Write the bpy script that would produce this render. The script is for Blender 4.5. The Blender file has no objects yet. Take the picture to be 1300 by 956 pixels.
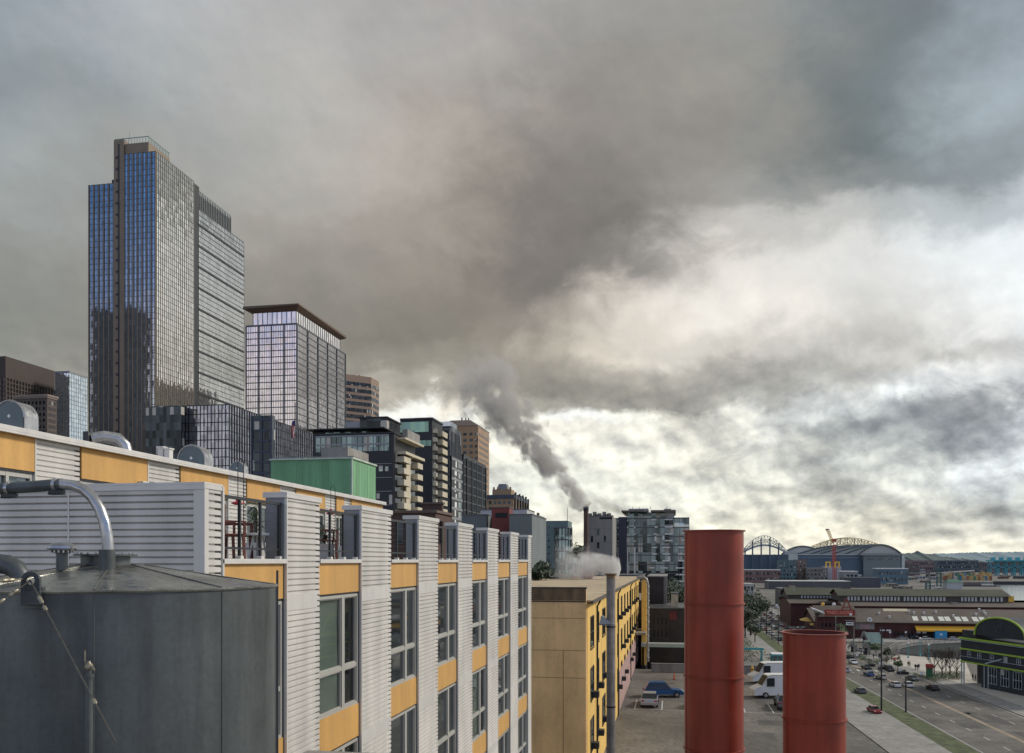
import bpy, math, random
from mathutils import Vector, Matrix, noise as mnoise
R = math.radians
scene = bpy.context.scene
COL = scene.collection
random.seed(7)

# ------------------------------------------------------------------ survey helpers
# world: +Y runs along the street, +X towards the water, camera at the origin of the plan, CZ above the sea
FL, PSI, CX, HY, CZ = 1100.0, R(10.56), 650.0, 712.0, 36.0
SP, CP = math.sin(PSI), math.cos(PSI)
def al(u): return PSI - math.atan((u - CX) / FL)
def X(u, Y): return -Y * math.tan(al(u))
def Yx(u, x): return -x / math.tan(al(u))
def dep(x, y): return -x * SP + y * CP
def Z(v, x, y): return CZ - (v - HY) / FL * dep(x, y)
def G(u, v, z=2.0):
    d = (CZ - z) * FL / (v - HY); xc = (u - CX) / FL * d
    return (xc * CP - d * SP, xc * SP + d * CP)
def PD(u, d):
    xc = (u - CX) / FL * d
    return (xc * CP - d * SP, xc * SP + d * CP)

# ------------------------------------------------------------------ materials
MATS = {}
def mk(name, rgb, rough=0.7, metal=0.0, var=0.25, scale=1.0, streak=0.0, bump=0.0, bscale=20.0, spec=0.5, rvar=0.0, fine=0.0):
    """weathered paint / stone / metal: large blotches, vertical rain streaks, fine grain, optional bump"""
    if name in MATS: return MATS[name]
    m = bpy.data.materials.new(name); m.use_nodes = True
    nt = m.node_tree; N = nt.nodes; L = nt.links
    b = N['Principled BSDF']
    b.inputs['Roughness'].default_value = rough; b.inputs['Metallic'].default_value = metal
    b.inputs['Specular IOR Level'].default_value = spec
    tc = N.new('ShaderNodeTexCoord'); geo = N.new('ShaderNodeNewGeometry')
    pos = geo.outputs['Position']
    def noise(sc, det, vec, rg=0.6):
        n = N.new('ShaderNodeTexNoise'); n.inputs['Scale'].default_value = sc; n.inputs['Detail'].default_value = det
        n.inputs['Roughness'].default_value = rg; L.new(vec, n.inputs['Vector']); return n.outputs['Fac']
    def rng(sock, a, c):
        r = N.new('ShaderNodeMapRange'); r.inputs[1].default_value = 0.3; r.inputs[2].default_value = 0.7
        r.inputs[3].default_value = a; r.inputs[4].default_value = c; L.new(sock, r.inputs[0]); return r.outputs[0]
    def mul(a, c):
        q = N.new('ShaderNodeMath'); q.operation = 'MULTIPLY'; L.new(a, q.inputs[0]); L.new(c, q.inputs[1]); return q.outputs[0]
    f = rng(noise(scale, 6, pos), 1 - var, 1 + var * 0.6)
    if streak > 0:
        mp = N.new('ShaderNodeMapping'); mp.inputs['Scale'].default_value = (3.2, 3.2, 0.3); L.new(pos, mp.inputs['Vector'])
        f = mul(f, rng(noise(scale * 1.3, 5, mp.outputs[0]), 1 - streak, 1 + streak * 0.3))
    if fine > 0: f = mul(f, rng(noise(scale * 25, 4, pos), 1 - fine, 1 + fine * 0.6))
    vm = N.new('ShaderNodeVectorMath'); vm.operation = 'SCALE'
    vm.inputs[0].default_value = rgb; L.new(f, vm.inputs['Scale']); L.new(vm.outputs[0], b.inputs['Base Color'])
    if rvar: L.new(rng(noise(scale * 3, 5, pos), max(0.03, rough - rvar), min(1, rough + rvar)), b.inputs['Roughness'])
    if bump > 0:
        bp = N.new('ShaderNodeBump'); bp.inputs['Strength'].default_value = bump; bp.inputs['Distance'].default_value = 0.02
        L.new(noise(bscale, 5, pos), bp.inputs['Height']); L.new(bp.outputs[0], b.inputs['Normal'])
    MATS[name] = m; return m

def glass(name, rgb, metal=0.85, rough=0.05, cell=(1.5, 1.5, 3.5), tilt=0.03, wob=0.0, dark=0.25, lit=0.0, streakw=0.0):
    """mirror-like curtain glass: every pane is tilted a touch and tinted a touch differently; some have blinds"""
    if name in MATS: return MATS[name]
    m = bpy.data.materials.new(name); m.use_nodes = True
    nt = m.node_tree; N = nt.nodes; L = nt.links; b = N['Principled BSDF']
    b.inputs['Metallic'].default_value = metal; b.inputs['Roughness'].default_value = rough
    geo = N.new('ShaderNodeNewGeometry')
    dv = N.new('ShaderNodeVectorMath'); dv.operation = 'DIVIDE'; L.new(geo.outputs['Position'], dv.inputs[0]); dv.inputs[1].default_value = cell
    fl = N.new('ShaderNodeVectorMath'); fl.operation = 'FLOOR'; L.new(dv.outputs[0], fl.inputs[0])
    wn = N.new('ShaderNodeTexWhiteNoise'); wn.noise_dimensions = '3D'; L.new(fl.outputs[0], wn.inputs['Vector'])
    sb = N.new('ShaderNodeVectorMath'); sb.operation = 'SUBTRACT'; L.new(wn.outputs['Color'], sb.inputs[0]); sb.inputs[1].default_value = (.5, .5, .5)
    sc = N.new('ShaderNodeVectorMath'); sc.operation = 'SCALE'; L.new(sb.outputs[0], sc.inputs[0]); sc.inputs['Scale'].default_value = tilt
    ad = N.new('ShaderNodeVectorMath'); ad.operation = 'ADD'; L.new(geo.outputs['Normal'], ad.inputs[0]); L.new(sc.outputs[0], ad.inputs[1])
    last = ad.outputs[0]
    if wob > 0:
        nz = N.new('ShaderNodeTexNoise'); nz.inputs['Scale'].default_value = 0.5; nz.inputs['Detail'].default_value = 3
        L.new(geo.outputs['Position'], nz.inputs['Vector'])
        s2 = N.new('ShaderNodeVectorMath'); s2.operation = 'SUBTRACT'; L.new(nz.outputs['Color'], s2.inputs[0]); s2.inputs[1].default_value = (.5, .5, .5)
        s3 = N.new('ShaderNodeVectorMath'); s3.operation = 'SCALE'; L.new(s2.outputs[0], s3.inputs[0]); s3.inputs['Scale'].default_value = wob
        a2 = N.new('ShaderNodeVectorMath'); a2.operation = 'ADD'; L.new(last, a2.inputs[0]); L.new(s3.outputs[0], a2.inputs[1]); last = a2.outputs[0]
    nm = N.new('ShaderNodeVectorMath'); nm.operation = 'NORMALIZE'; L.new(last, nm.inputs[0]); L.new(nm.outputs[0], b.inputs['Normal'])
    mr = N.new('ShaderNodeMapRange'); mr.inputs[3].default_value = 1 - dark; mr.inputs[4].default_value = 1.0; L.new(wn.outputs['Value'], mr.inputs[0])
    vm = N.new('ShaderNodeVectorMath'); vm.operation = 'SCALE'; vm.inputs[0].default_value = rgb; L.new(mr.outputs[0], vm.inputs['Scale'])
    L.new(vm.outputs[0], b.inputs['Base Color'])
    if lit > 0:   # blinds drawn behind some panes
        sp = N.new('ShaderNodeSeparateColor'); L.new(wn.outputs['Color'], sp.inputs[0])
        lt = N.new('ShaderNodeMath'); lt.operation = 'LESS_THAN'; L.new(sp.outputs[1], lt.inputs[0]); lt.inputs[1].default_value = lit
        mx = N.new('ShaderNodeMix'); mx.data_type = 'RGBA'; L.new(lt.outputs[0], mx.inputs[0]); L.new(vm.outputs[0], mx.inputs[6])
        mx.inputs[7].default_value = (.42, .4, .35, 1); L.new(mx.outputs[2], b.inputs['Base Color'])
        m2 = N.new('ShaderNodeMath'); m2.operation = 'SUBTRACT'; m2.inputs[0].default_value = metal; m2.use_clamp = True
        L.new(lt.outputs[0], m2.inputs[1]); L.new(m2.outputs[0], b.inputs['Metallic'])
    MATS[name] = m; return m

# ------------------------------------------------------------------ mesh builder
WL = {}      # world location of every parent, so meshes can be modelled in world coordinates
class MB:
    def __init__(s): s.v = []; s.f = []; s.mi = []; s.m = 0
    def add(s, vs, fs):
        k = len(s.v); s.v += [tuple(p) for p in vs]
        for f in fs: s.f.append(tuple(k + i for i in f)); s.mi.append(s.m)
        return s
    def box(s, x0, x1, y0, y1, z0, z1):
        if x0 > x1: x0, x1 = x1, x0
        if y0 > y1: y0, y1 = y1, y0
        if z0 > z1: z0, z1 = z1, z0
        return s.add([(x0,y0,z0),(x1,y0,z0),(x1,y1,z0),(x0,y1,z0),(x0,y0,z1),(x1,y0,z1),(x1,y1,z1),(x0,y1,z1)],
              [(0,3,2,1),(4,5,6,7),(0,1,5,4),(1,2,6,5),(2,3,7,6),(3,0,4,7)])
    def quad(s, a, b, c, d): return s.add([a, b, c, d], [(0, 1, 2, 3)])
    def prism(s, poly, z0, z1, ztop=None):
        n = len(poly); zt = ztop or [z1] * n
        return s.add([(x, y, z0) for x, y in poly] + [(x, y, zt[i]) for i, (x, y) in enumerate(poly)],
              [tuple(range(n))[::-1], tuple(range(n, 2 * n))] + [(i, (i+1) % n, n + (i+1) % n, n + i) for i in range(n)])
    def tube(s, pts, rad, n=8, caps=True):
        pts = [Vector(p) for p in pts]
        if not hasattr(rad, '__len__'): rad = [rad] * len(pts)
        k = len(s.v); up = None
        for i, p in enumerate(pts):
            t = (pts[min(i+1, len(pts)-1)] - pts[max(i-1, 0)]).normalized()
            if up is None: up = t.orthogonal().normalized()
            else:
                up = up - t * up.dot(t)
                up = up.normalized() if up.length > 1e-6 else t.orthogonal().normalized()
            w = t.cross(up)
            for j in range(n):
                a = 2 * math.pi * j / n
                s.v.append(tuple(p + (up * math.cos(a) + w * math.sin(a)) * rad[i]))
        for i in range(len(pts) - 1):
            for j in range(n):
                s.f.append((k+i*n+j, k+i*n+(j+1) % n, k+(i+1)*n+(j+1) % n, k+(i+1)*n+j)); s.mi.append(s.m)
        if caps:
            s.f.append(tuple(k + j for j in range(n))[::-1]); s.mi.append(s.m)
            e = k + (len(pts)-1)*n; s.f.append(tuple(e + j for j in range(n))); s.mi.append(s.m)
        return s
    def bar(s, a, b, w, n=4): return s.tube([a, b], w * (0.7071 if n == 4 else 0.5), n)
    def lathe(s, c, prof, n=48, a0=0.0, a1=2*math.pi):
        k = len(s.v); full = abs(a1 - a0 - 2*math.pi) < 1e-6; m = n if full else n + 1
        for r, z in prof:
            for j in range(m):
                a = a0 + (a1 - a0) * j / n
                s.v.append((c[0] + r*math.cos(a), c[1] + r*math.sin(a), c[2] + z))
        for i in range(len(prof) - 1):
            for j in range(n):
                j2 = (j+1) % m
                s.f.append((k+i*m+j, k+i*m+j2, k+(i+1)*m+j2, k+(i+1)*m+j)); s.mi.append(s.m)
        return s
    def build(s, name, mat, parent=None, smooth=False, bevel=0.0, origin=None):
        me = bpy.data.meshes.new(name)
        o0 = Vector(WL[parent.name]) if parent else Vector(origin or (0, 0, 0))
        me.from_pydata([(x-o0.x, y-o0.y, z-o0.z) for x, y, z in s.v], [], s.f)
        mats = mat if isinstance(mat, (list, tuple)) else [mat]
        for q in mats: me.materials.append(q)
        if len(mats) > 1:
            for p, i in zip(me.polygons, s.mi): p.material_index = i
        me.update()
        if smooth:
            me.polygons.foreach_set('use_smooth', [True] * len(me.polygons))
            try: me.set_sharp_from_angle(angle=R(35))
            except Exception: pass
        o = bpy.data.objects.new(name, me); COL.objects.link(o)
        if parent: o.parent = parent; WL[o.name] = tuple(o0)
        else: o.location = o0; WL[o.name] = tuple(o0)
        if bevel > 0:
            bm = o.modifiers.new('Bevel', 'BEVEL'); bm.width = bevel; bm.segments = 2; bm.limit_method = 'ANGLE'
        return o

def tag(o, label=None, cat=None, group=None, kind=None):
    if label: o['label'] = label
    if cat: o['category'] = cat
    if group: o['group'] = group
    if kind: o['kind'] = kind
    return o
def thing(name, label, cat, loc=(0, 0, 0), group=None):
    o = bpy.data.objects.new(name, None); COL.objects.link(o); o.location = loc; o.empty_display_size = 0.2
    WL[o.name] = tuple(loc)
    return tag(o, label, cat, group)
def struct(name, mb, mat, **k): return tag(mb.build(name, mat, **k), kind='structure')
def kids(o, table={}):
    return [c for c in bpy.data.objects if c.parent == o]
def copy_tree(o, ch_of, parent=None):
    c = o.copy(); COL.objects.link(c)
    if parent: c.parent = parent
    for ch in ch_of.get(o.name, []): copy_tree(ch, ch_of, c)
    return c
def tree_of(o):
    t = {}
    def rec(p):
        t[p.name] = kids(p)
        for q in t[p.name]: rec(q)
    rec(o); return t

# ------------------------------------------------------------------ palette (real-world base colours)
M_ASPH = mk('asphalt', (.062, .06, .057), .85, var=.35, scale=.06, fine=.3)
M_ASPH2 = mk('worn_asphalt', (.15, .138, .12), .85, var=.5, scale=.10, fine=.45, bump=.2, streak=.3)
M_CONC = mk('concrete', (.30, .285, .26), .85, var=.25, scale=.3, streak=.3, fine=.15)
M_PLAZA = mk('pale_paving', (.46, .42, .36), .8, var=.2, scale=.15, fine=.2)
M_CITY = mk('city_ground', (.15, .14, .12), .9, var=.5, scale=.02, fine=.4)
M_WHITE = mk('white_paint', (.72, .71, .68), .5, var=.12, scale=.8)
M_LINE = mk('line_paint', (.55, .54, .5), .7, var=.3, scale=2)
M_SID = mk('silver_siding', (.62, .595, .55), .45, .1, var=.14, scale=.5, streak=.2)
M_FLASH = mk('light_flashing', (.62, .60, .56), .45, .15, var=.08, scale=.8, streak=.1)
M_GREYM = mk('grey_metal', (.25, .26, .27), .45, .4, var=.12, scale=.9, streak=.12)
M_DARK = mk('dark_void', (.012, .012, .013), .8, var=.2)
M_DARKM = mk('dark_metal', (.04, .043, .047), .45, .5, var=.2)
M_ORANGE = mk('ochre_panel', (.58, .325, .095), .62, var=.12, scale=.5, streak=.18, fine=.06)
M_TANK = mk('tank_steel', (.105, .118, .120), .46, .35, var=.3, scale=1.1, streak=.45, fine=.12, rvar=.14)
M_TANKTOP = mk('tank_lid_steel', (.25, .25, .225), .30, .7, var=.55, scale=3.2, fine=.2, rvar=.22, bump=.15, bscale=5)
M_GALV = mk('galvanised_steel', (.42, .42, .42), .32, .85, var=.3, scale=3, streak=.2, rvar=.12)
M_RED = mk('red_oxide_paint', (.275, .040, .020), .38, 0, var=.24, scale=1.1, streak=.3, fine=.05, rvar=.08, spec=.35)
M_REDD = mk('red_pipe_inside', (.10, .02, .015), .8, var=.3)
M_GREEN = mk('green_sheet_metal', (.17, .38, .20), .65, 0, var=.18, scale=.3, streak=.3)
M_FRAME = mk('window_frame_grey', (.42, .41, .37), .5, .2, var=.12, scale=1)
M_GLASS = glass('dark_window_glass', (.16, .19, .2), .75, .04, (.9, .9, .9), .03, .02, .5)
M_CARGL = glass('car_glass', (.03, .035, .04), .35, .06, (9, 9, 9), 0, 0, .1)
M_GLASSF = glass('far_window_glass', (.07, .09, .11), .6, .08, (2, 2, 3), .05, 0, .8, lit=.10)
M_TRUNK = mk('bark', (.07, .055, .042), .9, var=.3, scale=3)
M_TWIG = mk('twig_bark', (.075, .058, .045), .9, var=.3, scale=3)
M_LEAF = mk('dark_leaves', (.035, .055, .025), .6, var=.5, scale=.8)
M_LEAF2 = mk('mid_green_leaves', (.08, .12, .04), .6, var=.5, scale=2)
M_GRASS = mk('verge_grass', (.085, .105, .04), .9, var=.7, scale=.5, fine=.4)
M_BRICK = mk('red_brick', (.22, .075, .05), .85, var=.3, scale=.4, fine=.25)
M_TEAL = mk('teal_paint', (.05, .30, .32), .5, var=.2, scale=.4)
M_YEL = mk('yellow_paint', (.72, .42, .05), .5, var=.12, scale=.6)
M_RUBBER = mk('rubber', (.02, .02, .02), .8)
# ------------------------------------------------------------------ camera
cd = bpy.data.cameras.new('camera'); cam = bpy.data.objects.new('camera', cd); COL.objects.link(cam)
cam.location = (0, 0, CZ); cam.rotation_euler = (R(90), 0, PSI)
cd.sensor_width = 36; cd.sensor_fit = 'HORIZONTAL'; cd.lens = FL * 36 / 1300; cd.shift_y = 234 / 1300.0
cd.clip_start = 0.1; cd.clip_end = 60000
scene.camera = cam
scene.view_settings.view_transform = 'Standard'; scene.view_settings.look = 'None'
scene.view_settings.exposure = 0; scene.view_settings.gamma = 1
scene.cycles.max_bounces = 6; scene.cycles.glossy_bounces = 4; scene.cycles.volume_bounces = 1
scene.cycles.use_denoising = True
scene.cycles.volume_step_rate = 1.5

# ------------------------------------------------------------------ sky: overcast deck laid on the dome by azimuth and tan(elevation)
SUN_AZ, SUN_EL = R(62), R(34)        # azimuth to the right of +Y
w = bpy.data.worlds.new("World"); scene.world = w; w.use_nodes = True
nt = w.node_tree; N = nt.nodes; L = nt.links
bg = N['Background']
ROWS = {  # height above the horizon in units of the dome grid -> cloud brightness, every 100 (high rows) or 50 (low rows)
 0:   [150,160,168,165,160,155,158,152,150,148,143,128,130,150],
 50:  [150,160,170,172,168,160,160,150,145,148,140,130,135,158],
 100: [145,152,160,165,168,165,155,142,142,148,138,122,150,168],
 150: [145,150,155,160,165,165,155,135,135,145,135,116,145,152],
 200: [168,150,150,158,162,165,150,128,130,140,140,128,140,148],
 250: [152,150,152,157,157,160,142,122,128,152,160,155,170,200],
 300: [145,145,146,148,148,148,148,122,120,178,198,196,205,212],
 350: [140,140,140,138,140,142,134,118,138,205,204,186,200,216],
 400: [138,138,135,133,132,134,128,145,192,212,198,186,204,206],
}
LOW = {
 450: [145,145,145,140,138,135,132,130,130,128,128,130,135,148,172,186,190,184,176,172,168,176,184,176,176,176,178],
 475: [150]*3+[145]*6+[140,138,140,142,145,148,155,158,155,150,150,150,155,170,185,220,195,205],
 500: [155]*3+[150]*6+[165,160,155,146,140,140,143,143,146,143,148,150,180,226,215,170,175,225],
 520: [160]*3+[175]*6+[225,225,222,175,146,146,150,152,148,148,185,165,195,185,143,143,142,200],
 540: [180]*3+[200]*6+[228,228,228,224,214,222,228,222,198,192,215,205,178,140,138,143,148,195],
 560: [200]*9+[228,228,228,228,228,228,228,228,225,216,198,210,155,143,165,143,165,205],
 580: [210]*9+[228]*8+[222,205,188,200,165,195,170,150,190,215],
 600: [215]*9+[226]*6+[220,213,205,183,195,205,190,205,165,205,218,220],
 620: [215]*9+[224]*6+[220,218,215,215,210,170,178,215,215,212,205,195],
 640: [215]*9+[222]*6+[218,218,225,208,212,215,212,198,190,180,163,185],
 660: [212]*9+[218]*6+[215,216,232,205,198,210,215,180,195,175,185,195],
 680: [215]*9+[220]*18, 700: [222]*27, 712: [222]*27 }
TX = [0, 300, 600, 900, 1100, 1300]
TY = [0, 150, 300, 450, 540, 620, 700]
TT = [[(.95,1.04),(1.0,1.0),(1.01,.99),(1.0,.98),(.95,1.01),(.95,1.05)],
      [(.96,1.02),(1.0,.98),(1.04,.95),(1.03,.95),(.94,1.0),(.95,1.03)],
      [(.99,.97),(1.02,.96),(1.05,.94),(1.02,.97),(1.0,.99),(.98,1.01)],
      [(1.0,.95),(1.02,.94),(1.04,.92),(1.02,.96),(1.01,.97),(1.0,.99)],
      [(1.02,.95),(1.02,.95),(1.02,.94),(1.01,.95),(.97,1.02),(.98,1.03)],
      [(1.0,.97),(1.0,.97),(.99,.96),(1.0,.96),(1.0,.96),(.97,1.02)],
      [(1.02,.94),(1.02,.94),(1.02,.93),(1.01,.93),(1.02,.92),(1.01,.94)]]
YS = sorted(list(ROWS) + list(LOW))
def lerp_list(v, t):
    t = max(0, min(len(v)-1.0001, t)); i = int(t); return v[i] + (v[i+1]-v[i])*(t-i)
def skylum(x, y):
    y = max(0, min(711.9, y))
    for i in range(len(YS)-1):
        if YS[i] <= y <= YS[i+1]: break
    def row(k): return lerp_list(ROWS[k], x/100) if k in ROWS else lerp_list(LOW[k], x/50)
    t = (y-YS[i])/(YS[i+1]-YS[i]); return row(YS[i])*(1-t)+row(YS[i+1])*t
def tint(x, y):
    x = max(0, min(1299, x)); y = max(0, min(699, y))
    i = max(k for k in range(len(TX)-1) if TX[k] <= x); j = max(k for k in range(len(TY)-1) if TY[k] <= y)
    a = (x-TX[i])/(TX[i+1]-TX[i]); b = (y-TY[j])/(TY[j+1]-TY[j]); o = []
    for c in (0, 1):
        o.append((TT[j][i][c]*(1-a)+TT[j][i+1][c]*a)*(1-b)+(TT[j+1][i][c]*(1-a)+TT[j+1][i+1][c]*a)*b)
    return o
def lin(c): c = max(0, min(1, c)); return c/12.92 if c < .04045 else ((c+.055)/1.055)**2.4
AZ0, AZ1 = R(-44), R(24)            # azimuth (right of +Y positive) span of the graded deck
NW = 24
WR = [0, .008, .02, .032, .05, .066, .084, .1, .118, .137, .155, .173, .192, .215, .245, .285, .33, .375, .42, .47, .53, .6, .7]
def math_(op, a, b=None, clamp=False):
    q = N.new('ShaderNodeMath'); q.operation = op; q.use_clamp = clamp
    for i, s in enumerate((a, b)):
        if s is None: continue
        if isinstance(s, (int, float)): q.inputs[i].default_value = s
        else: L.new(s, q.inputs[i])
    return q.outputs[0]
tc = N.new('ShaderNodeTexCoord'); sep = N.new('ShaderNodeSeparateXYZ'); L.new(tc.outputs['Generated'], sep.inputs[0])
dx, dy, dz = sep.outputs
az = math_('ARCTAN2', dx, dy)
hor = math_('SQRT', math_('ADD', math_('MULTIPLY', dx, dx), math_('MULTIPLY', dy, dy)))
wt = math_('DIVIDE', dz, math_('MAXIMUM', hor, 0.02))
def comb(a, b, c=0.0):
    q = N.new('ShaderNodeCombineXYZ')
    for i, s in enumerate((a, b, c)):
        if isinstance(s, (int, float)): q.inputs[i].default_value = s
        else: L.new(s, q.inputs[i])
    return q.outputs[0]
def noise(vec, sc, det=8, rg=.55, dist=0.0, out='Fac'):
    n = N.new('ShaderNodeTexNoise'); n.inputs['Scale'].default_value = sc; n.inputs['Detail'].default_value = det
    n.inputs['Roughness'].default_value = rg; n.inputs['Distortion'].default_value = dist; L.new(vec, n.inputs['Vector']); return n.outputs[out]
def mrange(s, a, b, c, d, smooth=False):
    r = N.new('ShaderNodeMapRange')
    if smooth: r.interpolation_type = 'SMOOTHSTEP'
    for i, q in enumerate((a, b, c, d)):
        r.inputs[i+1].default_value = q
    L.new(s, r.inputs[0]); return r.outputs[0]
lowf = mrange(wt, .10, .34, 1, 0, True)                      # 1 near the horizon, 0 high up
pv = comb(az, math_('MULTIPLY', wt, 1.35))
plow = comb(math_('MULTIPLY', az, 1.0), math_('MULTIPLY', math_('POWER', math_('MAXIMUM', wt, 0.0), .8), 1.05), 3.7)
# warp
nA = noise(pv, 5.0, 9, .58, .3, 'Color'); nB = noise(plow, 16.0, 9, .62, .5, 'Color')
sA = N.new('ShaderNodeSeparateColor'); L.new(nA, sA.inputs[0]); sB = N.new('ShaderNodeSeparateColor'); L.new(nB, sB.inputs[0])
def cen(s, k): return math_('MULTIPLY', math_('SUBTRACT', s, .5), k)
hiA = math_('ADD', math_('MULTIPLY', mrange(wt, .05, .4, .1, .26), 1.0), 0.0)
wa = math_('ADD', math_('MULTIPLY', cen(sA.outputs[0], 1.0), hiA), cen(sB.outputs[0], .13))
wb = math_('ADD', math_('MULTIPLY', cen(sA.outputs[1], .75), hiA), math_('MULTIPLY', cen(sB.outputs[1], .06), mrange(wt, 0, .12, .12, 1)))
az2 = math_('ADD', az, wa); wt2 = math_('ADD', wt, wb)
fac = mrange(az2, AZ0, AZ1, 0, 1)
col = None
for i, wv in enumerate(WR):
    rp = N.new('ShaderNodeValToRGB'); rp.color_ramp.interpolation = 'B_SPLINE' if wv > .28 else 'EASE'
    el = rp.color_ramp.elements
    while len(el) < NW: el.new(0.5)
    for k in range(NW):
        t = k/(NW-1); a = AZ0+(AZ1-AZ0)*t; phi = a+PSI
        px = CX+FL*math.tan(phi) if abs(phi) < 1.2 else 0
        py = HY-FL/math.cos(phi)*wv
        l = skylum(px, py)/255; c_ = 1.38 if wv > .15 else 1.12; l = .60+(l-.60)*c_; l *= (1.05 if wv > .15 else 1.03); tr, tb = tint(px, py); tr = 1+(tr-1)*1.25; tb = 1+(tb-1)*1.15
        el[k].position = t; el[k].color = (lin(l*tr), lin(l), lin(l*tb), 1)
    L.new(fac, rp.inputs[0])
    if col is None: col = rp.outputs[0]
    else:
        mx = N.new('ShaderNodeMix'); mx.data_type = 'RGBA'; L.new(mrange(wt2, WR[i-1], wv, 0, 1, True), mx.inputs[0])
        L.new(col, mx.inputs[6]); L.new(rp.outputs[0], mx.inputs[7]); col = mx.outputs[2]
# billows: contrast grows towards the horizon where single cumulus show
d1 = noise(pv, 11.0, 10, .6, .6); d2 = noise(plow, 20.0, 11, .62, .45)
wisp = noise(comb(math_('ADD', az, math_('MULTIPLY', wt, -.8)), math_('MULTIPLY', math_('ADD', wt, az), 2.2), 9.0), 7.0, 10, .62, .5)
m1 = math_('ADD', 1.0, cen(d1, .18)); m3 = math_('ADD', 1.0, cen(wisp, .18))
rightw = mrange(az, R(-8), R(6), .12, 1, True)
m2 = math_('ADD', 1.0, math_('MULTIPLY', math_('MULTIPLY', math_('SUBTRACT', mrange(d2, .36, .60, 0, 1, True), .40), .34), math_('MULTIPLY', math_('MULTIPLY', lowf, rightw), mrange(wt, 0, .03, .25, 1))))
# lit tops and shaded bases: the same noise read twice, the second time a little higher
def puff(k, scl, amp, mask):
    ws = math_('POWER', math_('MAXIMUM', wt, 0.0), .8); p1 = comb(az, math_('MULTIPLY', ws, k), 21.0); p2 = comb(math_('ADD', az, .005), math_('ADD', math_('MULTIPLY', ws, k), .009), 21.0)
    a = noise(p1, scl, 7, .5, .0); b = noise(p2, scl, 7, .5, .0)
    return math_('ADD', 1.0, math_('MULTIPLY', math_('MULTIPLY', math_('SUBTRACT', a, b), amp), mask))
e1 = puff(1.0, 13.0, 3.4, math_('MULTIPLY', mrange(wt, .0, .02, .3, 1), mrange(wt, .12, .26, 1, .10, True)))
mul = math_('MULTIPLY', math_('MULTIPLY', math_('MULTIPLY', m1, m2), m3), e1)
mulc = comb(mul, math_('POWER', mul, .97), math_('POWER', mul, .88))
vs = N.new('ShaderNodeVectorMath'); vs.operation = 'MULTIPLY'; L.new(col, vs.inputs[0]); L.new(mulc, vs.inputs[1])
# the other half of the sky (north, behind the viewer): broken cloud with blue above, seen only in the glass towers
nn = noise(comb(math_('MULTIPLY', dx, 1.6), math_('MULTIPLY', dz, 3.0), dy), 3.2, 8, .6, .4)
hz = math_('ADD', wt, cen(nn, .26))
nr = N.new('ShaderNodeValToRGB'); e = nr.color_ramp.elements
e[0].position = .0; e[0].color = (.86, .88, .90, 1); e[1].position = 1; e[1].color = (.5, .5, .5, 1)
for p, c in ((.15, (.82, .81, .84, 1)), (.24, (.84, .80, .96, 1)), (.295, (.36, .52, .92, 1)), (.38, (.13, .34, .78, 1)), (.60, (.14, .32, .72, 1)), (.8, (.46, .47, .48, 1))):
    q = e.new(p); q.color = c
L.new(hz, nr.inputs[0])
mxn = N.new('ShaderNodeMix'); mxn.data_type = 'RGBA'
L.new(mrange(dy, -.02, .22, 1, 0, True), mxn.inputs[0]); L.new(vs.outputs[0], mxn.inputs[6]); L.new(nr.outputs[0], mxn.inputs[7])
# thin daylight through the deck
sky = N.new('ShaderNodeTexSky'); sky.sky_type = 'NISHITA'; sky.sun_disc = False; sky.sun_elevation = SUN_EL; sky.sun_rotation = SUN_AZ
sk = N.new('ShaderNodeVectorMath'); sk.operation = 'SCALE'; L.new(sky.outputs[0], sk.inputs[0]); sk.inputs['Scale'].default_value = .004
add = N.new('ShaderNodeVectorMath'); add.operation = 'ADD'; L.new(mxn.outputs[2], add.inputs[0]); L.new(sk.outputs[0], add.inputs[1])
L.new(add.outputs[0], bg.inputs['Color']); bg.inputs['Strength'].default_value = 1.0
w.cycles.sampling_method = 'MANUAL'; w.cycles.sample_map_resolution = 512

sd = bpy.data.lights.new('sun', 'SUN'); so = bpy.data.objects.new('sun', sd); COL.objects.link(so)
sd.energy = 2.8; sd.angle = R(11); sd.color = (1, .93, .82)
sv = Vector((math.sin(SUN_AZ)*math.cos(SUN_EL), math.cos(SUN_AZ)*math.cos(SUN_EL), math.sin(SUN_EL)))
so.rotation_euler = sv.to_track_quat('Z', 'Y').to_euler(); so.location = (0, 0, 400)
# ------------------------------------------------------------------ the long apartment building on the left
A_ = 6.3
def T(u): return 1/math.tan(al(u))
def zz(dz): return CZ + dz
apt = thing('apartment_building', 'low apartment building in the left foreground clad in silver corrugated siding and ochre panels', 'building', (-A_, 11, 20))
def ribs(mb, axis, plane, sgn, a0, a1, z0, z1, pitch=.1, dp=.034, gap=.3):
    """corrugated sheet: wide flat ribs with narrow shadow grooves; sgn is the outward side"""
    prof = []
    z = z1
    while z > z0 + .001:
        for dzz, d in ((0, dp), (pitch*(1-gap)-.012, dp), (pitch*(1-gap), 0), (pitch-.02, 0)):
            q = z - dzz
            if q < z0: q = z0
            prof.append((q, d))
        z -= pitch
    k = len(mb.v)
    for q, d in prof:
        for a in (a0, a1):
            mb.v.append((a, plane + sgn*d, q) if axis == 'y' else (plane + sgn*d, a, q))
    for i in range(len(prof)-1):
        a, b, c, d = k+2*i, k+2*i+1, k+2*i+3, k+2*i+2
        mb.f.append((a, b, c, d) if (axis == 'y') == (sgn < 0) else (a, d, c, b)); mb.mi.append(mb.m)
XF = -A_                                   # front plane of the row
bays = [(279,361),(404,456.5),(495,529.5),(554.7,580),(598.6,617.7),(631.6,646.8),(657,669.4)]
Tb = [(T(a)*A_, T(b)*A_) for a, b in bays]
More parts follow.
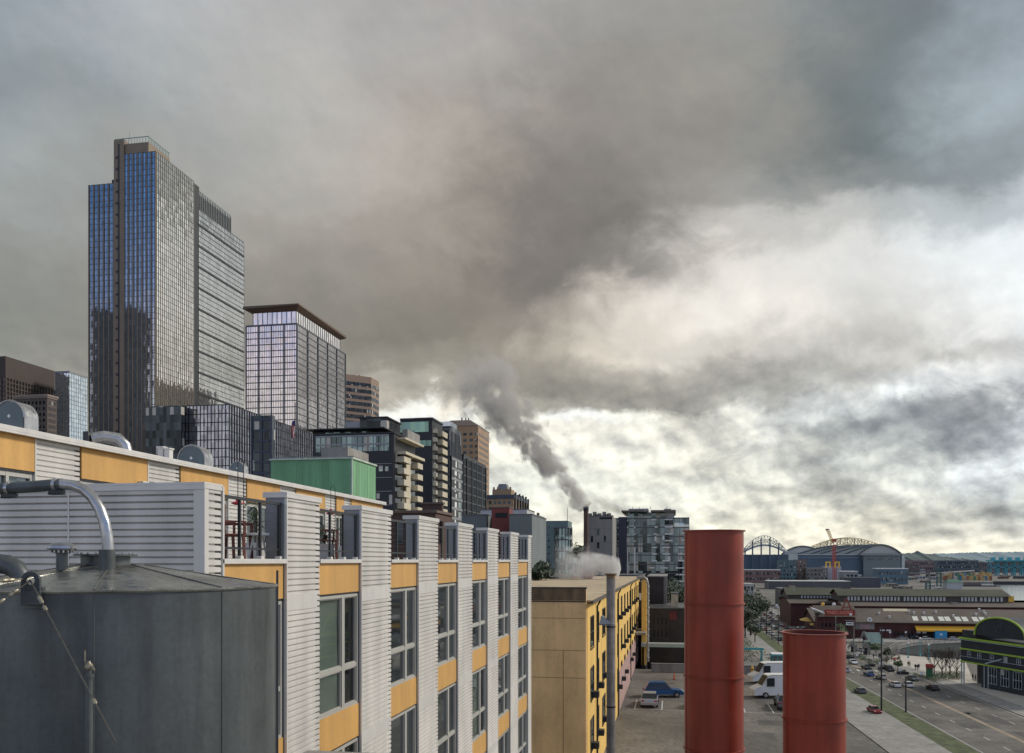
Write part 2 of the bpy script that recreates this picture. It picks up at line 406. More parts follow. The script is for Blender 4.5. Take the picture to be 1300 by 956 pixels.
piers = [(Tb[i][1], Tb[i+1][0]) for i in range(6)] + [(Tb[6][1], T(673.8)*A_)]
YEND = piers[-1][1]
BOT = 20.0
mb = MB()
mb.box(-60, XF-.32, 11.3, YEND-.01, BOT-1, zz(-.06)); mb.build('main_wall', M_GREYM, apt)
mb = MB(); mb.box(-60, XF-.30, 11.29, YEND-.02, zz(-.06), zz(-.01)); mb.build('terrace_floor', M_CONC, apt)
ST = 2.94
def storey_flash(mb, y0, y1):
    z = zz(-.56)
    while z > BOT:
        mb.box(XF, XF+.041, y0, y1, z-.27, z); z -= ST
for i, (y0, y1) in enumerate(piers):
    last = i == 6
    p = MB(); p.box(XF-.33, XF, y0, y1, BOT, zz(1.10)); pr = p.build('siding_pier', M_GREYM, apt)
    s = MB(); ribs(s, 'x', XF+.002, 1, y0+.03, y1-.02, BOT, zz(1.06)); s.build('corrugated_sheet', M_SID, pr)
    s = MB(); s.box(XF+.003, XF+.012, y1-.13, y1-.004, BOT, zz(1.05)); s.build('rib_end_shade', M_DARK, pr)  # dark strip in the grooves, paints the shade inside the open rib ends
    s = MB(); storey_flash(s, y0+.031, y1-.14); s.box(XF, XF+.044, y0, y0+.03, BOT, zz(1.06)); s.build('flashing', M_FLASH, pr)
    s = MB(); s.box(XF-.37, XF+.06, y0-.03, y1+.03, zz(1.10), zz(1.135)); s.box(XF+.045, XF+.06, y0-.03, y1+.03, zz(1.04), zz(1.10)); s.box(XF-.37, XF+.045, y0-.03, y0-.015, zz(1.04), zz(1.10)); s.build('cap', M_FLASH, pr, bevel=.004)
def sash(par, y0, y1, z0, z1, split=.62, blind=False):
    """balcony-side window: frame, mullion, transom, panes"""
    wn = MB(); t = .055; x0, x1 = XF-.12, XF-.03
    wn.box(x0, x1, y0, y0+t, z0, z1); wn.box(x0, x1, y1-t, y1, z0, z1); wn.box(x0, x1, y0+t, y1-t, z1-t, z1); wn.box(x0, x1, y0+t, y1-t, z0, z0+t)
    ym = y0+(y1-y0)*split; wn.box(x0, x1-.004, ym-.07, ym+.07, z0+t, z1-t)
    zt = z0+(z1-z0)*.36
    wn.box(x0, x1-.008, y0+t, ym-.07, zt-.04, zt+.04); wn.box(x0, x1-.008, ym+.07, y1-t, zt-.04, zt+.04)
    for a, b in ((y0+t, ym-.07), (ym+.07, y1-t)):
        for c, d in ((z0+t, zt-.04), (zt+.04, z1-t)):
            wn.box(x0+.01, x1-.03, a, a+.025, c, d); wn.box(x0+.01, x1-.03, b-.025, b, c, d)
            wn.box(x0+.01, x1-.03, a+.025, b-.025, d-.025, d); wn.box(x0+.01, x1-.03, a+.025, b-.025, c, c+.025)
    wo = wn.build('window', M_FRAME, par)
    pn = MB()
    for a, b in ((y0+t, ym-.07), (ym+.07, y1-t)): pn.box(XF-.105, XF-.095, a, b, z0+t, z1-t)
    pn.build('pane', M_BLINDGL if blind else M_GLASS, wo)
    if blind:
        bl = MB(); n = int((ym-y0)/.085)
        for k in range(n):
            a = y0+t+.01+k*.085
            bl.add([(XF-.15, a, z0+t), (XF-.115, a+.065, z0+t), (XF-.115, a+.065, z1-t), (XF-.15, a, z1-t)], [(0,1,2,3)])
        bl.build('vertical_blind', M_BLIND, wo)
M_BLIND = mk('blind_fabric', (.30, .34, .28), .8, var=.15)
M_BLINDGL = bpy.data.materials.new('clear_glass'); M_BLINDGL.use_nodes = True
_b = M_BLINDGL.node_tree.nodes['Principled BSDF']; _b.inputs['Roughness'].default_value = .02; _b.inputs['Transmission Weight'].default_value = 1; _b.inputs['IOR'].default_value = 1.2
_b.inputs['Base Color'].default_value = (.8, .85, .82, 1)
for i, (y0, y1) in enumerate(Tb):
    s = MB(); s.box(XF-.45, XF+.05, y0-.0, y1, zz(-.045), zz(.03)); s.build('sill', M_FLASH, apt, bevel=.006)
    z = zz(-.045); hgt = .565 if True else .6; k = 0
    while z > BOT+.3:
        ph = .575 if k == 0 else .66
        p = MB(); p.box(XF-.2, XF-.012, y0+.012, y1-.012, z-ph, z); p.build('ochre_panel', M_ORANGE, apt)
        g = MB(); g.box(XF-.21, XF-.03, y0, y1, z-ph-.03, z-ph); g.build('drip_edge', M_DARKM, apt)
        z -= ph+.03
        wh = min(2.25, z-BOT-.05)
        if wh < .6: break
        sash(apt, y0+.02, y1-.02, z-wh, z-.01, blind=(i == 1 or (i == 4 and k == 1)))
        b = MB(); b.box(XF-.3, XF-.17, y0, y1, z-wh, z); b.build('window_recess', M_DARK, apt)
        z -= wh; k += 1
    # terrace railing between the piers
    r = MB(); n = 3
    r.box(XF-.10, XF-.05, y0, y1, zz(.91), zz(.955)); r.box(XF-.09, XF-.06, y0, y1, zz(.17), zz(.20))
    for q in range(n+1):
        yy = y0+.05+(y1-y0-.1)*q/n; r.box(XF-.095, XF-.055, yy-.02, yy+.02, zz(.06), zz(.91))
    for q in range(1, 5): r.tube([(XF-.075, y0, zz(.2+.142*q)), (XF-.075, y1, zz(.2+.142*q))], .003, 5)
    rr = r.build('terrace_railing', M_DARKM, apt)
    r = MB()
    for q in range(n+1):
        r = MB(); yy = y0+.05+(y1-y0-.1)*q/n; r.box(XF-.12, XF-.03, yy-.045, yy+.045, zz(.03), zz(.075))
        r.build('post_foot', M_FLASH, rr)
# divider wall at the near end of the terraces
YW0, YW1 = 10.86, 11.27
dv = thing('divider_wall', 'broad wall of grey horizontal corrugated siding behind the steel tank', 'wall', (-A_, YW0, zz(-3)))
m = MB(); m.box(-24, XF-.01, YW0, YW1, zz(-3.3), zz(1.04)); m.build('core', M_GREYM, dv)
m = MB(); ribs(m, 'y', YW0-.002, -1, -24, XF-.13, zz(-3.3), zz(.98), pitch=.095, dp=.04, gap=.22); m.build('corrugated_sheet', M_SID, dv)
m = MB(); ribs(m, 'x', XF-.008, 1, YW0+.06, YW1-.0, zz(-3.3), zz(1.0)); m.build('end_sheet', M_SID, dv)
m = MB(); m.box(XF-.006, XF+.004, YW1-.12, YW1-.004, zz(-3.3), zz(1.0)); m.build('rib_end_shade', M_DARK, dv)  # black strip colours in the shade of the hollow ribs here
m = MB(); m.box(XF-.13, XF+.035, YW0-.05, YW0+.06, zz(-3.3), zz(1.0)); m.build('corner_trim', M_FLASH, dv, bevel=.004)
m = MB(); m.box(-24, XF+.04, YW0-.06, YW1+.02, zz(1.04), zz(1.075)); m.box(-24, XF+.04, YW0-.062, YW0-.047, zz(.97), zz(1.04)); m.box(XF+.028, XF+.042, YW0-.047, YW1+.02, zz(.985), zz(1.04)); m.build('cap', M_FLASH, dv, bevel=.004)
for q in range(1, 6):
    m = MB(); xx_ = XF-.13-q*1.92; m.box(xx_-.012, xx_+.012, YW0-.048, YW0-.041, zz(-3.3), zz(.97)); m.build('sheet_lap', M_FLASH, dv)
m = MB(); m.box(XF-.02, XF+.05, YW1+.005, YW1+.045, zz(-3.3), zz(1.05)); m.build('edge_trim', M_FLASH, dv)

# ------------------------------------------------------------------ upper storey set back behind the terraces
XB = -14.4
seg = [('o',-60,45),('s',45,103),('o',103,188),('s',188,229),('o',229,290),('s',290,313.5),('o',313.5,356),('s',356,376),('o',376,413),('s',413,427),('o',427,437),('s',437,446),('o',446,486)]
pen = thing('penthouse_storey', 'set back top storey with ochre panels and silver siding under a light roof edge', 'building', (XB, 20, zz(0)))
yb0, yb1 = T(-60)*-XB, T(486)*-XB
ztop = 2.9
m = MB(); m.box(-30, XB-.25, yb0, yb1, zz(-.3), zz(ztop-.05)); m.build('wall', M_GREYM, pen)
m = MB(); m.box(-30.2, XB+.16, yb0-.2, yb1+.1, zz(ztop-.05), zz(ztop+.06)); m.box(XB+.1, XB+.165, yb0-.2, yb1+.1, zz(ztop-.1), zz(ztop-.05)); m.build('roof_edge', M_FLASH, pen, bevel=.01)
ORG_B = zz(2.04)
for k, (t, ua, ub) in enumerate(seg):
    a, b = T(ua)*-XB, T(ub)*-XB
    if t == 'o':
        m = MB(); m.box(XB-.2, XB, a+.02, b-.02, ORG_B if k < 12 else zz(-.3), zz(ztop-.06)); m.build('ochre_panel', M_ORANGE, pen)
        m = MB(); m.box(XB-.19, XB-.02, a, b, ORG_B-.05, ORG_B-.001); m.build('drip_edge', M_DARKM, pen)
        if k < 11:      # sliding glass doors under the panel
            m = MB(); n = 3 if b-a > 2 else 2; x0, x1 = XB-.14, XB-.05
            for q in range(n+1):
                yy = a+.06+(b-a-.12)*q/n; m.box(x0, x1, yy-.045, yy+.045, zz(-.01), ORG_B-.05)
            m.box(x0, x1-.005, a+.02, b-.02, ORG_B-.16, ORG_B-.055); m.box(x0, x1-.005, a+.02, b-.02, zz(-.01), zz(.08))
            d = m.build('sliding_door', M_FRAME, pen)
            m = MB(); m.box(XB-.12, XB-.11, a+.03, b-.03, zz(.05), ORG_B-.1); m.build('pane', M_GLASS, d)
    else:
        m = MB(); ribs(m, 'x', XB-.06, 1, a+.01, b-.02, zz(-.02), zz(ztop-.1), pitch=.125); m.box(XB-.24, XB-.061, a, b, zz(-.02), zz(ztop-.07)); st = m.build('siding_strip', M_SID, pen)
        m = MB(); m.box(XB-.058, XB-.045, b-.16, b-.006, zz(-.02), zz(ztop-.12)); m.build('rib_end_shade', M_DARK, st)  # dark backing between ribs, shade put in as colour
        m = MB(); m.box(XB-.06, XB+.012, a-.02, a+.02, zz(-.02), zz(ztop-.1)); m.build('edge_trim', M_FLASH, st)
m = MB(); q = T(178)*-XB; m.box(XB, XB+.18, q-.12, q+.12, ORG_B+.02, ORG_B+.14); m.build('wall_lamp', M_FLASH, pen, bevel=.02)

# rooftop fans and ducts
def fan(u, vtop, vbot, wpx, Y, label, name='exhaust_fan', half=True):
    x = X(u, Y); d = dep(x, Y); r = wpx/2*d/FL
    zt = Z(vtop, x, Y); zb = zz(ztop)
    t = thing(name, label, 'roof vent', (x, Y, zb), 'curved exhaust hoods on the upper roof')
    # half-drum hood: flat disc facing the viewer with a curved skin
    m = MB(); n = 28; cz = zt-r; L_ = r*1.1
    ring = [(math.cos(a), math.sin(a)) for a in [math.pi*i/n for i in range(n+1)]]
    pf = [(x+r*c, cz+r*s_) for c, s_ in ring] + [(x-r, zb), (x+r, zb)]
    k = len(pf)
    m.add([(px_, Y, pz) for px_, pz in pf] + [(px_, Y+L_, pz) for px_, pz in pf],
          [tuple(range(k)), tuple(range(k, 2*k))[::-1]] + [(i, k+i, k+(i+1) % k, (i+1) % k) for i in range(k)])
    m.build('hood', M_GALV, t, smooth=True)
    m = MB()
    for i in range(n+1):
        pass
    m.tube([(x+r*1.0*c, Y-.01, cz+r*1.0*s_) for c, s_ in ring], r*.05, 6); m.build('rim', M_GALV, t, smooth=True)
    m = MB(); m.add([(x+r*.93*c, Y-.012, cz+r*.93*s_) for c, s_ in ring] + [(x-r*.93, Y-.012, zb+.02), (x+r*.93, Y-.012, zb+.02)], [tuple(range(n+3))]); m.build('face_plate', M_TANKF, t)
    m = MB(); m.add([(x, Y-.02, cz+r*.22), (x+r*.12, Y-.02, cz+r*.1), (x, Y-.02, cz-.02*r), (x-r*.12, Y-.02, cz+r*.1)], [(3, 2, 1, 0)]); m.build('label_plate', M_WHITE, t)
M_TANKF = mk('fan_plate', (.12, .15, .16), .5, .4, var=.2, scale=2)
fan(12, 508.5, 543, 44, 17.8, 'largest half round grey exhaust hood on the upper roof at the left edge')
fan(243, 565, 592, 37, 26, 'half round grey exhaust hood in the middle of the upper roof')
fan(301, 586, 601, 19, 31, 'smallest half round exhaust hood farthest along the upper roof')
t = thing('roof_duct', 'silver elbow duct lying on the upper roof near the tall tower foot', 'duct', (X(145, 21), 21, zz(ztop)))
x = X(143, 21); m = MB(); m.tube([(x-.35, 20.6, zz(ztop+.34)), (x-.1, 20.8, zz(ztop+.42)), (x+.15, 21, zz(ztop+.38)), (x+.3, 21.1, zz(ztop+.2)), (x+.34, 21.1, zz(ztop))], [.16,.16,.17,.17,.17], 16); m.build('elbow', M_GALV, t, smooth=True)
m = MB(); m.box(x-.45, x-.3, 20.4, 20.8, zz(ztop+.2), zz(ztop+.52)); m.build('hood', M_DARKM, t, bevel=.01)
t = thing('roof_unit', 'low pale rooftop ventilation unit beside two square stacks', 'roof vent', (X(190, 24), 24, zz(ztop)))
x = X(190, 24); m = MB(); m.box(x-.55, x+.35, 23.8, 24.4, zz(ztop+.12), zz(ztop+.3)); m.build('casing', M_FLASH, t, bevel=.02)
m = MB(); m.box(x-.5, x+.1, 23.85, 24.3, zz(ztop), zz(ztop+.12)); m.build('plinth', M_DARKM, t)
for i, uu in enumerate((206, 214)):
    x = X(uu, 24.6); m = MB(); hh = .62-.05*i; m.box(x-.09, x+.09, 24.5, 24.7, zz(ztop), zz(ztop+hh)); m.box(x-.12, x+.12, 24.47, 24.73, zz(ztop+hh), zz(ztop+hh+.04)); o = m.build('vent_stack', M_SID, None)
    tag(o, ('left' if i == 0 else 'right') + ' one of two square silver vent stacks on the upper roof', 'vent stack')

# ------------------------------------------------------------------ terrace furniture
M_CHAIR = mk('red_brown_wood', (.17, .045, .03), .55, var=.25, scale=4)
def chair(x, y, rz, label):
    t = thing('terrace_chair', label, 'chair', (0, 0, 0), 'slatted chairs on the first terrace')
    m = MB()
    for q in range(6): m.box(-.24, .24, -.22+q*.08, -.16+q*.08, .42, .44)
    m.build('seat', M_CHAIR, t)
    m = MB()
    for q in range(7): m.box(-.24+q*.075, -.2+q*.075, .24, .27, .44, .92)
    m.box(-.26, .27, .235, .275, .92, .97); m.box(-.26, .27, .235, .275, .5, .54); m.build('backrest', M_CHAIR, t)
    for sx in (-.24, .24):
        for sy in (-.2, .25):
            m = MB(); m.bar((sx, sy, 0), (sx, sy*.9, .43), .04); m.build('leg', M_CHAIR, t)
        m = MB(); m.box(sx-.025, sx+.025, -.22, .26, .62, .645); m.bar((sx, -.2, .43), (sx, -.2, .63), .035); m.build('armrest', M_CHAIR, t)
    t.location = (x, y, zz(-.01)); t.rotation_euler = (0, 0, rz)
chair(-7.0, Yx(288, -7.0), 2.4, 'red brown slatted chair nearest the railing on the first terrace')
chair(-7.25, Yx(304, -7.25), 2.0, 'red brown slatted chair standing behind another on the first terrace')
chair(-7.0, Yx(413, -7.0), 2.1, 'lone red brown slatted chair on the second terrace')
def palm(x, y, h, label, grp):
    t = thing('potted_plant', label, 'plant', (x, y, zz(-.01)), grp); rnd = random.Random(int(x*100+y*10))
    m = MB(); m.lathe((x, y, zz(-.01)), [(0,0),(.16,0),(.21,.36),(.19,.36),(.17,.3),(0,.3)], 20); m.build('pot', M_FLASH, t, smooth=True)
    m = MB(); m.tube([(x, y, zz(.28)), (x+.02, y, zz(h*.55))], [.025, .018], 6); m.build('stem', M_TRUNK, t)
    m = MB()
    for q in range(46):
        a = rnd.uniform(0, 6.28); L_ = rnd.uniform(.25, .5); lift = rnd.uniform(-.1, .8); z0_ = zz(h*rnd.uniform(.35, .75))
        p = Vector((x, y, z0_)); d = Vector((math.cos(a), math.sin(a), lift)); sd_ = Vector((-math.sin(a), math.cos(a), 0))*.022
        pts = [p + d*L_*s_ + Vector((0, 0, -.45*L_*s_*s_)) for s_ in (0, .35, .7, 1)]
        for i in range(3):
            wa_, wb_ = (.5, 1.0, .8, .1)[i], (.5, 1.0, .8, .1)[i+1]
            m.quad(pts[i]-sd_*wa_, pts[i]+sd_*wa_, pts[i+1]+sd_*wb_, pts[i+1]-sd_*wb_)
    m.build('foliage', M_LEAF2, t)
palm(X(325, 15.6), 15.6, 1.5, 'tall arching potted palm seen through the first terrace railing', None)
palm(X(412, 16.9), 16.9, 1.0, 'bushy potted palm at the left end of the second terrace', None)
palm(X(440, 19.5), 19.5, 1.2, 'narrow potted palm beside the glass door of the second terrace', None)
def hook(u, v, Y, label):
    x = X(u, Y); z = Z(v, x, Y)
    t = thing('hanging_feeder', label, 'feeder', (x, Y, z), 'red feeders hanging over the terraces')
    m = MB(); m.lathe((x, Y, z), [(0,.09),(.03,.08),(.035,.02),(.1,0),(.105,-.02),(.05,-.04),(0,-.045)], 20); m.build('saucer', mk('feeder_red', (.5,.03,.02), .3, var=.1), t, smooth=True)
    m = MB(); m.tube([(x, Y, z+.09), (x, Y, zz(1.6)), (x+.05, Y, zz(1.66)), (x+.1, Y, zz(1.6)), (x+.1, Y, zz(-.01))], .007, 6); m.build('hook_pole', M_DARKM, t)
hook(302, 638, 13.0, 'red dish feeder hanging from a crook over the first terrace')
hook(420, 651, 18.0, 'red dish feeder hanging from a crook over the second terrace')
t = thing('side_table', 'small white round side table under the palm on the first terrace', 'table', (X(330, 14.0), 14.0, zz(-.01)))
x = X(327, 13.4); m = MB(); m.lathe((x, 13.4, zz(.42)), [(0,0),(.24,0),(.25,.02),(.24,.04),(0,.04)], 24); m.build('tabletop', M_WHITE, t, smooth=True)
for a in (0, 2.1, 4.2):
    m = MB(); m.bar((x+.18*math.cos(a), 13.4+.18*math.sin(a), zz(-.01)), (x+.08*math.cos(a), 13.4+.08*math.sin(a), zz(.42)), .025); m.build('leg', M_WHITE, t)

# ------------------------------------------------------------------ roof deck, tank, red stacks
struct('roof_deck', MB().box(-14, 7, -3, 14.2, zz(-3.45), zz(-3.3)).box(-14, 7, -3, 14.2, BOT-.5, zz(-3.46)), M_CONC)
TC = (-3.8, 5.37); TR = 1.085; TZ = zz(-.172)
tank = thing('steel_tank', 'large round grey steel tank with a shallow conical lid in the left foreground', 'tank', (TC[0], TC[1], zz(-3.3)))
m = MB(); c0 = (TC[0], TC[1], 0)
m.lathe(c0, [(TR, zz(-3.3)), (TR, zz(-1.9)), (TR+.004, zz(-1.9)), (TR+.004, zz(-1.89)), (TR, zz(-1.89)), (TR, TZ-.01)], 256); m.build('shell', M_TANK, tank, smooth=True)
m = MB(); m.lathe(c0, [(TR+.008, TZ-.014), (TR+.014, TZ-.004), (TR+.006, TZ+.004), (TR*.75, TZ+.045), (TR*.4, TZ+.105), (.2, TZ+.145), (0, TZ+.15)], 256); lid = m.build('conical_lid', M_TANKTOP, tank, smooth=True)
for q in range(9):
    a = q*2*math.pi/9+.35; m = MB(); m.tube([(TC[0]+TR*math.cos(a), TC[1]+TR*math.sin(a), zz(-3.3)), (TC[0]+TR*math.cos(a), TC[1]+TR*math.sin(a), TZ-.02)], .0045, 6); m.build('weld_seam', M_TANK, tank, smooth=True)
    m = MB(); m.tube([(TC[0]+r_*math.cos(a), TC[1]+r_*math.sin(a), TZ+h_) for r_, h_ in ((TR, .008), (TR*.75, .049), (TR*.4, .108), (.2, .148))], .004, 6); m.build('lid_weld', M_TANKTOP, lid, smooth=True)
fx, fy = TC[0]-.02, TC[1]-.05
m = MB(); m.lathe((fx, fy, TZ+.13), [(.155, 0), (.155, .075), (.2, .075), (.2, .087), (.0, .089)], 48); m.build('manhole_neck', M_TANK, tank, smooth=True)
m = MB()
for q in range(20):
    a = q*math.pi/10; m.lathe((fx+.182*math.cos(a), fy+.182*math.sin(a), TZ+.13+.087), [(.009,0),(.009,.01),(0,.01)], 6)
m.build('flange_bolts', M_GALV, tank)
vx, vy = TC[0]-.10, TC[1]-.38
m = MB(); m.lathe((vx, vy, TZ+.10), [(.035, 0), (.035, .12), (.05, .12), (.05, .14)], 24); vn = m.build('vent_neck', M_TANK, tank, smooth=True)
m = MB(); m.lathe((vx, vy, TZ+.24), [(.055, 0), (.082, .0), (.088, .012), (.085, .028), (.06, .045), (.03, .052), (0, .053)], 40); m.build('mushroom_cap', M_GALV, vn, smooth=True)
m = MB()
for q in range(16):
    a = q*math.pi/8; m.lathe((vx+.07*math.cos(a), vy+.07*math.sin(a), TZ+.225), [(.006, 0), (.006, .016), (0, .016)], 6)
m.build('vent_studs', M_GALV, vn)
hx = X(136, TC[1]-.3); m = MB()
pipe = thing('galvanised_pipe', 'thick galvanised pipe arching from the tank lid out past the left edge', 'pipe', (hx, TC[1]-.3, zz(0)))
def pz(v, Y=TC[1]-.3, u=136): return Z(v, X(u, Y), Y)
Yp = TC[1]-.3
path = [(X(u, Yp+dy_), Yp+dy_, Z(v, X(u, Yp+dy_), Yp+dy_)) for u, v, dy_ in ((137.5,701,0),(136.5,684,0),(133,664,0),(127,647,0),(118,632,0),(107,622,0),(94,616.5,0),(78,615,0))]
m.tube(path, .036, 24); m.build('bend', M_GALV, pipe, smooth=True)
path = [(X(u, Yp), Yp, Z(v, X(u, Yp), Yp)) for u, v in ((79,614.8),(40,618),(0,620.5),(-60,624))]
m = MB(); m.tube(path, .039, 24); m.build('straight_run', M_TANK, pipe, smooth=True)
for u, v in ((12, 620), (72, 615.5)):
    a = Vector((X(u, Yp), Yp, Z(v, X(u, Yp), Yp))); m = MB(); m.tube([a-Vector((.012,0,0)), a+Vector((.012,0,0))], .045, 20)
    m.build('coupling', M_GALV, pipe, smooth=True)
    m = MB(); m.box(a.x-.05, a.x+.05, Yp-.02, Yp+.02, a.z-.058, a.z-.036)
    for q in range(5): m.box(a.x-.05+q*.022, a.x-.038+q*.022, Yp-.022, Yp+.022, a.z-.066, a.z-.058)
    m.build('clamp', M_DARKM, pipe)
m = MB(); a = path[0]; m.tube([(hx, Yp, TZ+.1), (hx, Yp, TZ+.245)], .05, 24); m.build('socket', M_TANK, pipe, smooth=True)
# dark elbow behind the lug
el = thing('elbow_pipe', 'dark stubby pipe elbow lying across the tank lid at the left edge', 'pipe', (X(0, 4.6), 4.6, TZ))
m = MB(); Ye = 4.75
pp = [(X(u, Ye), Ye, Z(v, X(u, Ye), Ye)) for u, v in ((-60,713),(-5,715),(10,717),(20,722),(26,731),(27,742))]
m.tube(pp, [.062,.062,.062,.06,.055,.055], 24); m.build('elbow', M_TANK, el, smooth=True)
# lifting lug on the shell
al_ = math.atan2(-1, -.24)
def shell(u):      # point on the front of the shell seen at column u
    t_ = math.tan(al(u)); best = None       # ray x=-t*y
    a = 1+t_*t_; b = 2*(t_*TC[0]-TC[1]) ; c = TC[0]**2+TC[1]**2-TR**2
    y = (-b-math.sqrt(b*b-4*a*c))/(2*a); return (-t_*y, y)
lx, ly = shell(42); nrm = Vector((lx-TC[0], ly-TC[1], 0)).normalized(); tg = Vector((-nrm.y, nrm.x, 0))
if tg.x < 0: tg = -tg
def L3(a, z, o): p = Vector((lx, ly, 0))+tg*a+nrm*o; return (p.x, p.y, z)
lug = thing('lifting_lug', 'dark steel lifting lug with an eye welded to the tank rim', 'lug', (lx, ly, TZ))
dl = dep(lx, ly); s1 = dl/FL
def zl(v): return CZ-(v-HY)*s1
m = MB(); n = 18; hw = 12*s1; pts = []
outer = [(hw*math.cos(a), zl(737)+hw*math.sin(a)) for a in [math.pi*i/n for i in range(n+1)]]
inner = [(hw*.45*math.cos(a), zl(737)+hw*.45*math.sin(a)) for a in [2*math.pi*i/24 for i in range(25)]]
# plate built as ring sector above and plate below, with a real hole
o0, o1 = .012, .034
def ringpts(t_): a = 2*math.pi*t_/24; return a
out24 = []
for i in range(25):
    a = 2*math.pi*i/24
    if math.sin(a) >= -1e-6: out24.append((hw*math.cos(a), zl(737)+hw*math.sin(a)))
    else:
        c_, s_ = math.cos(a), math.sin(a); k_ = min(hw/max(abs(c_), 1e-6), hw/abs(s_)); out24.append((c_*k_, zl(737)+s_*k_))
for i in range(24):
    q = [out24[i], out24[i+1], inner[i+1], inner[i]]
    f = [L3(a, z, o1) for a, z in q]; b = [L3(a, z, o0) for a, z in q]
    m.add(f+b, [(0,1,2,3),(7,6,5,4),(0,4,5,1),(1,5,6,2),(2,6,7,3),(3,7,4,0)])
q = [(-hw, zl(737)-hw), (hw, zl(737)-hw), (hw, zl(768)), (-hw, zl(768))]
f = [L3(a, z, o1) for a, z in q]; b = [L3(a, z, 0) for a, z in q]
m.add(f+b, [(0,1,2,3),(7,6,5,4),(0,4,5,1),(1,5,6,2),(2,6,7,3),(3,7,4,0)])
M_LUG = mk('lug_steel', (.075, .085, .09), .5, .5, var=.25, scale=6)
m.build('eye_plate', M_LUG, lug, bevel=.003)
m = MB(); q = [(-hw*1.05, zl(745)), (hw*1.05, zl(745)), (hw*1.05, zl(773.5)), (-hw*1.05, zl(773.5))]
f = [L3(a, z, .008) for a, z in q]; b = [L3(a, z, -.03) for a, z in q]
m.add(f+b, [(0,1,2,3),(7,6,5,4),(0,4,5,1),(1,5,6,2),(2,6,7,3),(3,7,4,0)]); m.build('backing_plate', M_TANK, lug, bevel=.004)
eye = Vector(L3(0, zl(737), .03))
def cable(nm, ends, label, tb):
    t = thing(nm, label, 'cable', tuple(eye))
    m = MB(); m.tube(ends, .0045, 8); m.build('rope', M_GALVD, t, smooth=True)
    for tt in tb:
        a = Vector(ends[0]).lerp(Vector(ends[-1]), tt); d = (Vector(ends[-1])-Vector(ends[0])).normalized()
        m = MB(); m.tube([a-d*.022, a-d*.012, a+d*.012, a+d*.022], [.006, .011, .011, .006], 8); m.build('clamp', M_BRASS, t, smooth=True)
M_GALVD = mk('wire_rope', (.11, .10, .085), .5, .6, var=.3, scale=20)
M_BRASS = mk('corroded_brass', (.30, .27, .20), .5, .7, var=.4, scale=30)
Yc = ly-.28
pE = (X(157, Yc), Yc, Z(872, X(157, Yc), Yc)); pE = tuple(eye.lerp(Vector(pE), 1.35)); pE = (pE[0]+.0, pE[1]-.35, pE[2])
cable('guy_cable', [tuple(eye), pE], 'wire guy rope running from the lug down to the right across the tank', (.13, .15, .2, .78))
pL = (X(-30, Yc), Yc, Z(786, X(-30, Yc), Yc))
cable('guy_cable', [tuple(eye), pL], 'wire guy rope running from the lug down past the left edge', (.3, .34, .55))
pL = (X(-20, Yc), Yc, Z(739, X(-20, Yc), Yc))
cable('guy_cable', [tuple(eye+Vector((-.03,0,.01))), pL], 'level wire guy rope leaving the lug towards the left edge', (.35, .5))
tx, ty = shell(126); ty -= .09
t = thing('valve_fitting', 'small corroded valve fitting standing in front of the tank under the guy rope', 'valve', (tx, ty, zz(-3.3)))
s2 = dep(tx, ty)/FL
def zv(v): return CZ-(v-HY)*s2
m = MB(); m.lathe((tx, ty, 0), [(.022, zz(-3.3)), (.022, zv(860)), (.028, zv(860)), (.028, zv(856)), (.016, zv(855)), (.016, zv(851))], 20); m.build('pipe', M_TANK, t, smooth=True)
m = MB(); m.lathe((tx, ty, zv(846)), [(0,-.022),(.017,-.018),(.024,-.006),(.022,.01),(.012,.02),(.008,.03),(0,.031)], 20); m.build('body', M_BRASS, t, smooth=True)
m = MB(); m.tube([(tx-.02, ty, zv(842)), (tx+.03, ty-.01, zv(847)), (tx+.05, ty-.02, zv(850))], .006, 8); m.tube([(tx-.024, ty, zv(826)), (tx-.024, ty, zv(840))], .004, 6); m.build('lever', M_BRASS, t)
m = MB(); ax = X(352, 10.7); m.tube([(ax, 10.7, zz(-3.3)), (ax, 10.7, Z(724, ax, 10.7))], .016, 10); o = m.build('standpipe', M_DARKM, None, smooth=True); tag(o, 'thin dark vertical pipe just right of the tank edge', 'pipe')

def stack(u0, u1, vtop, d, seams, label):
    cx, cy = PD((u0+u1)/2, d); r = (u1-u0)/2*d/FL; zt = CZ-(vtop-HY)*d/FL
    t = thing('red_stack', label, 'pipe stack', (cx, cy, zz(-3.3)), 'red oxide painted exhaust stacks')
    zs = [zz(-3.3)] + sorted(CZ-(s_-HY)*d/FL for s_ in seams) + [zt]
    m = MB()
    for a, b in zip(zs[:-1], zs[1:]): m.lathe((cx, cy, 0), [(r, a), (r, b)], 96)
    m.build('barrel', M_RED, t, smooth=True)
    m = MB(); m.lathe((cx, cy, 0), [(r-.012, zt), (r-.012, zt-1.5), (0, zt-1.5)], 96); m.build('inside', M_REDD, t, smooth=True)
    m = MB(); m.lathe((cx, cy, 0), [(r-.012, zt), (r-.012, zt+.012), (r+.03, zt+.012), (r+.03, zt-.006), (r, zt-.006)], 96); m.build('rim', M_RED, t, smooth=True)
    for z in zs[1:-1]:
        m = MB(); m.lathe((cx, cy, z), [(r, -.014), (r+.022, -.012), (r+.022, -.002), (r+.018, 0), (r+.022, .002), (r+.022, .012), (r, .014)], 96); m.build('flange', M_RED, t, smooth=True)
    m = MB(); a = R(200); m.box(cx-.012+r*math.cos(a), cx+.012+r*math.cos(a), cy+r*math.sin(a)-.01, cy+r*math.sin(a)+.01, zz(-3.3), zt-.02); m.build('weld_seam', M_RED, t)
stack(869.5, 943, 674.5, 13.4, (766, 857.5, 949), 'taller red oxide painted exhaust stack with ring flanges')
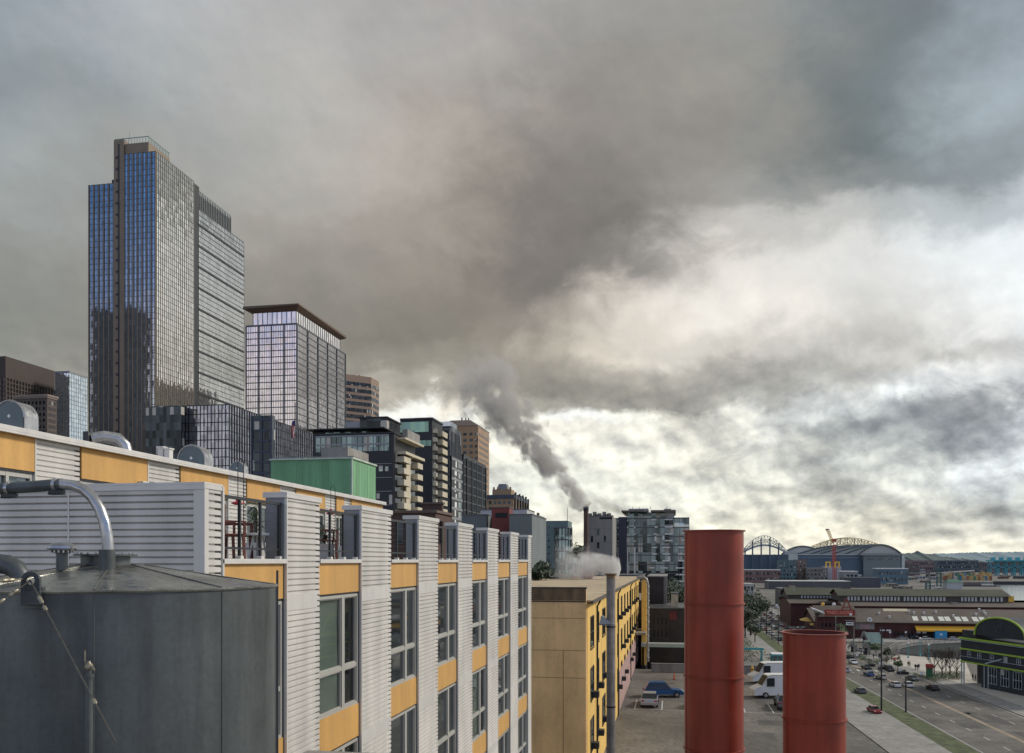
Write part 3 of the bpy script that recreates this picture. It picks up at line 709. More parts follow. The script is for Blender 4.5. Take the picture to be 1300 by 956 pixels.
stack(995.5, 1071.5, 803.5, 12.4, (911,), 'shorter wide red oxide painted exhaust stack with an open top')
# ------------------------------------------------------------------ downtown
def px_box(uL, uC, uR, vtop, Y):
    """extent of an axis-aligned block whose near right-hand corner is seen at column uC on the plane y=Y"""
    xc = X(uC, Y); return (X(uL, Y), xc, Y, Yx(uR, xc), Z(vtop, xc, Y))
def grid_windows(par, face, plane, cells, mat, proud=.03, name='window', frame=None, ft=.12, cap=100):
    """cells = [(a0,a1,z0,z1)]; the largest are parts of their own, anything past the cap is one mass"""
    def one(mb, c, full=True):
        a0, a1, z0, z1 = c
        def bx(p, q, r, s_, d0, d1, mi):
            mb.m = mi
            if face == 'y': mb.box(p, q, plane-d1, plane-d0, r, s_)
            elif face == 'x': mb.box(plane+d0, plane+d1, p, q, r, s_)
            else: mb.box(plane-d1, plane-d0, p, q, r, s_)
        bx(a0, a1, z0, z1, -.02, proud, 0)
        if frame is not None:
            t = ft; e = proud+.06
            bx(a0-t, a0, z0-t, z1+t, -.02, e, 1); bx(a1, a1+t, z0-t, z1+t, -.02, e, 1)
            bx(a0, a1, z1, z1+t, -.02, e, 1); bx(a0, a1, z0-t, z0, -.02, e, 1)
    mats = [mat] if frame is None else [mat, frame]
    for c in cells[:cap]:
        m = MB(); one(m, c); m.build(name, mats, par)
    if len(cells) > cap:
        m = MB()
        for c in cells[cap:]: one(m, c)
        tag(m.build(name+'s', mats, par), kind='stuff')
def cells(a0, a1, z0, z1, na, nz, fa=.6, fz=.55, skip=None, jit=0):
    out = []; da = (a1-a0)/na; dz_ = (z1-z0)/nz
    for j in range(nz):
        for i in range(na):
            if skip and skip(i, j): continue
            c = a0+da*(i+.5); e = z1-dz_*(j+.5)
            out.append((c-da*fa/2, c+da*fa/2, e-dz_*fz/2, e+dz_*fz/2))
    return out
def wallmb(x0, x1, y0, y1, z0, z1): return MB().box(x0, x1, y0, y1, z0, z1)
def roof_clutter(par, x0, x1, y0, y1, z, n, seed, s=1.5, mat=None, name='roof_unit'):
    rnd = random.Random(seed)
    for _ in range(n):
        cx, cy = rnd.uniform(x0+s, x1-s), rnd.uniform(y0+s*.5, max(y0+s*.6, y1-s)); a, b, h = rnd.uniform(.4, 1)*s, rnd.uniform(.4, 1)*s, rnd.uniform(.5, 1.2)*s
        m = MB(); m.box(cx-a, cx+a, cy-b, cy+b, z, z+h); m.box(cx-a*.8, cx+a*.8, cy-b*.8, cy+b*.8, z+h, z+h*1.12); m.build(name, mat or M_GREYM, par)

GZ = 20.0   # the downtown shelf the buildings stand on
M_TBLUE = glass('tower_glass', (.62, .65, .68), .95, .04, (1.6, 1.6, 3.9), .012, .012, .3)
M_TSIDE = glass('tower_side_glass', (.88, .84, .76), .9, .06, (1.5, 1.5, 3.9), .05, .02, .3)
M_TSIDE2 = glass('tower_rear_glass', (.88, .86, .80), .9, .06, (1.6, 1.6, 3.9), .04, .02, .18)
M_DGLASS = glass('dark_glass', (.05, .065, .075), .7, .06, (1.6, 1.6, 3.2), .06, 0, .8, lit=.05)
M_BLACKC = mk('black_cladding', (.022, .024, .027), .5, .2, var=.2, scale=.2)
M_BRONZE = mk('bronze_fin', (.19, .145, .10), .5, .3, var=.15, scale=.1)
M_OLIVE = mk('champagne_fin', (.20, .19, .165), .5, .3, var=.15, scale=.1)
M_MULL = mk('mullion_grey', (.10, .105, .11), .5, .4, var=.15, scale=.2)
M_BEIGEC = mk('beige_balcony', (.55, .49, .36), .8, var=.15, scale=.3, streak=.1)
M_BROWN = mk('brown_stone', (.055, .04, .034), .75, var=.2, scale=.05)
M_TAN = mk('tan_stone', (.36, .235, .14), .8, var=.15, scale=.08, fine=.08)

def fins(par, face, plane, a0, a1, z0, z1, step, w_, d, mat, name='vertical_fins', alt=None):
    m = MB(); n = max(1, round((a1-a0)/step))
    for i in range(n+1):
        a = a0+(a1-a0)*i/n; dd = d
        m.m = (i % 2) if alt else 0
        if face == 'y': m.box(a-w_/2, a+w_/2, plane-dd, plane+.05, z0, z1)
        else: m.box(plane-.05, plane+dd, a-w_/2, a+w_/2, z0, z1)
    return m.build(name, [mat, alt] if alt else mat, par)
def bands(par, face, plane, a0, a1, z0, z1, step, h, d, mat, name='floor_bands'):
    m = MB(); z = z1
    while z > z0:
        if face == 'y': m.box(a0, a1, plane-d, plane+.05, z-h, z)
        else: m.box(plane-.05, plane+d, a0, a1, z-h, z)
        z -= step
    return m.build(name, mat, par)

# tallest tower --------------------------------------------------------------
Y0 = 540; xc = X(198, Y0); xl = X(145, Y0); y1 = Yx(246, xc); zt = Z(192, xc, Y0)
tw = thing('glass_tower', 'tallest dark glass tower with bronze vertical fins and blue sky reflections at top left', 'skyscraper', (xc, Y0, GZ))
wallmb(xl, xc, Y0, y1, GZ, zt).build('tower_shaft', M_TSIDE, tw)
xg = X(158, Y0)
MB().box(xg, xc-.2, Y0-.35, Y0-.02, GZ, zt-.5).build('north_glass', M_TBLUE, tw)
fins(tw, 'y', Y0-.36, xg, xc, GZ, zt, (xc-xg)/7, .75, .5, M_BRONZE)
fins(tw, 'y', Y0-.36, xg, xc, GZ, zt, (xc-xg)/21, .16, .25, M_MULL, 'mullions')
bands(tw, 'y', Y0-.36, xg, xc, GZ, zt, 3.95, .3, .12, M_MULL)
fins(tw, 'x', xc+.02, Y0+.6, y1, GZ, zt, 2.5, .34, .26, M_BRONZE, alt=M_OLIVE)
bands(tw, 'x', xc+.02, Y0, y1, GZ, zt, 3.95, .25, .12, M_MULL)
ztc = Z(184, xl, Y0)
m = MB(); m.box(xl, xg-.1, Y0-.5, Y0+12, GZ, ztc+3); m.build('bronze_edge', M_BRONZE, tw)
m = MB(); m.box(xl+3.2, xl+4.4, Y0-.62, Y0-.45, GZ, ztc)
zq = GZ+2
while zq < ztc-4: m.box(xl+1.6, xl+4.2, Y0-.7, Y0-.48, zq, zq+1.6); zq += 3.95*2
m.build('edge_slots', M_BLACKC, tw)
zcr = Z(176.5, xl, Y0)
m = MB(); m.box(xl, xc-6, Y0+.5, Y0+26, zt-2, zcr-4); m.build('crown', M_BRONZE, tw)
m = MB()
for i in range(13):
    a = xl+(xc-6-xl)*i/12; m.box(a-.12, a+.12, Y0+.4, Y0+.6, zcr-4, zcr)
for i in range(14):
    b = Y0+.5+26*i/14; m.box(xc-6.2, xc-5.9, b-.12, b+.12, zcr-4, zcr)
m.box(xl, xc-6, Y0+.3, Y0+.5, zcr-.5, zcr); m.box(xc-6.2, xc-5.9, Y0+.5, Y0+26, zcr-.5, zcr); m.box(xl+9, xl+9.2, Y0+4, Y0+4.2, zcr, zcr+6)
m.build('crown_railing', mk('crown_green_steel', (.16, .24, .21), .5, .3, var=.2), tw)
# rear half of the tower
ya, yb = Yx(253, xc), Yx(310, xc); zt2 = Z(265.5, xc, ya)
MB().box(xl, xc-.6, y1+.02, yb, GZ, zt2).build('rear_shaft', M_TSIDE2, tw)
MB().box(xl, xc-.1, y1+.03, ya, GZ, Z(232, xc, y1)).build('shadow_joint', M_BLACKC, tw)
MB().box(xc-.58, xc-.3, ya, yb-.1, GZ, zt2).build('rear_glass', M_TSIDE2, tw)
fins(tw, 'x', xc-.3, ya, yb, GZ, zt2, 1.7, .14, .2, M_MULL, 'mullions')
bands(tw, 'x', xc-.3, ya, yb, GZ, zt2, 3.95, .35, .25, M_MULL)
bands(tw, 'x', xc-.3, ya-1.5, yb, GZ, zt2-11, 3.95*4, 1.5, .5, M_BLACKC, 'belt_courses')
yc_ = Yx(295, xc); zc2 = Z(235, xc, y1)
m = MB(); m.box(xl+3, xc-1.6, y1+.1, yc_, zt2-3, zc2-3); m.build('rear_crown', M_MULL, tw)
fins(tw, 'x', xc-1.6, y1+1, yc_, zt2-1, zc2-1, 2.6, .3, .5, mk('crown_grey', (.15,.17,.16), .6), 'crown_fins')
m = MB()
for i in range(16): b = y1+(yc_-y1)*i/15; m.box(xc-1.9, xc-1.6, b-.12, b+.12, zc2-3, zc2+.5)
m.box(xc-1.9, xc-1.6, y1, yc_, zc2-.2, zc2+.1); m.build('crown_railing', bpy.data.materials['crown_green_steel'], tw)
# west wing
xw0, xw1 = X(113, Y0+1), X(144.5, Y0+1); zw = Z(234.5, xw0, Y0)
MB().box(xw0, xw1, Y0+1, Y0+40, GZ, zw).build('wing', M_TBLUE, tw)
fins(tw, 'y', Y0+.98, xw0, xw1, GZ, zw, (xw1-xw0)/5, .6, .5, M_BRONZE)
fins(tw, 'y', Y0+.98, xw0, xw1, GZ, zw, (xw1-xw0)/20, .14, .22, M_MULL, 'mullions')
bands(tw, 'y', Y0+.98, xw0, xw1, GZ, zw, 3.95, .3, .12, M_MULL)
MB().box(xw1, xl, Y0+3, Y0+30, GZ, zw+1).box(X(135, Y0), xl-.1, Y0+6, Y0+20, zw, Z(222.6, xl, Y0)).build('dark_recess', M_BLACKC, tw)

# second tower with flared roof ---------------------------------------------
Y0 = 480; xc = X(376.8, Y0); xl = X(312.5, Y0); y1 = Yx(438.5, xc); zt = Z(411, xc, Y0)
t2 = thing('glass_tower', 'square lilac glass tower with a flared brown roof to the right of the tallest tower', 'skyscraper', (xc, Y0, GZ))
M_T2 = glass('lilac_glass', (.80, .74, .70), .95, .05, (1.5, 1.5, 3.6), .03, .03, .25)
MB().box(xl, xc, Y0, y1, GZ, zt).build('tower_shaft', M_T2, t2)
fins(t2, 'y', Y0-.02, xl, xc, GZ, zt, 9.0, .55, .4, M_MULL, 'column_fins'); fins(t2, 'y', Y0-.02, xl, xc, GZ, zt, 1.5, .13, .15, M_MULL, 'mullions')
bands(t2, 'y', Y0-.02, xl, xc, GZ, zt, 3.75, .5, .2, M_MULL)
fins(t2, 'x', xc+.02, Y0+.2, y1, GZ, zt, 15.5, .7, .4, M_MULL, 'column_fins'); fins(t2, 'x', xc+.02, Y0, y1, GZ, zt, 1.55, .13, .15, M_MULL, 'mullions')
bands(t2, 'x', xc+.02, Y0, y1, GZ, zt, 3.75, .5, .2, M_MULL)
zs = Z(394.5, xc, Y0)
MB().box(xl+4, xc-.8, Y0+1, y1-8, zt, zs).build('attic_glass', M_T2, t2)
fins(t2, 'y', Y0+1, xl+4, xc-.8, zt, zs, 3.2, .3, .2, M_MULL, 'attic_mullions'); fins(t2, 'x', xc-.8, Y0+1, y1-8, zt, zs, 3.2, .3, .2, M_MULL, 'attic_mullions')
MB().box(xl, xc+.25, Y0-.25, y1, zt, zt+.5).build('ledge', M_MULL, t2)
zr = Z(386.5, xc, Y0)
m = MB(); pl = [(xl-1, Y0-2), (xc+2, Y0-2), (xc+2, y1-3), (xl-1, y1-3)]
a = [(xl+4, Y0+1), (xc-.8, Y0+1), (xc-.8, y1-8), (xl+4, y1-8)]
m.add([(p[0], p[1], zs) for p in a] + [(p[0], p[1], zr-1.5+.8*(i % 2)) for i, p in enumerate(pl)] + [(p[0], p[1], zr) for p in pl],
      [(0,1,5,4),(1,2,6,5),(2,3,7,6),(3,0,4,7),(4,5,9,8),(5,6,10,9),(6,7,11,10),(7,4,8,11),(8,9,10,11)])
m.build('flared_roof', mk('roof_brown', (.13, .085, .06), .6, .2, var=.2), t2)

# brown banded tower (bevelled plan)
t = thing('office_tower', 'brown stone tower ringed with dark window bands right of the flared roof tower', 'skyscraper', (*PD(455, 720), GZ))
P = [PD(425, 695), PD(471.5, 713), PD(481, 731), PD(478, 760), PD(425, 760)]
def ringtop(v): return Z(v, *PD(471.5, 713))
zt = ringtop(479)
MB().prism(P, GZ, zt).build('shaft', M_BROWNP := mk('banded_stone', (.27, .19, .14), .8, var=.12, scale=.05), t)
def shrink(P, k):
    cx = sum(p[0] for p in P)/len(P); cy = sum(p[1] for p in P)/len(P); return [((p[0]-cx)*k+cx, (p[1]-cy)*k+cy) for p in P]
z = ringtop(487.5); PB = shrink(P, 1.004)
for i in range(14):
    if z-2.6 < GZ: break
    MB().prism(PB, z-3.0, z).build('window_band', M_DGLASS, t); z -= 5.3
m = MB(); 
for u in (445, 449, 456): p = PD(u, 715); m.box(p[0]-.3, p[0]+.3, p[1]-.3, p[1]+.3, zt, zt+2.5)
m.build('aerial', M_DARKM, t)

# tan tower with sloped roof
Y0 = 600; x0, x1, y0, y1, zt = px_box(558, 607, 621, 540, Y0)
t = thing('office_tower', 'tan stone tower with a shallow dark hipped roof above the dark apartment slabs', 'skyscraper', (x1, y0, GZ))
MB().box(x0, x1, y0, y1, GZ, zt).build('shaft', M_TAN, t)
zr = zt+5.5; q = 9
m = MB(); m.add([(x0-.5,y0-.5,zt),(x1+.5,y0-.5,zt),(x1+.5,y1+.5,zt),(x0-.5,y1+.5,zt),(x0+6,y0+q,zr),(x1-8,y0+q,zr),(x1-8,y1-q,zr),(x0+6,y1-q,zr)],
      [(0,1,5,4),(1,2,6,5),(2,3,7,6),(3,0,4,7),(4,5,6,7),(3,2,1,0)]); m.build('roof', mk('tower_roof', (.12, .09, .08), .6, var=.15), t)
MB().box(x0+13, x0+13.8, y0+12, y0+13, zr, zr+2.5).box(x0+16, x0+16.6, y0+12, y0+13, zr, zr+2.2).box(x0+18, x0+18.6, y0+12, y0+13, zr, zr+2).build('roof_vents', M_DARKM, t)
cl = []
for i, (ua, ub) in enumerate(((588, 592.5), (596, 600), (603, 606.5))):
    a, b = X(ua, Y0), X(ub, Y0); z = Z(549, x1, Y0)
    for k in range(24): cl.append((a, b, z-2.0, z)); z -= 4.35
grid_windows(t, 'y', y0, cl, M_DGLASS, .04)
bands(t, 'x', x1+.02, y0+3, y1-3, GZ, Z(549, x1, y0), 4.35, 1.9, .06, mk('bronze_glass', (.16,.10,.06), .3, .6, var=.2), 'side_window_bands')

# brown towers at the left edge
Y0 = 620; x0, x1, y0, y1, zt = px_box(-40, 7, 69.5, 452, Y0)
t = thing('office_tower', 'dark brown tower with a plain windowless crown at the left edge', 'skyscraper', (x1, y0, GZ))
MB().box(x0, x1, y0, y1, GZ, zt).build('shaft', M_BROWN, t)
zc = Z(478, x1, Y0)
M_BRW = glass('brown_glass', (.10, .085, .085), .6, .1, (1.5, 1.5, 3.6), .05, 0, .7)
MB().box(x0, x1+.05, y0-.05, y1, GZ, zc).build('window_skin', M_BRW, t)
fins(t, 'x', x1+.05, y0, y1, GZ, zc, 3.4, 1.1, .6, M_BROWN, 'pier_fins'); bands(t, 'x', x1+.05, y0, y1, GZ, zc, 3.7, 1.0, .5, M_BROWN)
fins(t, 'y', y0-.05, x0, x1, GZ, zc, 3.4, 1.1, .6, M_BROWN, 'pier_fins'); bands(t, 'y', y0-.05, x0, x1, GZ, zc, 3.7, 1.0, .5, M_BROWN)
Y0 = 470; x0, x1, y0, y1, zt = px_box(18, 60, 72, 503, Y0)
t = thing('old_office_block', 'old brown stone block with a pale cornice in front of the dark brown tower', 'building', (x1, y0, GZ))
M_OLD = mk('old_stone', (.10, .078, .064), .8, var=.25, scale=.1)
MB().box(x0, x1, y0, y1, GZ, zt).build('wall', M_OLD, t)
MB().box(x0-.8, x1+.8, y0-.8, y1+.8, zt, zt+1.2).box(x0-.4, x1+.4, y0-.4, y1+.4, zt-1, zt).build('cornice', mk('pale_cornice', (.25, .2, .17), .8), t)
grid_windows(t, 'y', y0, cells(x0+1, x1-1, zt-42, zt-2, 8, 11, .5, .6), M_DGLASS, .03)
grid_windows(t, 'x', x1, cells(y0+1, y1-1, zt-42, zt-2, 10, 11, .5, .6), M_DGLASS, .03, cap=12)
# blue glass tower
Y0 = 660; x0, x1, y0, y1, zt = px_box(70, 88, 111, 473, Y0)
t = thing('glass_tower', 'small pale blue glass tower between the brown tower and the tallest tower', 'skyscraper', (x1, y0, GZ))
M_PALEB = glass('pale_blue_glass', (.60, .68, .72), .9, .07, (2, 2, 3.8), .05, .03, .15)
MB().box(x0, x1, y0, y1, GZ, zt).build('shaft', M_PALEB, t)
bands(t, 'y', y0-.02, x0, x1, GZ, zt, 3.8, .4, .15, M_GREYM); bands(t, 'x', x1+.02, y0, y1, GZ, zt, 3.8, .4, .15, M_GREYM)
fins(t, 'y', y0-.02, x0, x1, GZ, zt, 3, .2, .15, M_GREYM); fins(t, 'x', x1+.02, y0, y1, GZ, zt, 3, .2, .15, M_GREYM)
MB().box(x0-.3, x1+.3, y0-.3, y1+.3, zt, zt+1.5).build('parapet', M_GREYM, t)

# slab tower standing left of the picture: the photo shows it mirrored in the tallest tower
t = thing('office_tower', 'dark slab tower beyond the left edge mirrored in the tallest glass tower', 'skyscraper', (-575, 250, GZ))
MB().box(-600, -552, 238, 268, GZ, 300).build('shaft', M_BLACKC, t)
bands(t, 'x', -552, 238, 268, GZ, 300, 4.2, 1.6, .3, M_MULL); bands(t, 'y', 237.95, -600, -552, GZ, 300, 4.2, 1.6, .3, M_MULL)
m = MB(); m.box(-600, -552, 268.02, 268.4, GZ, 60)
z = 60
while z < 298: m.box(-600, -552, 268.02, 268.4, z, z+1.6); z += 4.2
for q in range(8): m.box(-600+q*6.6, -598.6+q*6.6, 268.02, 268.6, GZ, 300)
m.build('rear_bands', M_MULL, t)
# low glass blocks in front of the towers
Y0 = 330; x0, x1, y0, y1, zt = px_box(196, 291, 400, 513, Y0)
t = thing('glass_block', 'wide low block of dark ribbed glass standing at the foot of the tallest tower', 'building', (x1, y0, GZ))
M_LOWG = glass('ribbed_dark_glass', (.42, .42, .46), .9, .05, (1.2, 1.2, 3.4), .06, .05, .45)
MB().box(x0, x1, y0, y1, GZ, zt).build('shaft', M_LOWG, t)
fins(t, 'y', y0-.02, x0, x1, GZ, zt, 1.6, .16, .3, M_MULL); fins(t, 'x', x1+.02, y0, y1, GZ, zt, 2.2, .2, .35, M_MULL)
bands(t, 'y', y0-.02, x0, x1, GZ, zt, 3.6, .35, .12, M_BLACKC); bands(t, 'x', x1+.02, y0, y1, GZ, zt, 3.6, .35, .12, M_BLACKC)
MB().box(x0, X(230, Y0-6), y0-6, y0-.4, GZ, zt-1).build('projecting_bay', M_DGLASS, t)
MB().box(x0+20, x1-3, y0+4, y1-6, zt, zt+.8).build('roof_slab', M_BLACKC, t)
Y0 = 250; x0, x1, y0, y1, zt = px_box(319, 345.5, 349, 527, Y0)
t = thing('dark_glass_block', 'narrow blue black glass block standing just left of the flagpole', 'building', (x1, y0, GZ))
MB().box(x0, x1, y0, y1, GZ, zt).build('shaft', M_DGLASS, t)
bands(t, 'y', y0-.02, x0+1, x1-1, GZ, zt-1, 3.3, .7, .15, M_TRIMB := mk('navy_cladding', (.045, .06, .085), .6, var=.2)); fins(t, 'y', y0-.02, x0+.2, x1-.2, GZ, zt, (x1-x0)/2.05, .6, .25, M_TRIMB)
Y0 = 200; x0, x1, y0, y1, zt = px_box(349, 386, 398, 583, Y0)
t = thing('flag_building', 'small grey rooftop pavilion behind the green block with a stair hut', 'building', (x1, y0, GZ))
MB().box(x0, x1, y0, y1, GZ, zt).build('wall', mk('pale_stucco', (.34, .31, .25), .85, var=.2), t)
grid_windows(t, 'y', y0, cells(x0+.5, x1-.3, zt-3.4, zt-.6, 4, 1, .6, .7), M_DGLASS, .03)
MB().box(x0-.3, x1+.3, y0-.3, y1, zt, zt+.5).build('roof_edge', M_GREYM, t)
fx_, fy_ = X(375, 190), 190
t = thing('flagpole', 'tall thin flagpole rising behind the green block', 'flagpole', (fx_, fy_, GZ))
MB().tube([(fx_, fy_, GZ), (fx_, fy_, Z(512, fx_, fy_))], [.16, .07], 8).build('pole', M_DARKM, t)
MB().lathe((fx_, fy_, Z(512, fx_, fy_)), [(0, .3), (.12, .2), (.16, .1), (0, 0)], 10).build('finial', M_YEL, t)
zf1, zf0 = Z(533, fx_, fy_), Z(556, fx_, fy_)
flag = thing('flag', 'limp red and white striped flag with a blue corner hanging from the flagpole', 'flag', (fx_, fy_, zf1))
M_FR, M_FW, M_FB = mk('flag_red', (.45, .03, .035), .8), mk('flag_white', (.6, .58, .55), .8), mk('flag_blue', (.03, .05, .18), .8)
m = MB(); nn_ = 13
for k in range(nn_):
    m.m = k % 2; h = (zf1-zf0)
    for j in range(6):
        def fp(a, b):   # a 0..1 across, b 0..1 down the hanging cloth
            x = fx_-.08 - .95*a*(1-.35*b) + .12*math.sin(9*a+4*b); y = fy_-.15 + .25*math.sin(14*a+3*b); return (x, y, zf1-.2 - h*(.9*b) - .5*a)
        a0_, a1_ = k/nn_, (k+1)/nn_; m.quad(fp(a0_, j/6), fp(a1_, j/6), fp(a1_, (j+1)/6), fp(a0_, (j+1)/6))
m.build('stripes', [M_FR, M_FW], flag, smooth=True)
MB().add([(fx_+.02, fy_-.42, zf1-.1), (fx_-.5, fy_-.45, zf1-.35), (fx_-.45, fy_-.46, zf1-1.6), (fx_+.05, fy_-.43, zf1-1.3)], [(0,1,2,3)]).build('canton', M_FB, flag)

# green metal box building + beige roof strip
Y0 = 60; x0, x1, y0, y1, zt = px_box(344, 446.5, 477, 582.5, Y0)
t = thing('green_block', 'windowless bright green sheet metal block above the ochre and silver roof line', 'building', (x1, y0, GZ))
MB().box(x0, x1, y0, y1, GZ, zt).build('wall', M_GREEN, t)
m = MB(); k = x0
while k < x1-.1: m.box(k, k+.012, y0-.012, y0, GZ, zt-.2); k += .5
k = y0+.3
while k < y1: m.box(x1, x1+.012, k, k+.012, GZ, zt-.2); k += .6
m.build('sheet_joints', M_GREEN, t)
MB().box(x0-.1, x1+.12, y0-.12, y1, zt, zt+.12).box(x1-.04, x1+.07, y0-.07, y0+.05, GZ, zt).build('trim', M_LT := mk('pale_green_trim', (.42, .5, .42), .6), t)
Y0 = 75; xx = X(425, Y0); 
t = thing('roof_housing', 'long low weathered grey rooftop housing just behind the green block', 'roof housing', (xx, Y0, GZ))
xa, xb = X(392, Y0), X(449, Y0)
m = MB(); z0_ = GZ; za = Z(573, xb, Y0)
m.prism([(xa, Y0), (xb, Y0), (xb, Y0+2), (xa, Y0+2)], GZ, za-.4); m.build('casing', M_CONC, t)
m = MB(); m.prism([(xa+1, Y0+.5), (xa+3.6, Y0+.5), (xa+3.6, Y0+6), (xa+1, Y0+6)], za-.4, za+.5); m.build('hood', M_CONC, t)

# dark apartment slab A ------------------------------------------------------
def balcony(par, x, y0, y1, z, d=1.6, h=1.05, mat=M_BEIGEC):
    m = MB(); m.box(x, x+d, y0, y1, z-.22, z); m.box(x+d-.12, x+d, y0, y1, z, z+h); m.box(x, x+d-.12, y0, y0+.12, z, z+h); m.box(x, x+d-.12, y1-.12, y1, z, z+h)
    m.build('balcony', mat, par)
Y0 = 180; x0, x1, y0, y1, zt = px_box(398, 500, 527, 550, Y0)
t = thing('apartment_block', 'black clad apartment block with beige balconies and a two storey glass band', 'apartment building', (x1, y0, GZ))
def za(v): return Z(v, x1, Y0)
MB().box(x0, x1, y0, y1, GZ, zt).build('wall', M_BLACKC, t)
M_TG = glass('teal_glass', (.22, .30, .30), .75, .08, (1.3, 1.3, 3.2), .08, .04, .7, lit=.14)
MB().box(x0+.5, x1-1.0, y0-.08, y0+.02, za(572), za(552)).build('glass_band', M_TG, t)
fins(t, 'y', y0-.1, x0+.5, x1-1, za(572), za(552), 1.25, .08, .08, M_BLACKC, 'mullions'); bands(t, 'y', y0-.1, x0+.5, x1-1, za(572), za(551), za(551)-za(562), .35, .12, M_GREYM)
MB().box(x0-1, x1-6, y0+2, y1-3, zt, za(543)).build('attic_wall', M_BLACKC, t)
MB().box(x0-1.5, x1-2, y0-.6, y1-2, za(543.5), za(542)).box(x0+.4, x1+.3, y0-.5, y1, zt-.05, zt+.25).build('roof_slab', M_BLACKC, t)
MB().box(x0+2, x1-7, y0+1.9, y0+1.98, zt+.3, za(544)).build('attic_glass', M_TG, t)
xp0, xp1 = X(457, Y0+4), X(491, Y0+4)
MB().box(xp0, xp1, Y0+4, y1-2, za(543), za(526)).build('penthouse', M_DGLASS, t)
MB().box(xp0-.3, xp1+.3, Y0+3.6, y1-1.6, za(526), za(524.5)).build('penthouse_roof', M_BLACKC, t)
xq = X(437, Y0+4); MB().box(xq, xp0-.1, Y0+4.5, y1-2, za(543), za(529)).build('lift_tower', M_GREYM, t)
m = MB(); rnd = random.Random(3)
for _ in range(400):     # roof garden greenery
    a, b = rnd.uniform(x0+4, x1-3), rnd.uniform(y0+.2, y0+1.6); z = zt+.3+rnd.random()**2*2.2; s_ = .14
    v = [Vector((a, b, z))+Vector((rnd.uniform(-1,1), rnd.uniform(-1,1), rnd.uniform(-1,1)))*s_ for _ in range(3)]; m.add(v, [(0,1,2)])
m.build('roof_planting', M_LEAF2, t)
bt = MB(); bt.box(x1+.02, x1+.12, y0+.5, y1-.5, GZ, za(575)); bt.build('side_glass', M_DGLASS, t)
MB().box(x1-.1, x1+2.2, y0+1.5, y1+.6, za(575.5), za(572)).box(x1-.1, x1+2.0, y0+2, y1+.4, za(556), za(553.5)).build('side_slabs', M_BEIGEC, t)
MB().box(x1+.02, x1+1.2, y0+6, y1-.2, za(553), za(540)).build('corner_panel', M_CONC, t)
z = za(584)
for k in range(9):
    yy = y0+2.0; balcony(t, x1+.1, yy, yy+5.0, z); balcony(t, x1+.1, y1-4.5, y1-.4, z-.4, d=1.9); z -= 2.55
z = za(584)
MB().box(x1+.12, x1+.5, y0+7.4, y1-5, GZ, za(577)).build('beige_pier', M_BEIGEC, t)
grid_windows(t, 'y', y0, [(X(481, Y0), X(486, Y0), za(598), za(591)), (X(489, Y0), X(493, Y0), za(598), za(592)), (X(478, Y0), X(482, Y0), za(633), za(626)), (X(494, Y0), X(498, Y0), za(640), za(628))], glass('lit_pane', (.4, .5, .42), .3, .2, lit=.5), .04)
bands(t, 'y', y0-.02, x0, x1-.5, GZ, za(588), 3.0, .12, .06, M_GREYM)
# slab B
Y0 = 230; x0, x1, y0, y1, zt = px_box(508, 548.6, 561.5, 532.5, Y0)
t = thing('apartment_block', 'black apartment slab with a pale green glass stripe and a column of beige balconies', 'apartment building', (x1, y0, GZ))
def za(v): return Z(v, x1, Y0)
MB().box(x0, x1, y0, y1, GZ, zt).build('wall', M_BLACKC, t)
MB().box(x0, x1-1, y0-.08, y0, za(548), za(535)).box(x0, x1-.2, y0-.08, y0, za(566), za(559)).build('glass_stripe', glass('green_glass', (.25, .42, .34), .6, .1, (1.4,1.4,3), .08, 0, .5), t)
fins(t, 'y', y0-.1, x0, x1-.2, za(566), za(559), 1.3, .07, .06, M_BLACKC, 'mullions')
MB().box(x0, x1+.3, y0-.3, y1, zt, zt+.5).box(x1-6, x1-1, y0+3, y1-1, zt+.5, zt+1.1).build('roof_slab', M_BLACKC, t)
z = za(544)
for k in range(12):
    MB().box(x1+.05, x1+1.1, y0+.2, y0+1.6, z-1.15, z).build('corner_panel', M_BEIGEC, t)
    balcony(t, x1+.1, y1-5.6, y1-.2, z-1.2, d=1.5, h=1.25); z -= 2.42
grid_windows(t, 'x', x1, cells(y0+1.8, y1-5.8, z, za(537), 1, 12, .8, .7), M_DGLASS, .03)
# slab C
Y0 = 262; x0, x1, y0, y1, zt = px_box(552, 571, 585, 548, Y0)
t = thing('apartment_block', 'slim dark glass apartment tower with white strips beside the grey gridded block', 'apartment building', (x1, y0, GZ))
def za(v): return Z(v, x1, Y0)
MB().box(x0, x1, y0, y1, GZ, za(540)).build('wall', M_DGLASS, t)
MB().box(x1+.02, x1+.5, y0+.6, y1, GZ, za(578)).build('lower_skin', M_BLACKC, t)
MB().box(x0-.1, x1+.3, y0-.3, y0+3, za(541), za(537)).box(x0+1, x1-.5, y0+3, y1-3, za(541), za(533)).build('roof_box', glass('sky_glass', (.5,.55,.58), .8, .1), t)
fins(t, 'x', x1+.04, y0+.4, y1, za(578), za(546), 1.7, .22, .2, M_GREYM); bands(t, 'x', x1+.5, y0+.4, y1, GZ, za(580), 3.1, .8, .12, M_GREYM)
bands(t, 'y', y0-.02, x0, x1-.2, GZ, za(541), 3.1, .5, .15, M_BLACKC); fins(t, 'y', y0-.02, x0, x1-.2, GZ, za(541), 1.9, .25, .15, M_MULL)
rnd = random.Random(5); cl = []
z = za(583)
for k in range(17):
    cl.append((y0+4+rnd.choice((0, 1.1)), y0+5.6+rnd.choice((0, 1.1)), z-2.0, z)); z -= 2.6
grid_windows(t, 'x', x1+.5, cl, M_WHITE, .08, 'white_panel')
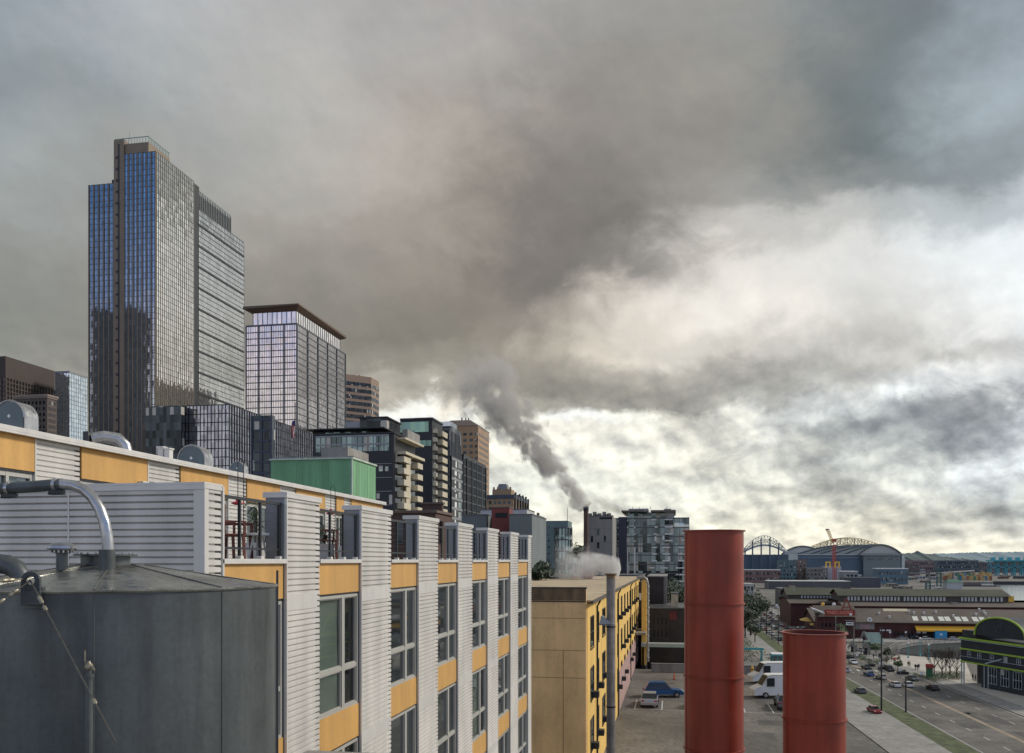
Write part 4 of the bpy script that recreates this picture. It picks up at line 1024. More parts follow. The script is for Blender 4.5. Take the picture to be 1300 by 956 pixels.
grid_windows(t, 'x', x1+.5, cells(y0+7.6, y1-.4, z, za(580), 1, 14, .7, .6), M_TG, .04)
# block D grid
ya_, yb_ = 279.0, Yx(615.5, x1); zt = Z(580, x1, ya_)
t = thing('apartment_block', 'dark block with a tight grey grid of window bays in front of the tan tower', 'apartment building', (x1, ya_, GZ))
MB().box(x1-16, x1, ya_, yb_, GZ, zt).build('wall', M_DGLASS, t)
fins(t, 'x', x1+.02, ya_, yb_, GZ, zt, 2.05, .22, .45, mk('grid_grey', (.17, .18, .18), .6, .1, var=.15), 'vertical_fins'); bands(t, 'x', x1+.02, ya_, yb_, GZ, zt, 2.9, .3, .3, bpy.data.materials['grid_grey'])
fins(t, 'x', x1+.02, ya_+4.1, yb_, GZ, zt, 8.2, .7, .6, M_BLACKC, 'dark_piers')
MB().box(x1-16, x1+.4, ya_-.3, yb_, zt, zt+.9).build('parapet', M_BLACKC, t)
# old brick roofs below the slabs
for (uL, uC, uR, v, Y0, lab) in ((536, 561, 563, 640, 150, 'small red brick rooftop hut below the black apartment slab'), (495, 553, 574, 651, 110, 'low brown brick building with tall windows behind the second terrace')):
    x0, x1, y0, y1, zt = px_box(uL, uC, uR, v, Y0)
    t = thing('brick_building', lab, 'building', (x1, y0, GZ))
    MB().box(x0, x1, y0, y1, GZ, zt).build('wall', mk('old_brown_brick', (.085, .05, .04), .85, var=.3, scale=.5, fine=.2), t)
    MB().box(x0-.2, x1+.25, y0-.25, y1+.2, zt, zt+.35).build('cornice', mk('brown_cornice', (.12, .085, .07), .8), t)
    grid_windows(t, 'y', y0, cells(x0+.5, x1-.5, zt-4.5, zt-.5, max(2, int((x1-x0)/2)), 1, .45, .75), M_DGLASS, .03, frame=M_MULL, ft=.08)
    if y1-y0 > 3: grid_windows(t, 'x', x1, cells(y0+.5, y1-.5, zt-4.5, zt-.5, max(2, int((y1-y0)/3)), 1, .45, .75), M_DGLASS, .03, frame=M_MULL, ft=.08)

# domed old building F
Y0 = 420; x0, x1, y0, y1, zt = px_box(612, 652, 670, 629, Y0)
t = thing('domed_building', 'tan and black old apartment building crowned with a glass lantern', 'building', (x1, y0, GZ))
def za(v): return Z(v, x1, Y0)
MB().box(x0, x1, y0, y1, GZ, zt).build('wall', mk('tan_brick', (.33, .22, .13), .8, var=.15), t)
MB().box(x0-.2, x1+.5, y0-.5, y1, za(633), za(628)).build('attic_band', M_TRIMB, t)
cl = cells(x0+.5, x1-1, za(657), za(634), 6, 3, .6, .55); grid_windows(t, 'y', y0, cl, M_DGLASS, .05)
grid_windows(t, 'x', x1, cells(y0+1, y1-1, za(660), za(634), 5, 3, .6, .7), M_DGLASS, .05)
fins(t, 'x', x1+.02, y0+2, y1-1, za(665), zt+1, 8, 1.4, .8, M_BLACKC, 'side_piers')
xa, xb = X(625, Y0+5), X(649, Y0+5)
MB().box(xa, xb, Y0+5, Y0+14, zt, za(620)).build('turret', bpy.data.materials['tan_brick'], t)
for u in (627, 632, 643, 648): MB().box(X(u, Y0+5)-.4, X(u, Y0+5)+.4, Y0+4.8, Y0+5.6, za(620), za(617)).build('pinnacle', bpy.data.materials['tan_brick'], t)
xa, xb = X(630, Y0+6), X(645, Y0+6); xm = (xa+xb)/2
m = MB(); m.add([(xa,Y0+6,za(620)),(xb,Y0+6,za(620)),(xb,Y0+13,za(620)),(xa,Y0+13,za(620)),(xa+1.2,Y0+7,za(612.5)),(xb-1.2,Y0+7,za(612.5)),(xb-1.2,Y0+12,za(612.5)),(xa+1.2,Y0+12,za(612.5))],
   [(0,1,5,4),(1,2,6,5),(2,3,7,6),(3,0,4,7),(4,5,6,7)]); m.build('lantern', glass('lantern_glass', (.16, .19, .25), .7, .15, (1,1,2), .1), t)
m = MB()
for u in (655, 660, 664, 668): xx = x1-.4; yy = Yx(u, xx) ; m.box(xx-.6, xx+.3, yy-.4, yy+.4, zt, zt+2.2)
m.build('chimney_stubs', M_BLACKC, t)

# grey blank blocks G
M_BLU = mk('blue_grey_render', (.15, .175, .18), .85, var=.15, scale=.15, streak=.15)
def plain(uL, uC, uR, v, Y0, name, label, mat, cat='building', deep=None):
    x0, x1, y0, y1, zt = px_box(uL, uC, uR, v, Y0)
    if deep: y1 = y0+deep
    t = thing(name, label, cat, (x1, y0, GZ)); MB().box(x0, x1, y0, y1, GZ, zt).build('wall', mat, t)
    MB().box(x0-.08, x1+.08, y0-.08, y1, zt, zt+.14).build('coping', M_MULL, t)
    return t, x0, x1, y0, y1, zt
plain(586, 618, 618.2, 654, 128, 'blank_block', 'blank blue grey block at the left of the red roof box', M_BLU, deep=12)
t, x0, x1, y0, y1, zt = plain(617, 647, 647.2, 658, 131, 'rear_block', 'grey wall with small square windows under the red roof box', M_BLU, deep=10)
grid_windows(t, 'y', y0, [(X(627, 131), X(629.5, 131), Z(664.5, x1, 131), Z(662, x1, 131)), (X(637, 131), X(640.5, 131), Z(665, x1, 131), Z(661.5, x1, 131)), (X(638, 131), X(640.5, 131), Z(673, x1, 131), Z(669, x1, 131))], M_DGLASS, .03)
plain(610, 669, 669.3, 647, 140, 'white_block', 'low white rooftop storey behind the red roof box', mk('dull_white_render', (.42, .42, .42), .8, var=.1), deep=8)
t, x0, x1, y0, y1, zt = plain(624, 646.5, 646.8, 644.5, 126.5, 'red_roof_box', 'dark red box on the roof between the two blue grey blocks', mk('red_cladding', (.16, .035, .028), .7, var=.2), deep=3)
MB().box(X(629, y0), X(644, y0), y0-.06, y0-.01, Z(657, x1, y0), Z(651, x1, y0)).build('opening', M_DARK, t)
plain(646.5, 675.3, 676, 653.5, 122, 'blank_block', 'large blank blue grey wall to the right of the red roof box', M_BLU, deep=14)

# H narrow brown block, I teal block
Y0 = 165; x0, x1, y0, y1, zt = px_box(668, 686, 691.5, 655, Y0)
t = thing('apartment_block', 'narrow dark brown block with a pale corner strip right of the blank grey wall', 'apartment building', (x1, y0, GZ))
MB().box(x0, x1, y0, y1, GZ, zt).build('wall', mk('dark_brown_brick', (.075, .055, .05), .85, var=.25), t)
MB().box(X(682, Y0), X(685, Y0), y0-.7, y0, GZ, zt+.6).build('bay_pier', mk('taupe_brick', (.15, .12, .1), .8), t)
MB().box(x1-.01, x1+.3, y0+1, y0+2.4, GZ, zt-.3).build('pale_strip', M_BEIGEC, t)
grid_windows(t, 'y', y0, cells(x0+.2, X(681, Y0), zt-14, zt-.6, 2, 5, .7, .6), M_DGLASS, .03)
grid_windows(t, 'x', x1, cells(y0+2.5, y1-.2, zt-14, zt-.6, 1, 5, .8, .6), M_DGLASS, .03)
Y0 = 200; x0, x1, y0, y1, zt = px_box(691, 721, 726, 661, Y0)
t = thing('apartment_block', 'teal walled apartment block with curved dark glass balconies below a thin mast', 'apartment building', (x1, y0, GZ))
def za(v): return Z(v, x1, Y0)
MB().box(x0, x1, y0, y1, GZ, zt).build('wall', mk('teal_render', (.13, .18, .18), .8, var=.15, streak=.1), t)
grid_windows(t, 'y', y0, cells(X(694, Y0), X(699, Y0), za(715), za(666), 1, 6, .5, .35), M_DGLASS, .03)
cxm, r_ = X(714, Y0), (X(726, Y0)-X(702, Y0))/2
m = MB(); m.lathe((cxm, y0+1, 0), [(r_*.93, GZ), (r_*.93, za(670))], 28, math.pi, 2*math.pi); m.build('curved_glass', M_TG, t)
z = za(669.5)
for k in range(7):
    m = MB(); m.lathe((cxm, y0+1, z), [(0, 0), (r_, 0), (r_*1.02, -.15), (r_, -.3), (0, -.3)], 28, math.pi, 2*math.pi); m.build('balcony_slab', M_MULL, t)
    m = MB(); m.lathe((cxm, y0+1, z-2.7), [(r_*.99, 0), (r_*.99, .9)], 28, math.pi, 2*math.pi); m.build('balcony_rail', M_TG, t); z -= 2.7
m = MB()
for a in range(9): q = math.pi+a*math.pi/8; m.bar((cxm+r_*.97*math.cos(q), y0+1+r_*.97*math.sin(q), GZ), (cxm+r_*.97*math.cos(q), y0+1+r_*.97*math.sin(q), za(669)), .16)
m.build('balcony_posts', M_MULL, t)
MB().bar((X(719, Y0), y0+2, zt), (X(719, Y0), y0+2, za(644)), .1).build('mast', M_MULL, t)

# chimney
Y0 = 232; cx = X(744, Y0); r_ = 3.0*dep(cx, Y0)/FL
ch = thing('chimney', 'tall dark brown factory chimney that pours out the grey smoke', 'chimney', (cx, Y0, GZ))
zt = Z(643, cx, Y0)
MB().lathe((cx, Y0, 0), [(r_*1.25, GZ), (r_, zt-3), (r_, zt-1.3)], 28).build('shaft', mk('chimney_brick', (.10, .06, .045), .85, var=.25, fine=.2), ch, smooth=True)
MB().lathe((cx, Y0, zt), [(r_, -1.3), (r_*1.15, -1.2), (r_*1.15, -.2), (r_*1.05, 0), (r_*.7, 0), (r_*.7, -1), (0, -1)], 28).build('crown', M_BLACKC, ch, smooth=True)
CHIM = (cx, Y0, zt)
# K concrete block
Y0 = 236; x0, x1, y0, y1, zt = px_box(747, 777.6, 778, 655.5, Y0)
t = thing('concrete_block', 'plain grey concrete plant building with a few slot windows beside the chimney', 'building', (x1, y0, GZ))
def za(v): return Z(v, x1, Y0)
M_PLANT = mk('plant_concrete', (.24, .23, .21), .85, var=.12, scale=.1, streak=.15)
MB().box(x0, x1, y0, y0+16, GZ, zt).build('wall', M_PLANT, t)
m = MB()
for v in (671, 688, 705): m.box(x0, x1-.1, y0-.03, y0, za(v)-.06, za(v))
for u in (757, 767): m.box(X(u, Y0)-.03, X(u, Y0)+.03, y0-.03, y0, GZ, za(662))
m.build('panel_joints', M_MULL, t)
grid_windows(t, 'y', y0, [(X(u-1.3, Y0), X(u+1.3, Y0), za(v1), za(v0)) for u, v0, v1 in ((759.5, 671.5, 679.5), (751.5, 680, 688), (768, 680, 688), (759.5, 688.5, 696))], M_DGLASS, .03)
m = MB()
for i in range(10): a = x0+(x1-x0)*(i+.5)/10; m.box(a-.5, a+.5, y0+.4, y0+2, zt, zt+(.9, .3, 1.3, .6)[i % 4])
m.build('roof_gear', M_PLANT, t)
MB().box(X(761, Y0), X(777, Y0), y0-.05, y0+.02, za(659), za(656.5)).build('dark_opening', M_DARK, t)

# L glass apartment slab
Y0 = 262; x0, x1, y0, y1, zt = px_box(777, 875, 876, 656, Y0); y1 = y0+20
t = thing('apartment_block', 'broad glass apartment building with white spandrels and projecting roofs behind the tall red stack', 'apartment building', (x0, y0, 2))
def za(v): return Z(v, 0, Y0)
zm = za(657)
M_AG = glass('apartment_glass', (.15, .19, .20), .7, .06, (1.3, 1.3, 2.75), .10, .03, .75, lit=.16)
MB().box(x0, x1, y0, y1, 2, zm).build('wall', M_AG, t)
MB().box(X(795, Y0), X(848, Y0), y0+1, y1, zm, za(650)).build('top_storey', M_AG, t)
fins(t, 'y', y0-.02, x0, x1, 2, zm, 1.45, .09, .1, M_MULL, 'mullions')
bands(t, 'y', y0-.02, x0, x1, 2, zm, 2.75, .3, .15, M_MULL, 'floor_bands')
MB().box(X(785.5, Y0), X(795.5, Y0), y0-1.5, y0+4, 2, za(656)).build('navy_stair_tower', mk('navy_panel', (.035, .037, .055), .6, var=.12), t)
for ua, ub in ((784.2, 785.3), (796.2, 797.6), (805, 806.8)):
    MB().box(X(ua, Y0), X(ub, Y0), y0-.7, y0-.18, za(740), za(694.5)).build('white_fin', M_WHITE, t)
    m = MB()
    for v in (660.5, 669.5, 678, 687): m.box(X(ua, Y0), X(ub, Y0), y0-.5, y0-.18, za(v+.9), za(v-.9))
    m.build('white_accent', M_WHITE, t)
m = MB()
SPD = [(827,833,660),(844,854,659.5),(831,835,669),(844,854,669),(830,834,678),(844,854,678),(844,854,686.5),(828,834,695),(841,851,695),(861,870,695),(828,834,703.5),(841,851,703.5),(861,870,703.5),(828,834,712),(841,851,712),(861,870,712),(824,831,721),(838,848,721),(858,870,721),(858,870,729.5),(858,870,738),(860,871,748),(862,872,757),(862,872,766),(865,878,677),(865,878,686)]
for a, b, v in SPD:
    MB().box(X(a, Y0), X(b, Y0), y0-.9, y0-.17, za(v+.75), za(v-.75)).build('white_spandrel', M_WHITE, t)
for a, b, v0, v1 in ((831, 833.5, 681, 687), (841, 843.5, 680, 685.5), (848, 851, 706, 711)):
    MB().box(X(a, Y0), X(b, Y0), y0-.3, y0-.16, za(v1), za(v0)).build('white_blind', M_WHITE, t)
MB().box(X(789, Y0-3), X(818, Y0-3), Y0-3, y1, za(650), za(648)).box(X(826, Y0-3), X(858, Y0-3), Y0-3, y1, za(650.5), za(648)).build('projecting_roof', mk('roof_edge_brown', (.12,.1,.085), .7), t)
MB().box(X(798, Y0+3), X(823, Y0+3), Y0+3, y1-3, za(648), za(644.5)).box(X(843, Y0+3), X(852, Y0+3), Y0+3, y1-3, za(648), za(645)).build('plant_room', M_GREYM, t)
MB().box(X(846, Y0), X(856, Y0), y0-1.3, y0-.2, za(658), za(650)).build('corner_pier', M_GREYM, t)
m = MB()
for u in (803, 811.5, 826, 846.5): m.bar((X(u, Y0+5), Y0+5, za(645)), (X(u, Y0+5), Y0+5, za(641.5)), .12)
m.build('aerials', M_DARKM, t)
MB().box(X(856, Y0), x1, y0-.3, y0-.16, za(669), za(664)).build('bright_band', glass('bright_glass', (.55,.6,.6), .8, .1, (1.5,1.5,1.2), .3, .1, .6), t)
# ------------------------------------------------------------------ ground, shelf, water, far shore
m = MB(); m.quad((-3000, -200, 2.0), (172, -200, 2.0), (172, 900, 2.0), (-3000, 900, 2.0)); m.quad((-3000, 900, 2.0), (240, 900, 2.0), (380, 1500, 2.0), (-3000, 1500, 2.0)); m.quad((240, 900, 2.0), (330, 940, 2.0), (440, 1300, 2.0), (380, 1500, 2.0))
m.quad((-9000, 1500, 2.0), (1500, 1500, 2.0), (3000, 9000, 2.0), (-9000, 9000, 2.0))
struct('ground', m, M_CITY)
struct('seawall', MB().box(172, 173, -200, 900, -3, 2.3).box(173, 240, 899, 900, -3, 2.2).box(241, 1500, 1499, 1500, -3, 2.4), M_CONC)
M_WATER = mk('bay_water', (.10, .12, .12), .12, 0, var=.1, scale=.02, bump=.35, bscale=.25)
struct('water', MB().quad((-9000, -1500, 0), (14000, -1500, 0), (14000, 9000, 0), (-9000, 9000, 0)), M_WATER)
# downtown shelf: retained terrace that carries the near buildings and the parking lot
m = MB(); m.prism([(-3000, -60), (14, -60), (14, 127), (-16, 131), (-16, 260), (-3000, 260)], -1, GZ)
struct('hillside_terrace', m, M_ASPH2)
m = MB(); m.prism([(-3000, 260), (-3, 260), (-10, 900), (-3000, 900)], 1.0, 12.0); struct('hillside', m, M_CITY)
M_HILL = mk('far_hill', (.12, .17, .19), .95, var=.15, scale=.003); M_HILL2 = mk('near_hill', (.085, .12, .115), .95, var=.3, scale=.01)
def ridge(name, pts, y, d, mat, seed, jag):
    """a long low hill; pts = [(column, row)] of its crest"""
    m = MB(); rnd = random.Random(seed); top = []; u = pts[0][0]
    while u <= pts[-1][0]:
        for (a, va), (b, vb) in zip(pts[:-1], pts[1:]):
            if a <= u <= b: v = va+(vb-va)*(u-a)/(b-a); break
        p = PD(u, d); top.append((p[0], p[1], CZ-(v-HY)*d/FL + rnd.uniform(-jag, jag))); u += 2.0 if jag > 1 else 4
    k = len(m.v); n = len(top)
    for q in top: m.v.append((q[0], q[1]-d*.12, 1.0))
    for q in top: m.v.append(q)
    for q in top: m.v.append((q[0]*1.1, q[1]*1.15, 1.0))
    for i in range(n-1):
        for r_ in (0, 1):
            a = k+r_*n+i; m.f.append((a, a+1, a+n+1, a+n)); m.mi.append(0)
    return struct(name, m, mat, smooth=False)
ridge('far_hills', [(560,704),(700,706),(900,705),(1000,704),(1130,706),(1180,703),(1230,701.5),(1300,700.5),(1420,699)], 0, 8500, mk('distant_hill', (.20, .27, .30), 1, var=.08, scale=.001), 1, 4)  # pale blue base colour has the distance haze mixed in
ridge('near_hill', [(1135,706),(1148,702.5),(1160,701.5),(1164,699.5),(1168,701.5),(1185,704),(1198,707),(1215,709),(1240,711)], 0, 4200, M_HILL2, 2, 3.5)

# ------------------------------------------------------------------ yellow building
Y0 = 58.0; XR = X(745, Y0); y1 = Yx(812, XR); zr = Z(765, XR, Y0)
M_YELB = mk('yellow_render', (.78, .50, .13), .8, var=.12, scale=.35, streak=.22, fine=.06)
M_BEI = mk('stained_beige_render', (.92, .58, .26), .85, var=.22, scale=.35, streak=.18, fine=.08)
M_ROOFB = mk('gravel_roof', (.46, .36, .23), .9, var=.3, scale=.4, fine=.25)
t = thing('yellow_building', 'long yellow rendered building with a stained beige end wall and rows of dark windows', 'building', (XR, Y0, GZ))
MB().box(-26, XR, Y0+.35, y1, GZ, zr).build('wall', M_YELB, t)
XL_ = X(668, Y0)
ztop_ = Z(746, XR, Y0)
MB().box(XL_-4, XR-.05, Y0, Y0+.34, GZ, ztop_-.08).build('end_wall', M_BEI, t)
MB().box(XL_-4, XR-.02, Y0-.05, Y0+.40, ztop_-.08, ztop_+.02).box(XL_-4, XR-.04, Y0-.04, Y0, Z(764.5, XR, Y0), Z(763, XR, Y0)).build('coping', mk('dark_coping', (.06, .05, .04), .8, var=.2), t)
MB().box(XL_-4, XR-.051, Y0-.02, Y0-.001, Z(762.5, XR, Y0), ztop_-.09).build('stained_parapet', mk('soot_stained_render', (.22, .14, .07), .85, var=.35, scale=.8, streak=.5), t)
MB().box(XL_-4, XR-.1, Y0-.006, Y0-.001, Z(785.5, XR, Y0), Z(785, XR, Y0)).box(XL_-4, XR-.1, Y0-.006, Y0-.001, Z(826.5, XR, Y0), Z(826, XR, Y0)).box(XL_-4, XR-.1, Y0-.006, Y0-.001, Z(861.5, XR, Y0), Z(861, XR, Y0)).box(X(715, Y0)-.02, X(715, Y0)+.02, Y0-.005, Y0-.001, GZ, Z(826.6, XR, Y0)).build('render_joints', M_BRJ := mk('render_joint', (.2, .12, .05), .9), t)
MB().box(-26, XR+.25, Y0+.4, y1+.1, zr+.03, zr+.14).build('roof', M_ROOFB, t)
MB().box(XR+.25, XR+.42, Y0+.2, y1+.1, zr-.08, zr+.1).box(XR+.1, XR+.4, Y0+.2, y1+.1, zr-.1, zr-.082).build('gutter', mk('gutter_dark', (.09, .075, .06), .6, .2), t)
# openings on the long face, read off the photograph
def yc(u): return Yx(u, XR)
wy = [(749.5, 753.5), (757.5, 760), (764.5, 768)]
yw = [(yc(a), yc(b)) for a, b in wy]
k0 = yc(783.5); step = 6.4
yw += [(k0+step*i, k0+step*i+2.1) for i in range(int((y1-k0-2)/step)+1)]
fl = [(Z(783, XR, yc(751.5)), Z(821, XR, yc(751.5)))]
hh = fl[0][0]-fl[0][1]; FH = 3.62
M_PINKB = mk('pink_render', (.42, .27, .24), .85, var=.2, streak=.2)
for fi in range(4):
    cl = []
    for a, b in yw:
        zt_ = fl[0][0]-FH*fi
        if zt_-hh > GZ+.3: cl.append((a, b, zt_-hh, zt_))
    for c in cl:
        m = MB(); m.box(XR-.02, XR+.012, c[0], c[1], c[2], c[3]); w_ = m.build('window', M_GLASS, t)
        m = MB(); f_ = .07
        m.box(XR+.0, XR+.05, c[0]-f_, c[0], c[2]-f_, c[3]+f_); m.box(XR, XR+.05, c[1], c[1]+f_, c[2]-f_, c[3]+f_); m.box(XR, XR+.07, c[0]-f_, c[1]+f_, c[2]-.14, c[2]-f_); m.box(XR, XR+.05, c[0], c[1], c[3], c[3]+f_)
        zm_ = (c[2]+c[3])/2; m.box(XR+.013, XR+.04, c[0], c[1], zm_-.03, zm_+.03); m.build('frame', M_DARKM, w_)
        if fi < 3 and (fi+int(c[0])) % 5 != 0:
            m = MB(); a = (c[0]+c[1])/2; m.box(XR+.02, XR+.50, a-.34, a+.34, c[2]+.02, c[2]+.46); m.box(XR+.501, XR+.515, a-.28, a+.28, c[2]+.08, c[2]+.40); m.build('window_air_conditioner', M_DARKM, t, bevel=.02)
MB().box(XR+.001, XR+.05, yc(786), y1, GZ, GZ+4.2).build('pink_base', M_PINKB, t)
for u in (757.0, 784.0, 800):
    yy = yc(u)-.3; m = MB(); m.tube([(XR+.3, yy, zr-.05), (XR+.3, yy, zr-.25), (XR+.1, yy+.1, zr-.6), (XR+.1, yy+.1, GZ)], .07, 8); m.build('downpipe', M_DARKM, t, smooth=True)
m = MB(); m.box(XR, XR+1.6, yc(806), yc(809), Z(806, XR, yc(806)), Z(803, XR, yc(806))); m.build('canopy', M_CONC, t)
# roof-top things seen over it
def roofbox(uL, uR, vt, vb, Y, name, label, cat, mat, dy=3.0, z=None):
    x0, x1 = X(uL, Y), X(uR, Y); zb = Z(vb, (x0+x1)/2, Y); zt = Z(vt, (x0+x1)/2, Y); t = thing(name, label, cat, (x0, Y, zb))
    MB().box(x0, x1, Y, Y+dy, zb, zt-.08).build('casing', mat, t); MB().box(x0-.08, x1+.08, Y-.08, Y+dy+.08, zt-.08, zt).build('lid', M_GREYM, t)
    return t
zroof = zr+.14
def onroof(uL, uR, vt, Y, name, label, cat, mat, dy=3.0):
    x0, x1 = X(uL, Y), X(uR, Y); zt = Z(vt, (x0+x1)/2, Y)
    t = thing(name, label, cat, (x0, Y, zroof)); MB().box(x0, x1, Y, Y+dy, zroof, zt-.08).build('casing', mat, t); MB().box(x0-.08, x1+.08, Y-.08, Y+dy+.08, zt-.08, zt).build('lid', M_GREYM, t)
    return t
onroof(683, 728, 729, 128, 'roof_storey', 'long low white rooftop storey at the far end of the beige roof', 'roof housing', mk('cream_render', (.42, .38, .3), .8, var=.15), 5)
onroof(697, 709, 731.5, 126, 'roof_fan', 'small dark fan box in front of the white rooftop storey', 'roof vent', M_DARKM, 1.2)
onroof(728, 737, 731, 126, 'roof_screen', 'small tan screen beside the red roof tanks', 'screen', M_BEI, .4)
for i, u in enumerate((739, 744.5, 750)):
    Y = 127.0; x = X(u, Y); r_ = 2.9*dep(x, Y)/FL; t = thing('roof_tank', ('leftmost', 'middle', 'rightmost')[i]+' of three faded red round tanks on the beige roof under the steam', 'tank', (x, Y, zroof), 'faded red roof tanks')
    MB().lathe((x, Y, zroof), [(r_, 0), (r_, 1.0), (r_*.7, 1.22), (0, 1.3)], 24).build('shell', mk('faded_red', (.28, .07, .06), .7, var=.25), t, smooth=True)
# metal flue with rain skirt
Yf = 49.0; xf = X(775.5, Yf); df = dep(xf, Yf); rf = 5.6*df/FL
fl_ = thing('metal_flue', 'tall weathered metal flue standing against the yellow building', 'flue', (xf, Yf, GZ))
zf = Z(728, xf, Yf)
m = MB(); z = GZ
while z < zf-.3:
    z2 = min(z+1.35, zf-.3); m.lathe((xf, Yf, 0), [(rf, z), (rf, z2-.03), (rf+.012, z2-.02), (rf+.012, z2)], 32); z = z2
m.build('barrel', mk('weathered_flue', (.30, .27, .25), .45, .6, var=.3, scale=1.5, streak=.4), fl_, smooth=True)
MB().lathe((xf, Yf, zf), [(rf, -.3), (rf*1.0, -.12), (rf*1.35, -.06), (rf*1.35, 0), (rf*.8, 0), (rf*.8, -.5), (0, -.5)], 32).build('collar', mk('rusty_steel', (.25, .16, .08), .7, .3, var=.3), fl_, smooth=True)
MB().box(xf-.62, xf-rf*.2, Yf-.32, Yf+.3, Z(793, xf, Yf)-.02, Z(793, xf, Yf)+.02).add([(xf-.62, Yf-.32, Z(792, xf, Yf)), (xf+rf*.9, Yf-.32, Z(792, xf, Yf)), (xf+rf, Yf+.3, Z(792, xf, Yf)), (xf-.62, Yf+.3, Z(792, xf, Yf)), (xf-.5, Yf+.3, Z(781.5, xf, Yf)), (xf-.55, Yf-.1, Z(782, xf, Yf))], [(0,1,2,3),(0,5,1),(1,5,4,2),(0,3,4,5),(2,4,3)]).build('rain_skirt', M_GREYM, fl_)
m = MB(); m.box(xf-rf-.2, XR+.0 if XR > xf else xf, Yf-.03, Yf+.03, zf-3, zf-2.96)
for k in (3, 7.5, 11): m.lathe((xf, Yf, zf-k), [(rf+.02, -.05), (rf+.02, .05)], 24)
m.build('brackets', M_DARKM, fl_)
# far end: ducted pipe, small yellow stair wall, brick warehouse, trees
Yp2 = 131; xp = X(822.5, Yp2)
t = thing('bent_duct', 'pale bent pipe coming down the far end of the yellow building', 'pipe', (xp, Yp2, GZ))
m = MB(); zz2 = lambda v: Z(v, xp, Yp2)
m.tube([(X(808, Yp2), Yp2, zz2(732.5)), (X(816, Yp2), Yp2, zz2(732)), (X(820.5, Yp2), Yp2, zz2(735)), (xp, Yp2, zz2(742)), (xp, Yp2, zz2(840))], [.16, .2, .2, .2, .18], 14); m.build('duct', mk('pale_duct', (.4,.38,.33), .5, .4, var=.3, streak=.3), t, smooth=True)
m = MB()
for v in range(745, 838, 9): m.lathe((xp, Yp2, zz2(v)), [(.2, -.1), (.25, 0), (.2, .1)], 14)
m.build('duct_rings', M_GREYM, t)
def block(name, label, cat, uL, uR, vt, Y, dy, mat, base=2.0, coping=M_MULL):
    x0, x1 = X(uL, Y), X(uR, Y); zt = Z(vt, (x0+x1)/2, Y); t = thing(name, label, cat, (x0, Y, base))
    MB().box(x0, x1, Y, Y+dy, base, zt).build('wall', mat, t)
    if coping: MB().box(x0-.1, x1+.1, Y-.1, Y+dy+.1, zt, zt+.2).build('coping', coping, t)
    return t, x0, x1, zt
block('stair_wall', 'narrow yellow stair wall at the far end of the yellow building', 'wall', 814.5, 820.5, 736, 134, 3, M_YELB, GZ)
t, x0, x1, zt = block('blue_grey_block', 'low blue grey building just beyond the beige roof', 'building', 752, 816, 731, 152, 12, mk('slate_blue_render', (.11, .14, .17), .8, var=.2))
grid_windows(t, 'y', 152, cells(x0+3, x1-.5, zt-5, zt-.8, 6, 1, .4, .4), M_DGLASS, .03)
t, x0, x1, zt = block('white_panel_block', 'dark annex with one white panel beside the bent duct', 'building', 807, 815, 740, 146, 4, mk('dark_purple_render', (.05, .04, .045), .8))
MB().box(x0+.1, x1-.1, 145.9, 145.98, Z(762, x1, 146), Z(753, x1, 146)).build('white_panel', M_WHITE, t)
M_DBR = mk('sooty_brick', (.05, .04, .035), .9, var=.4, scale=.5, fine=.3)
t, x0, x1, zt = block('brick_warehouse', 'old sooty brick warehouse in the gap between the yellow building and the tall red stack', 'building', 822, 846, 732.5, 150, 22, M_DBR, coping=M_CONC)
MB().box(X(842.5, 150), x1+.04, 149.9, 149.98, zt-8, zt).build('grey_pilaster', mk('grey_render', (.16,.15,.14), .85, var=.2), t)
t, x0, x1, zt = block('low_warehouse', 'long low dark warehouse with faded red patches behind the tall red stack', 'building', 824, 905, 773, 139, 16, M_DBR)
MB().box(X(850, 139), X(859, 139), 138.9, 138.97, Z(787, x0, 139), Z(776, x0, 139)).build('red_patch', mk('faded_red_paint', (.13, .03, .025), .85, var=.4, scale=2), t)
grid_windows(t, 'y', 139, cells(X(828, 139), X(848, 139), Z(812, x0, 139), Z(780, x0, 139), 4, 2, .5, .5), M_DARK, .02)
t, x0, x1, zt = block('cream_shed', 'small cream shed on the warehouse roof beside the tall red stack', 'shed', 852, 861, 754, 142, 4, mk('cream_boards', (.42, .37, .27), .8, var=.25, streak=.2), base=Z(773, X(856, 142), 142))
# bridge beam, low wall
Yb = 133; x0, x1 = X(814, Yb), X(905, Yb)
t = thing('footbridge', 'pale green footbridge deck crossing level in front of the dark warehouse', 'footbridge', (x0, Yb, GZ))
zb = Z(820, x0, Yb)
MB().box(x0, x1, Yb, Yb+2.5, zb-.15, zb+.35).build('beam', mk('pale_green_beam', (.34, .42, .33), .6, var=.15), t); MB().box(x0, x1, Yb-.02, Yb+.05, zb+.36, zb+.5).build('edge_strip', M_WHITE, t)
for u in (816, 860, 900): MB().box(X(u, Yb)-.15, X(u, Yb)+.15, Yb+1, Yb+1.3, 2 if X(u, Yb) > 13 else GZ-.5, zb-.15).build('post', M_DARKM, t)
Yw = 126.5; x0, x1 = X(827, Yw), 13.9
t = thing('parapet_wall', 'low pale concrete wall closing the far side of the parking terrace', 'wall', (x0, Yw, GZ))
MB().box(x0, x1, Yw, Yw+.35, GZ, Z(843, x0, Yw)).build('wall', M_CONC, t); MB().box(x0-.05, x1, Yw-.06, Yw+.4, Z(843, x0, Yw), Z(843, x0, Yw)+.12).build('coping', M_CONC, t)
t = thing('traffic_cone', 'orange traffic cone standing on the parking terrace by the low wall', 'cone', (*G(856, 863, GZ), GZ))
cx, cy = G(856, 863, GZ)
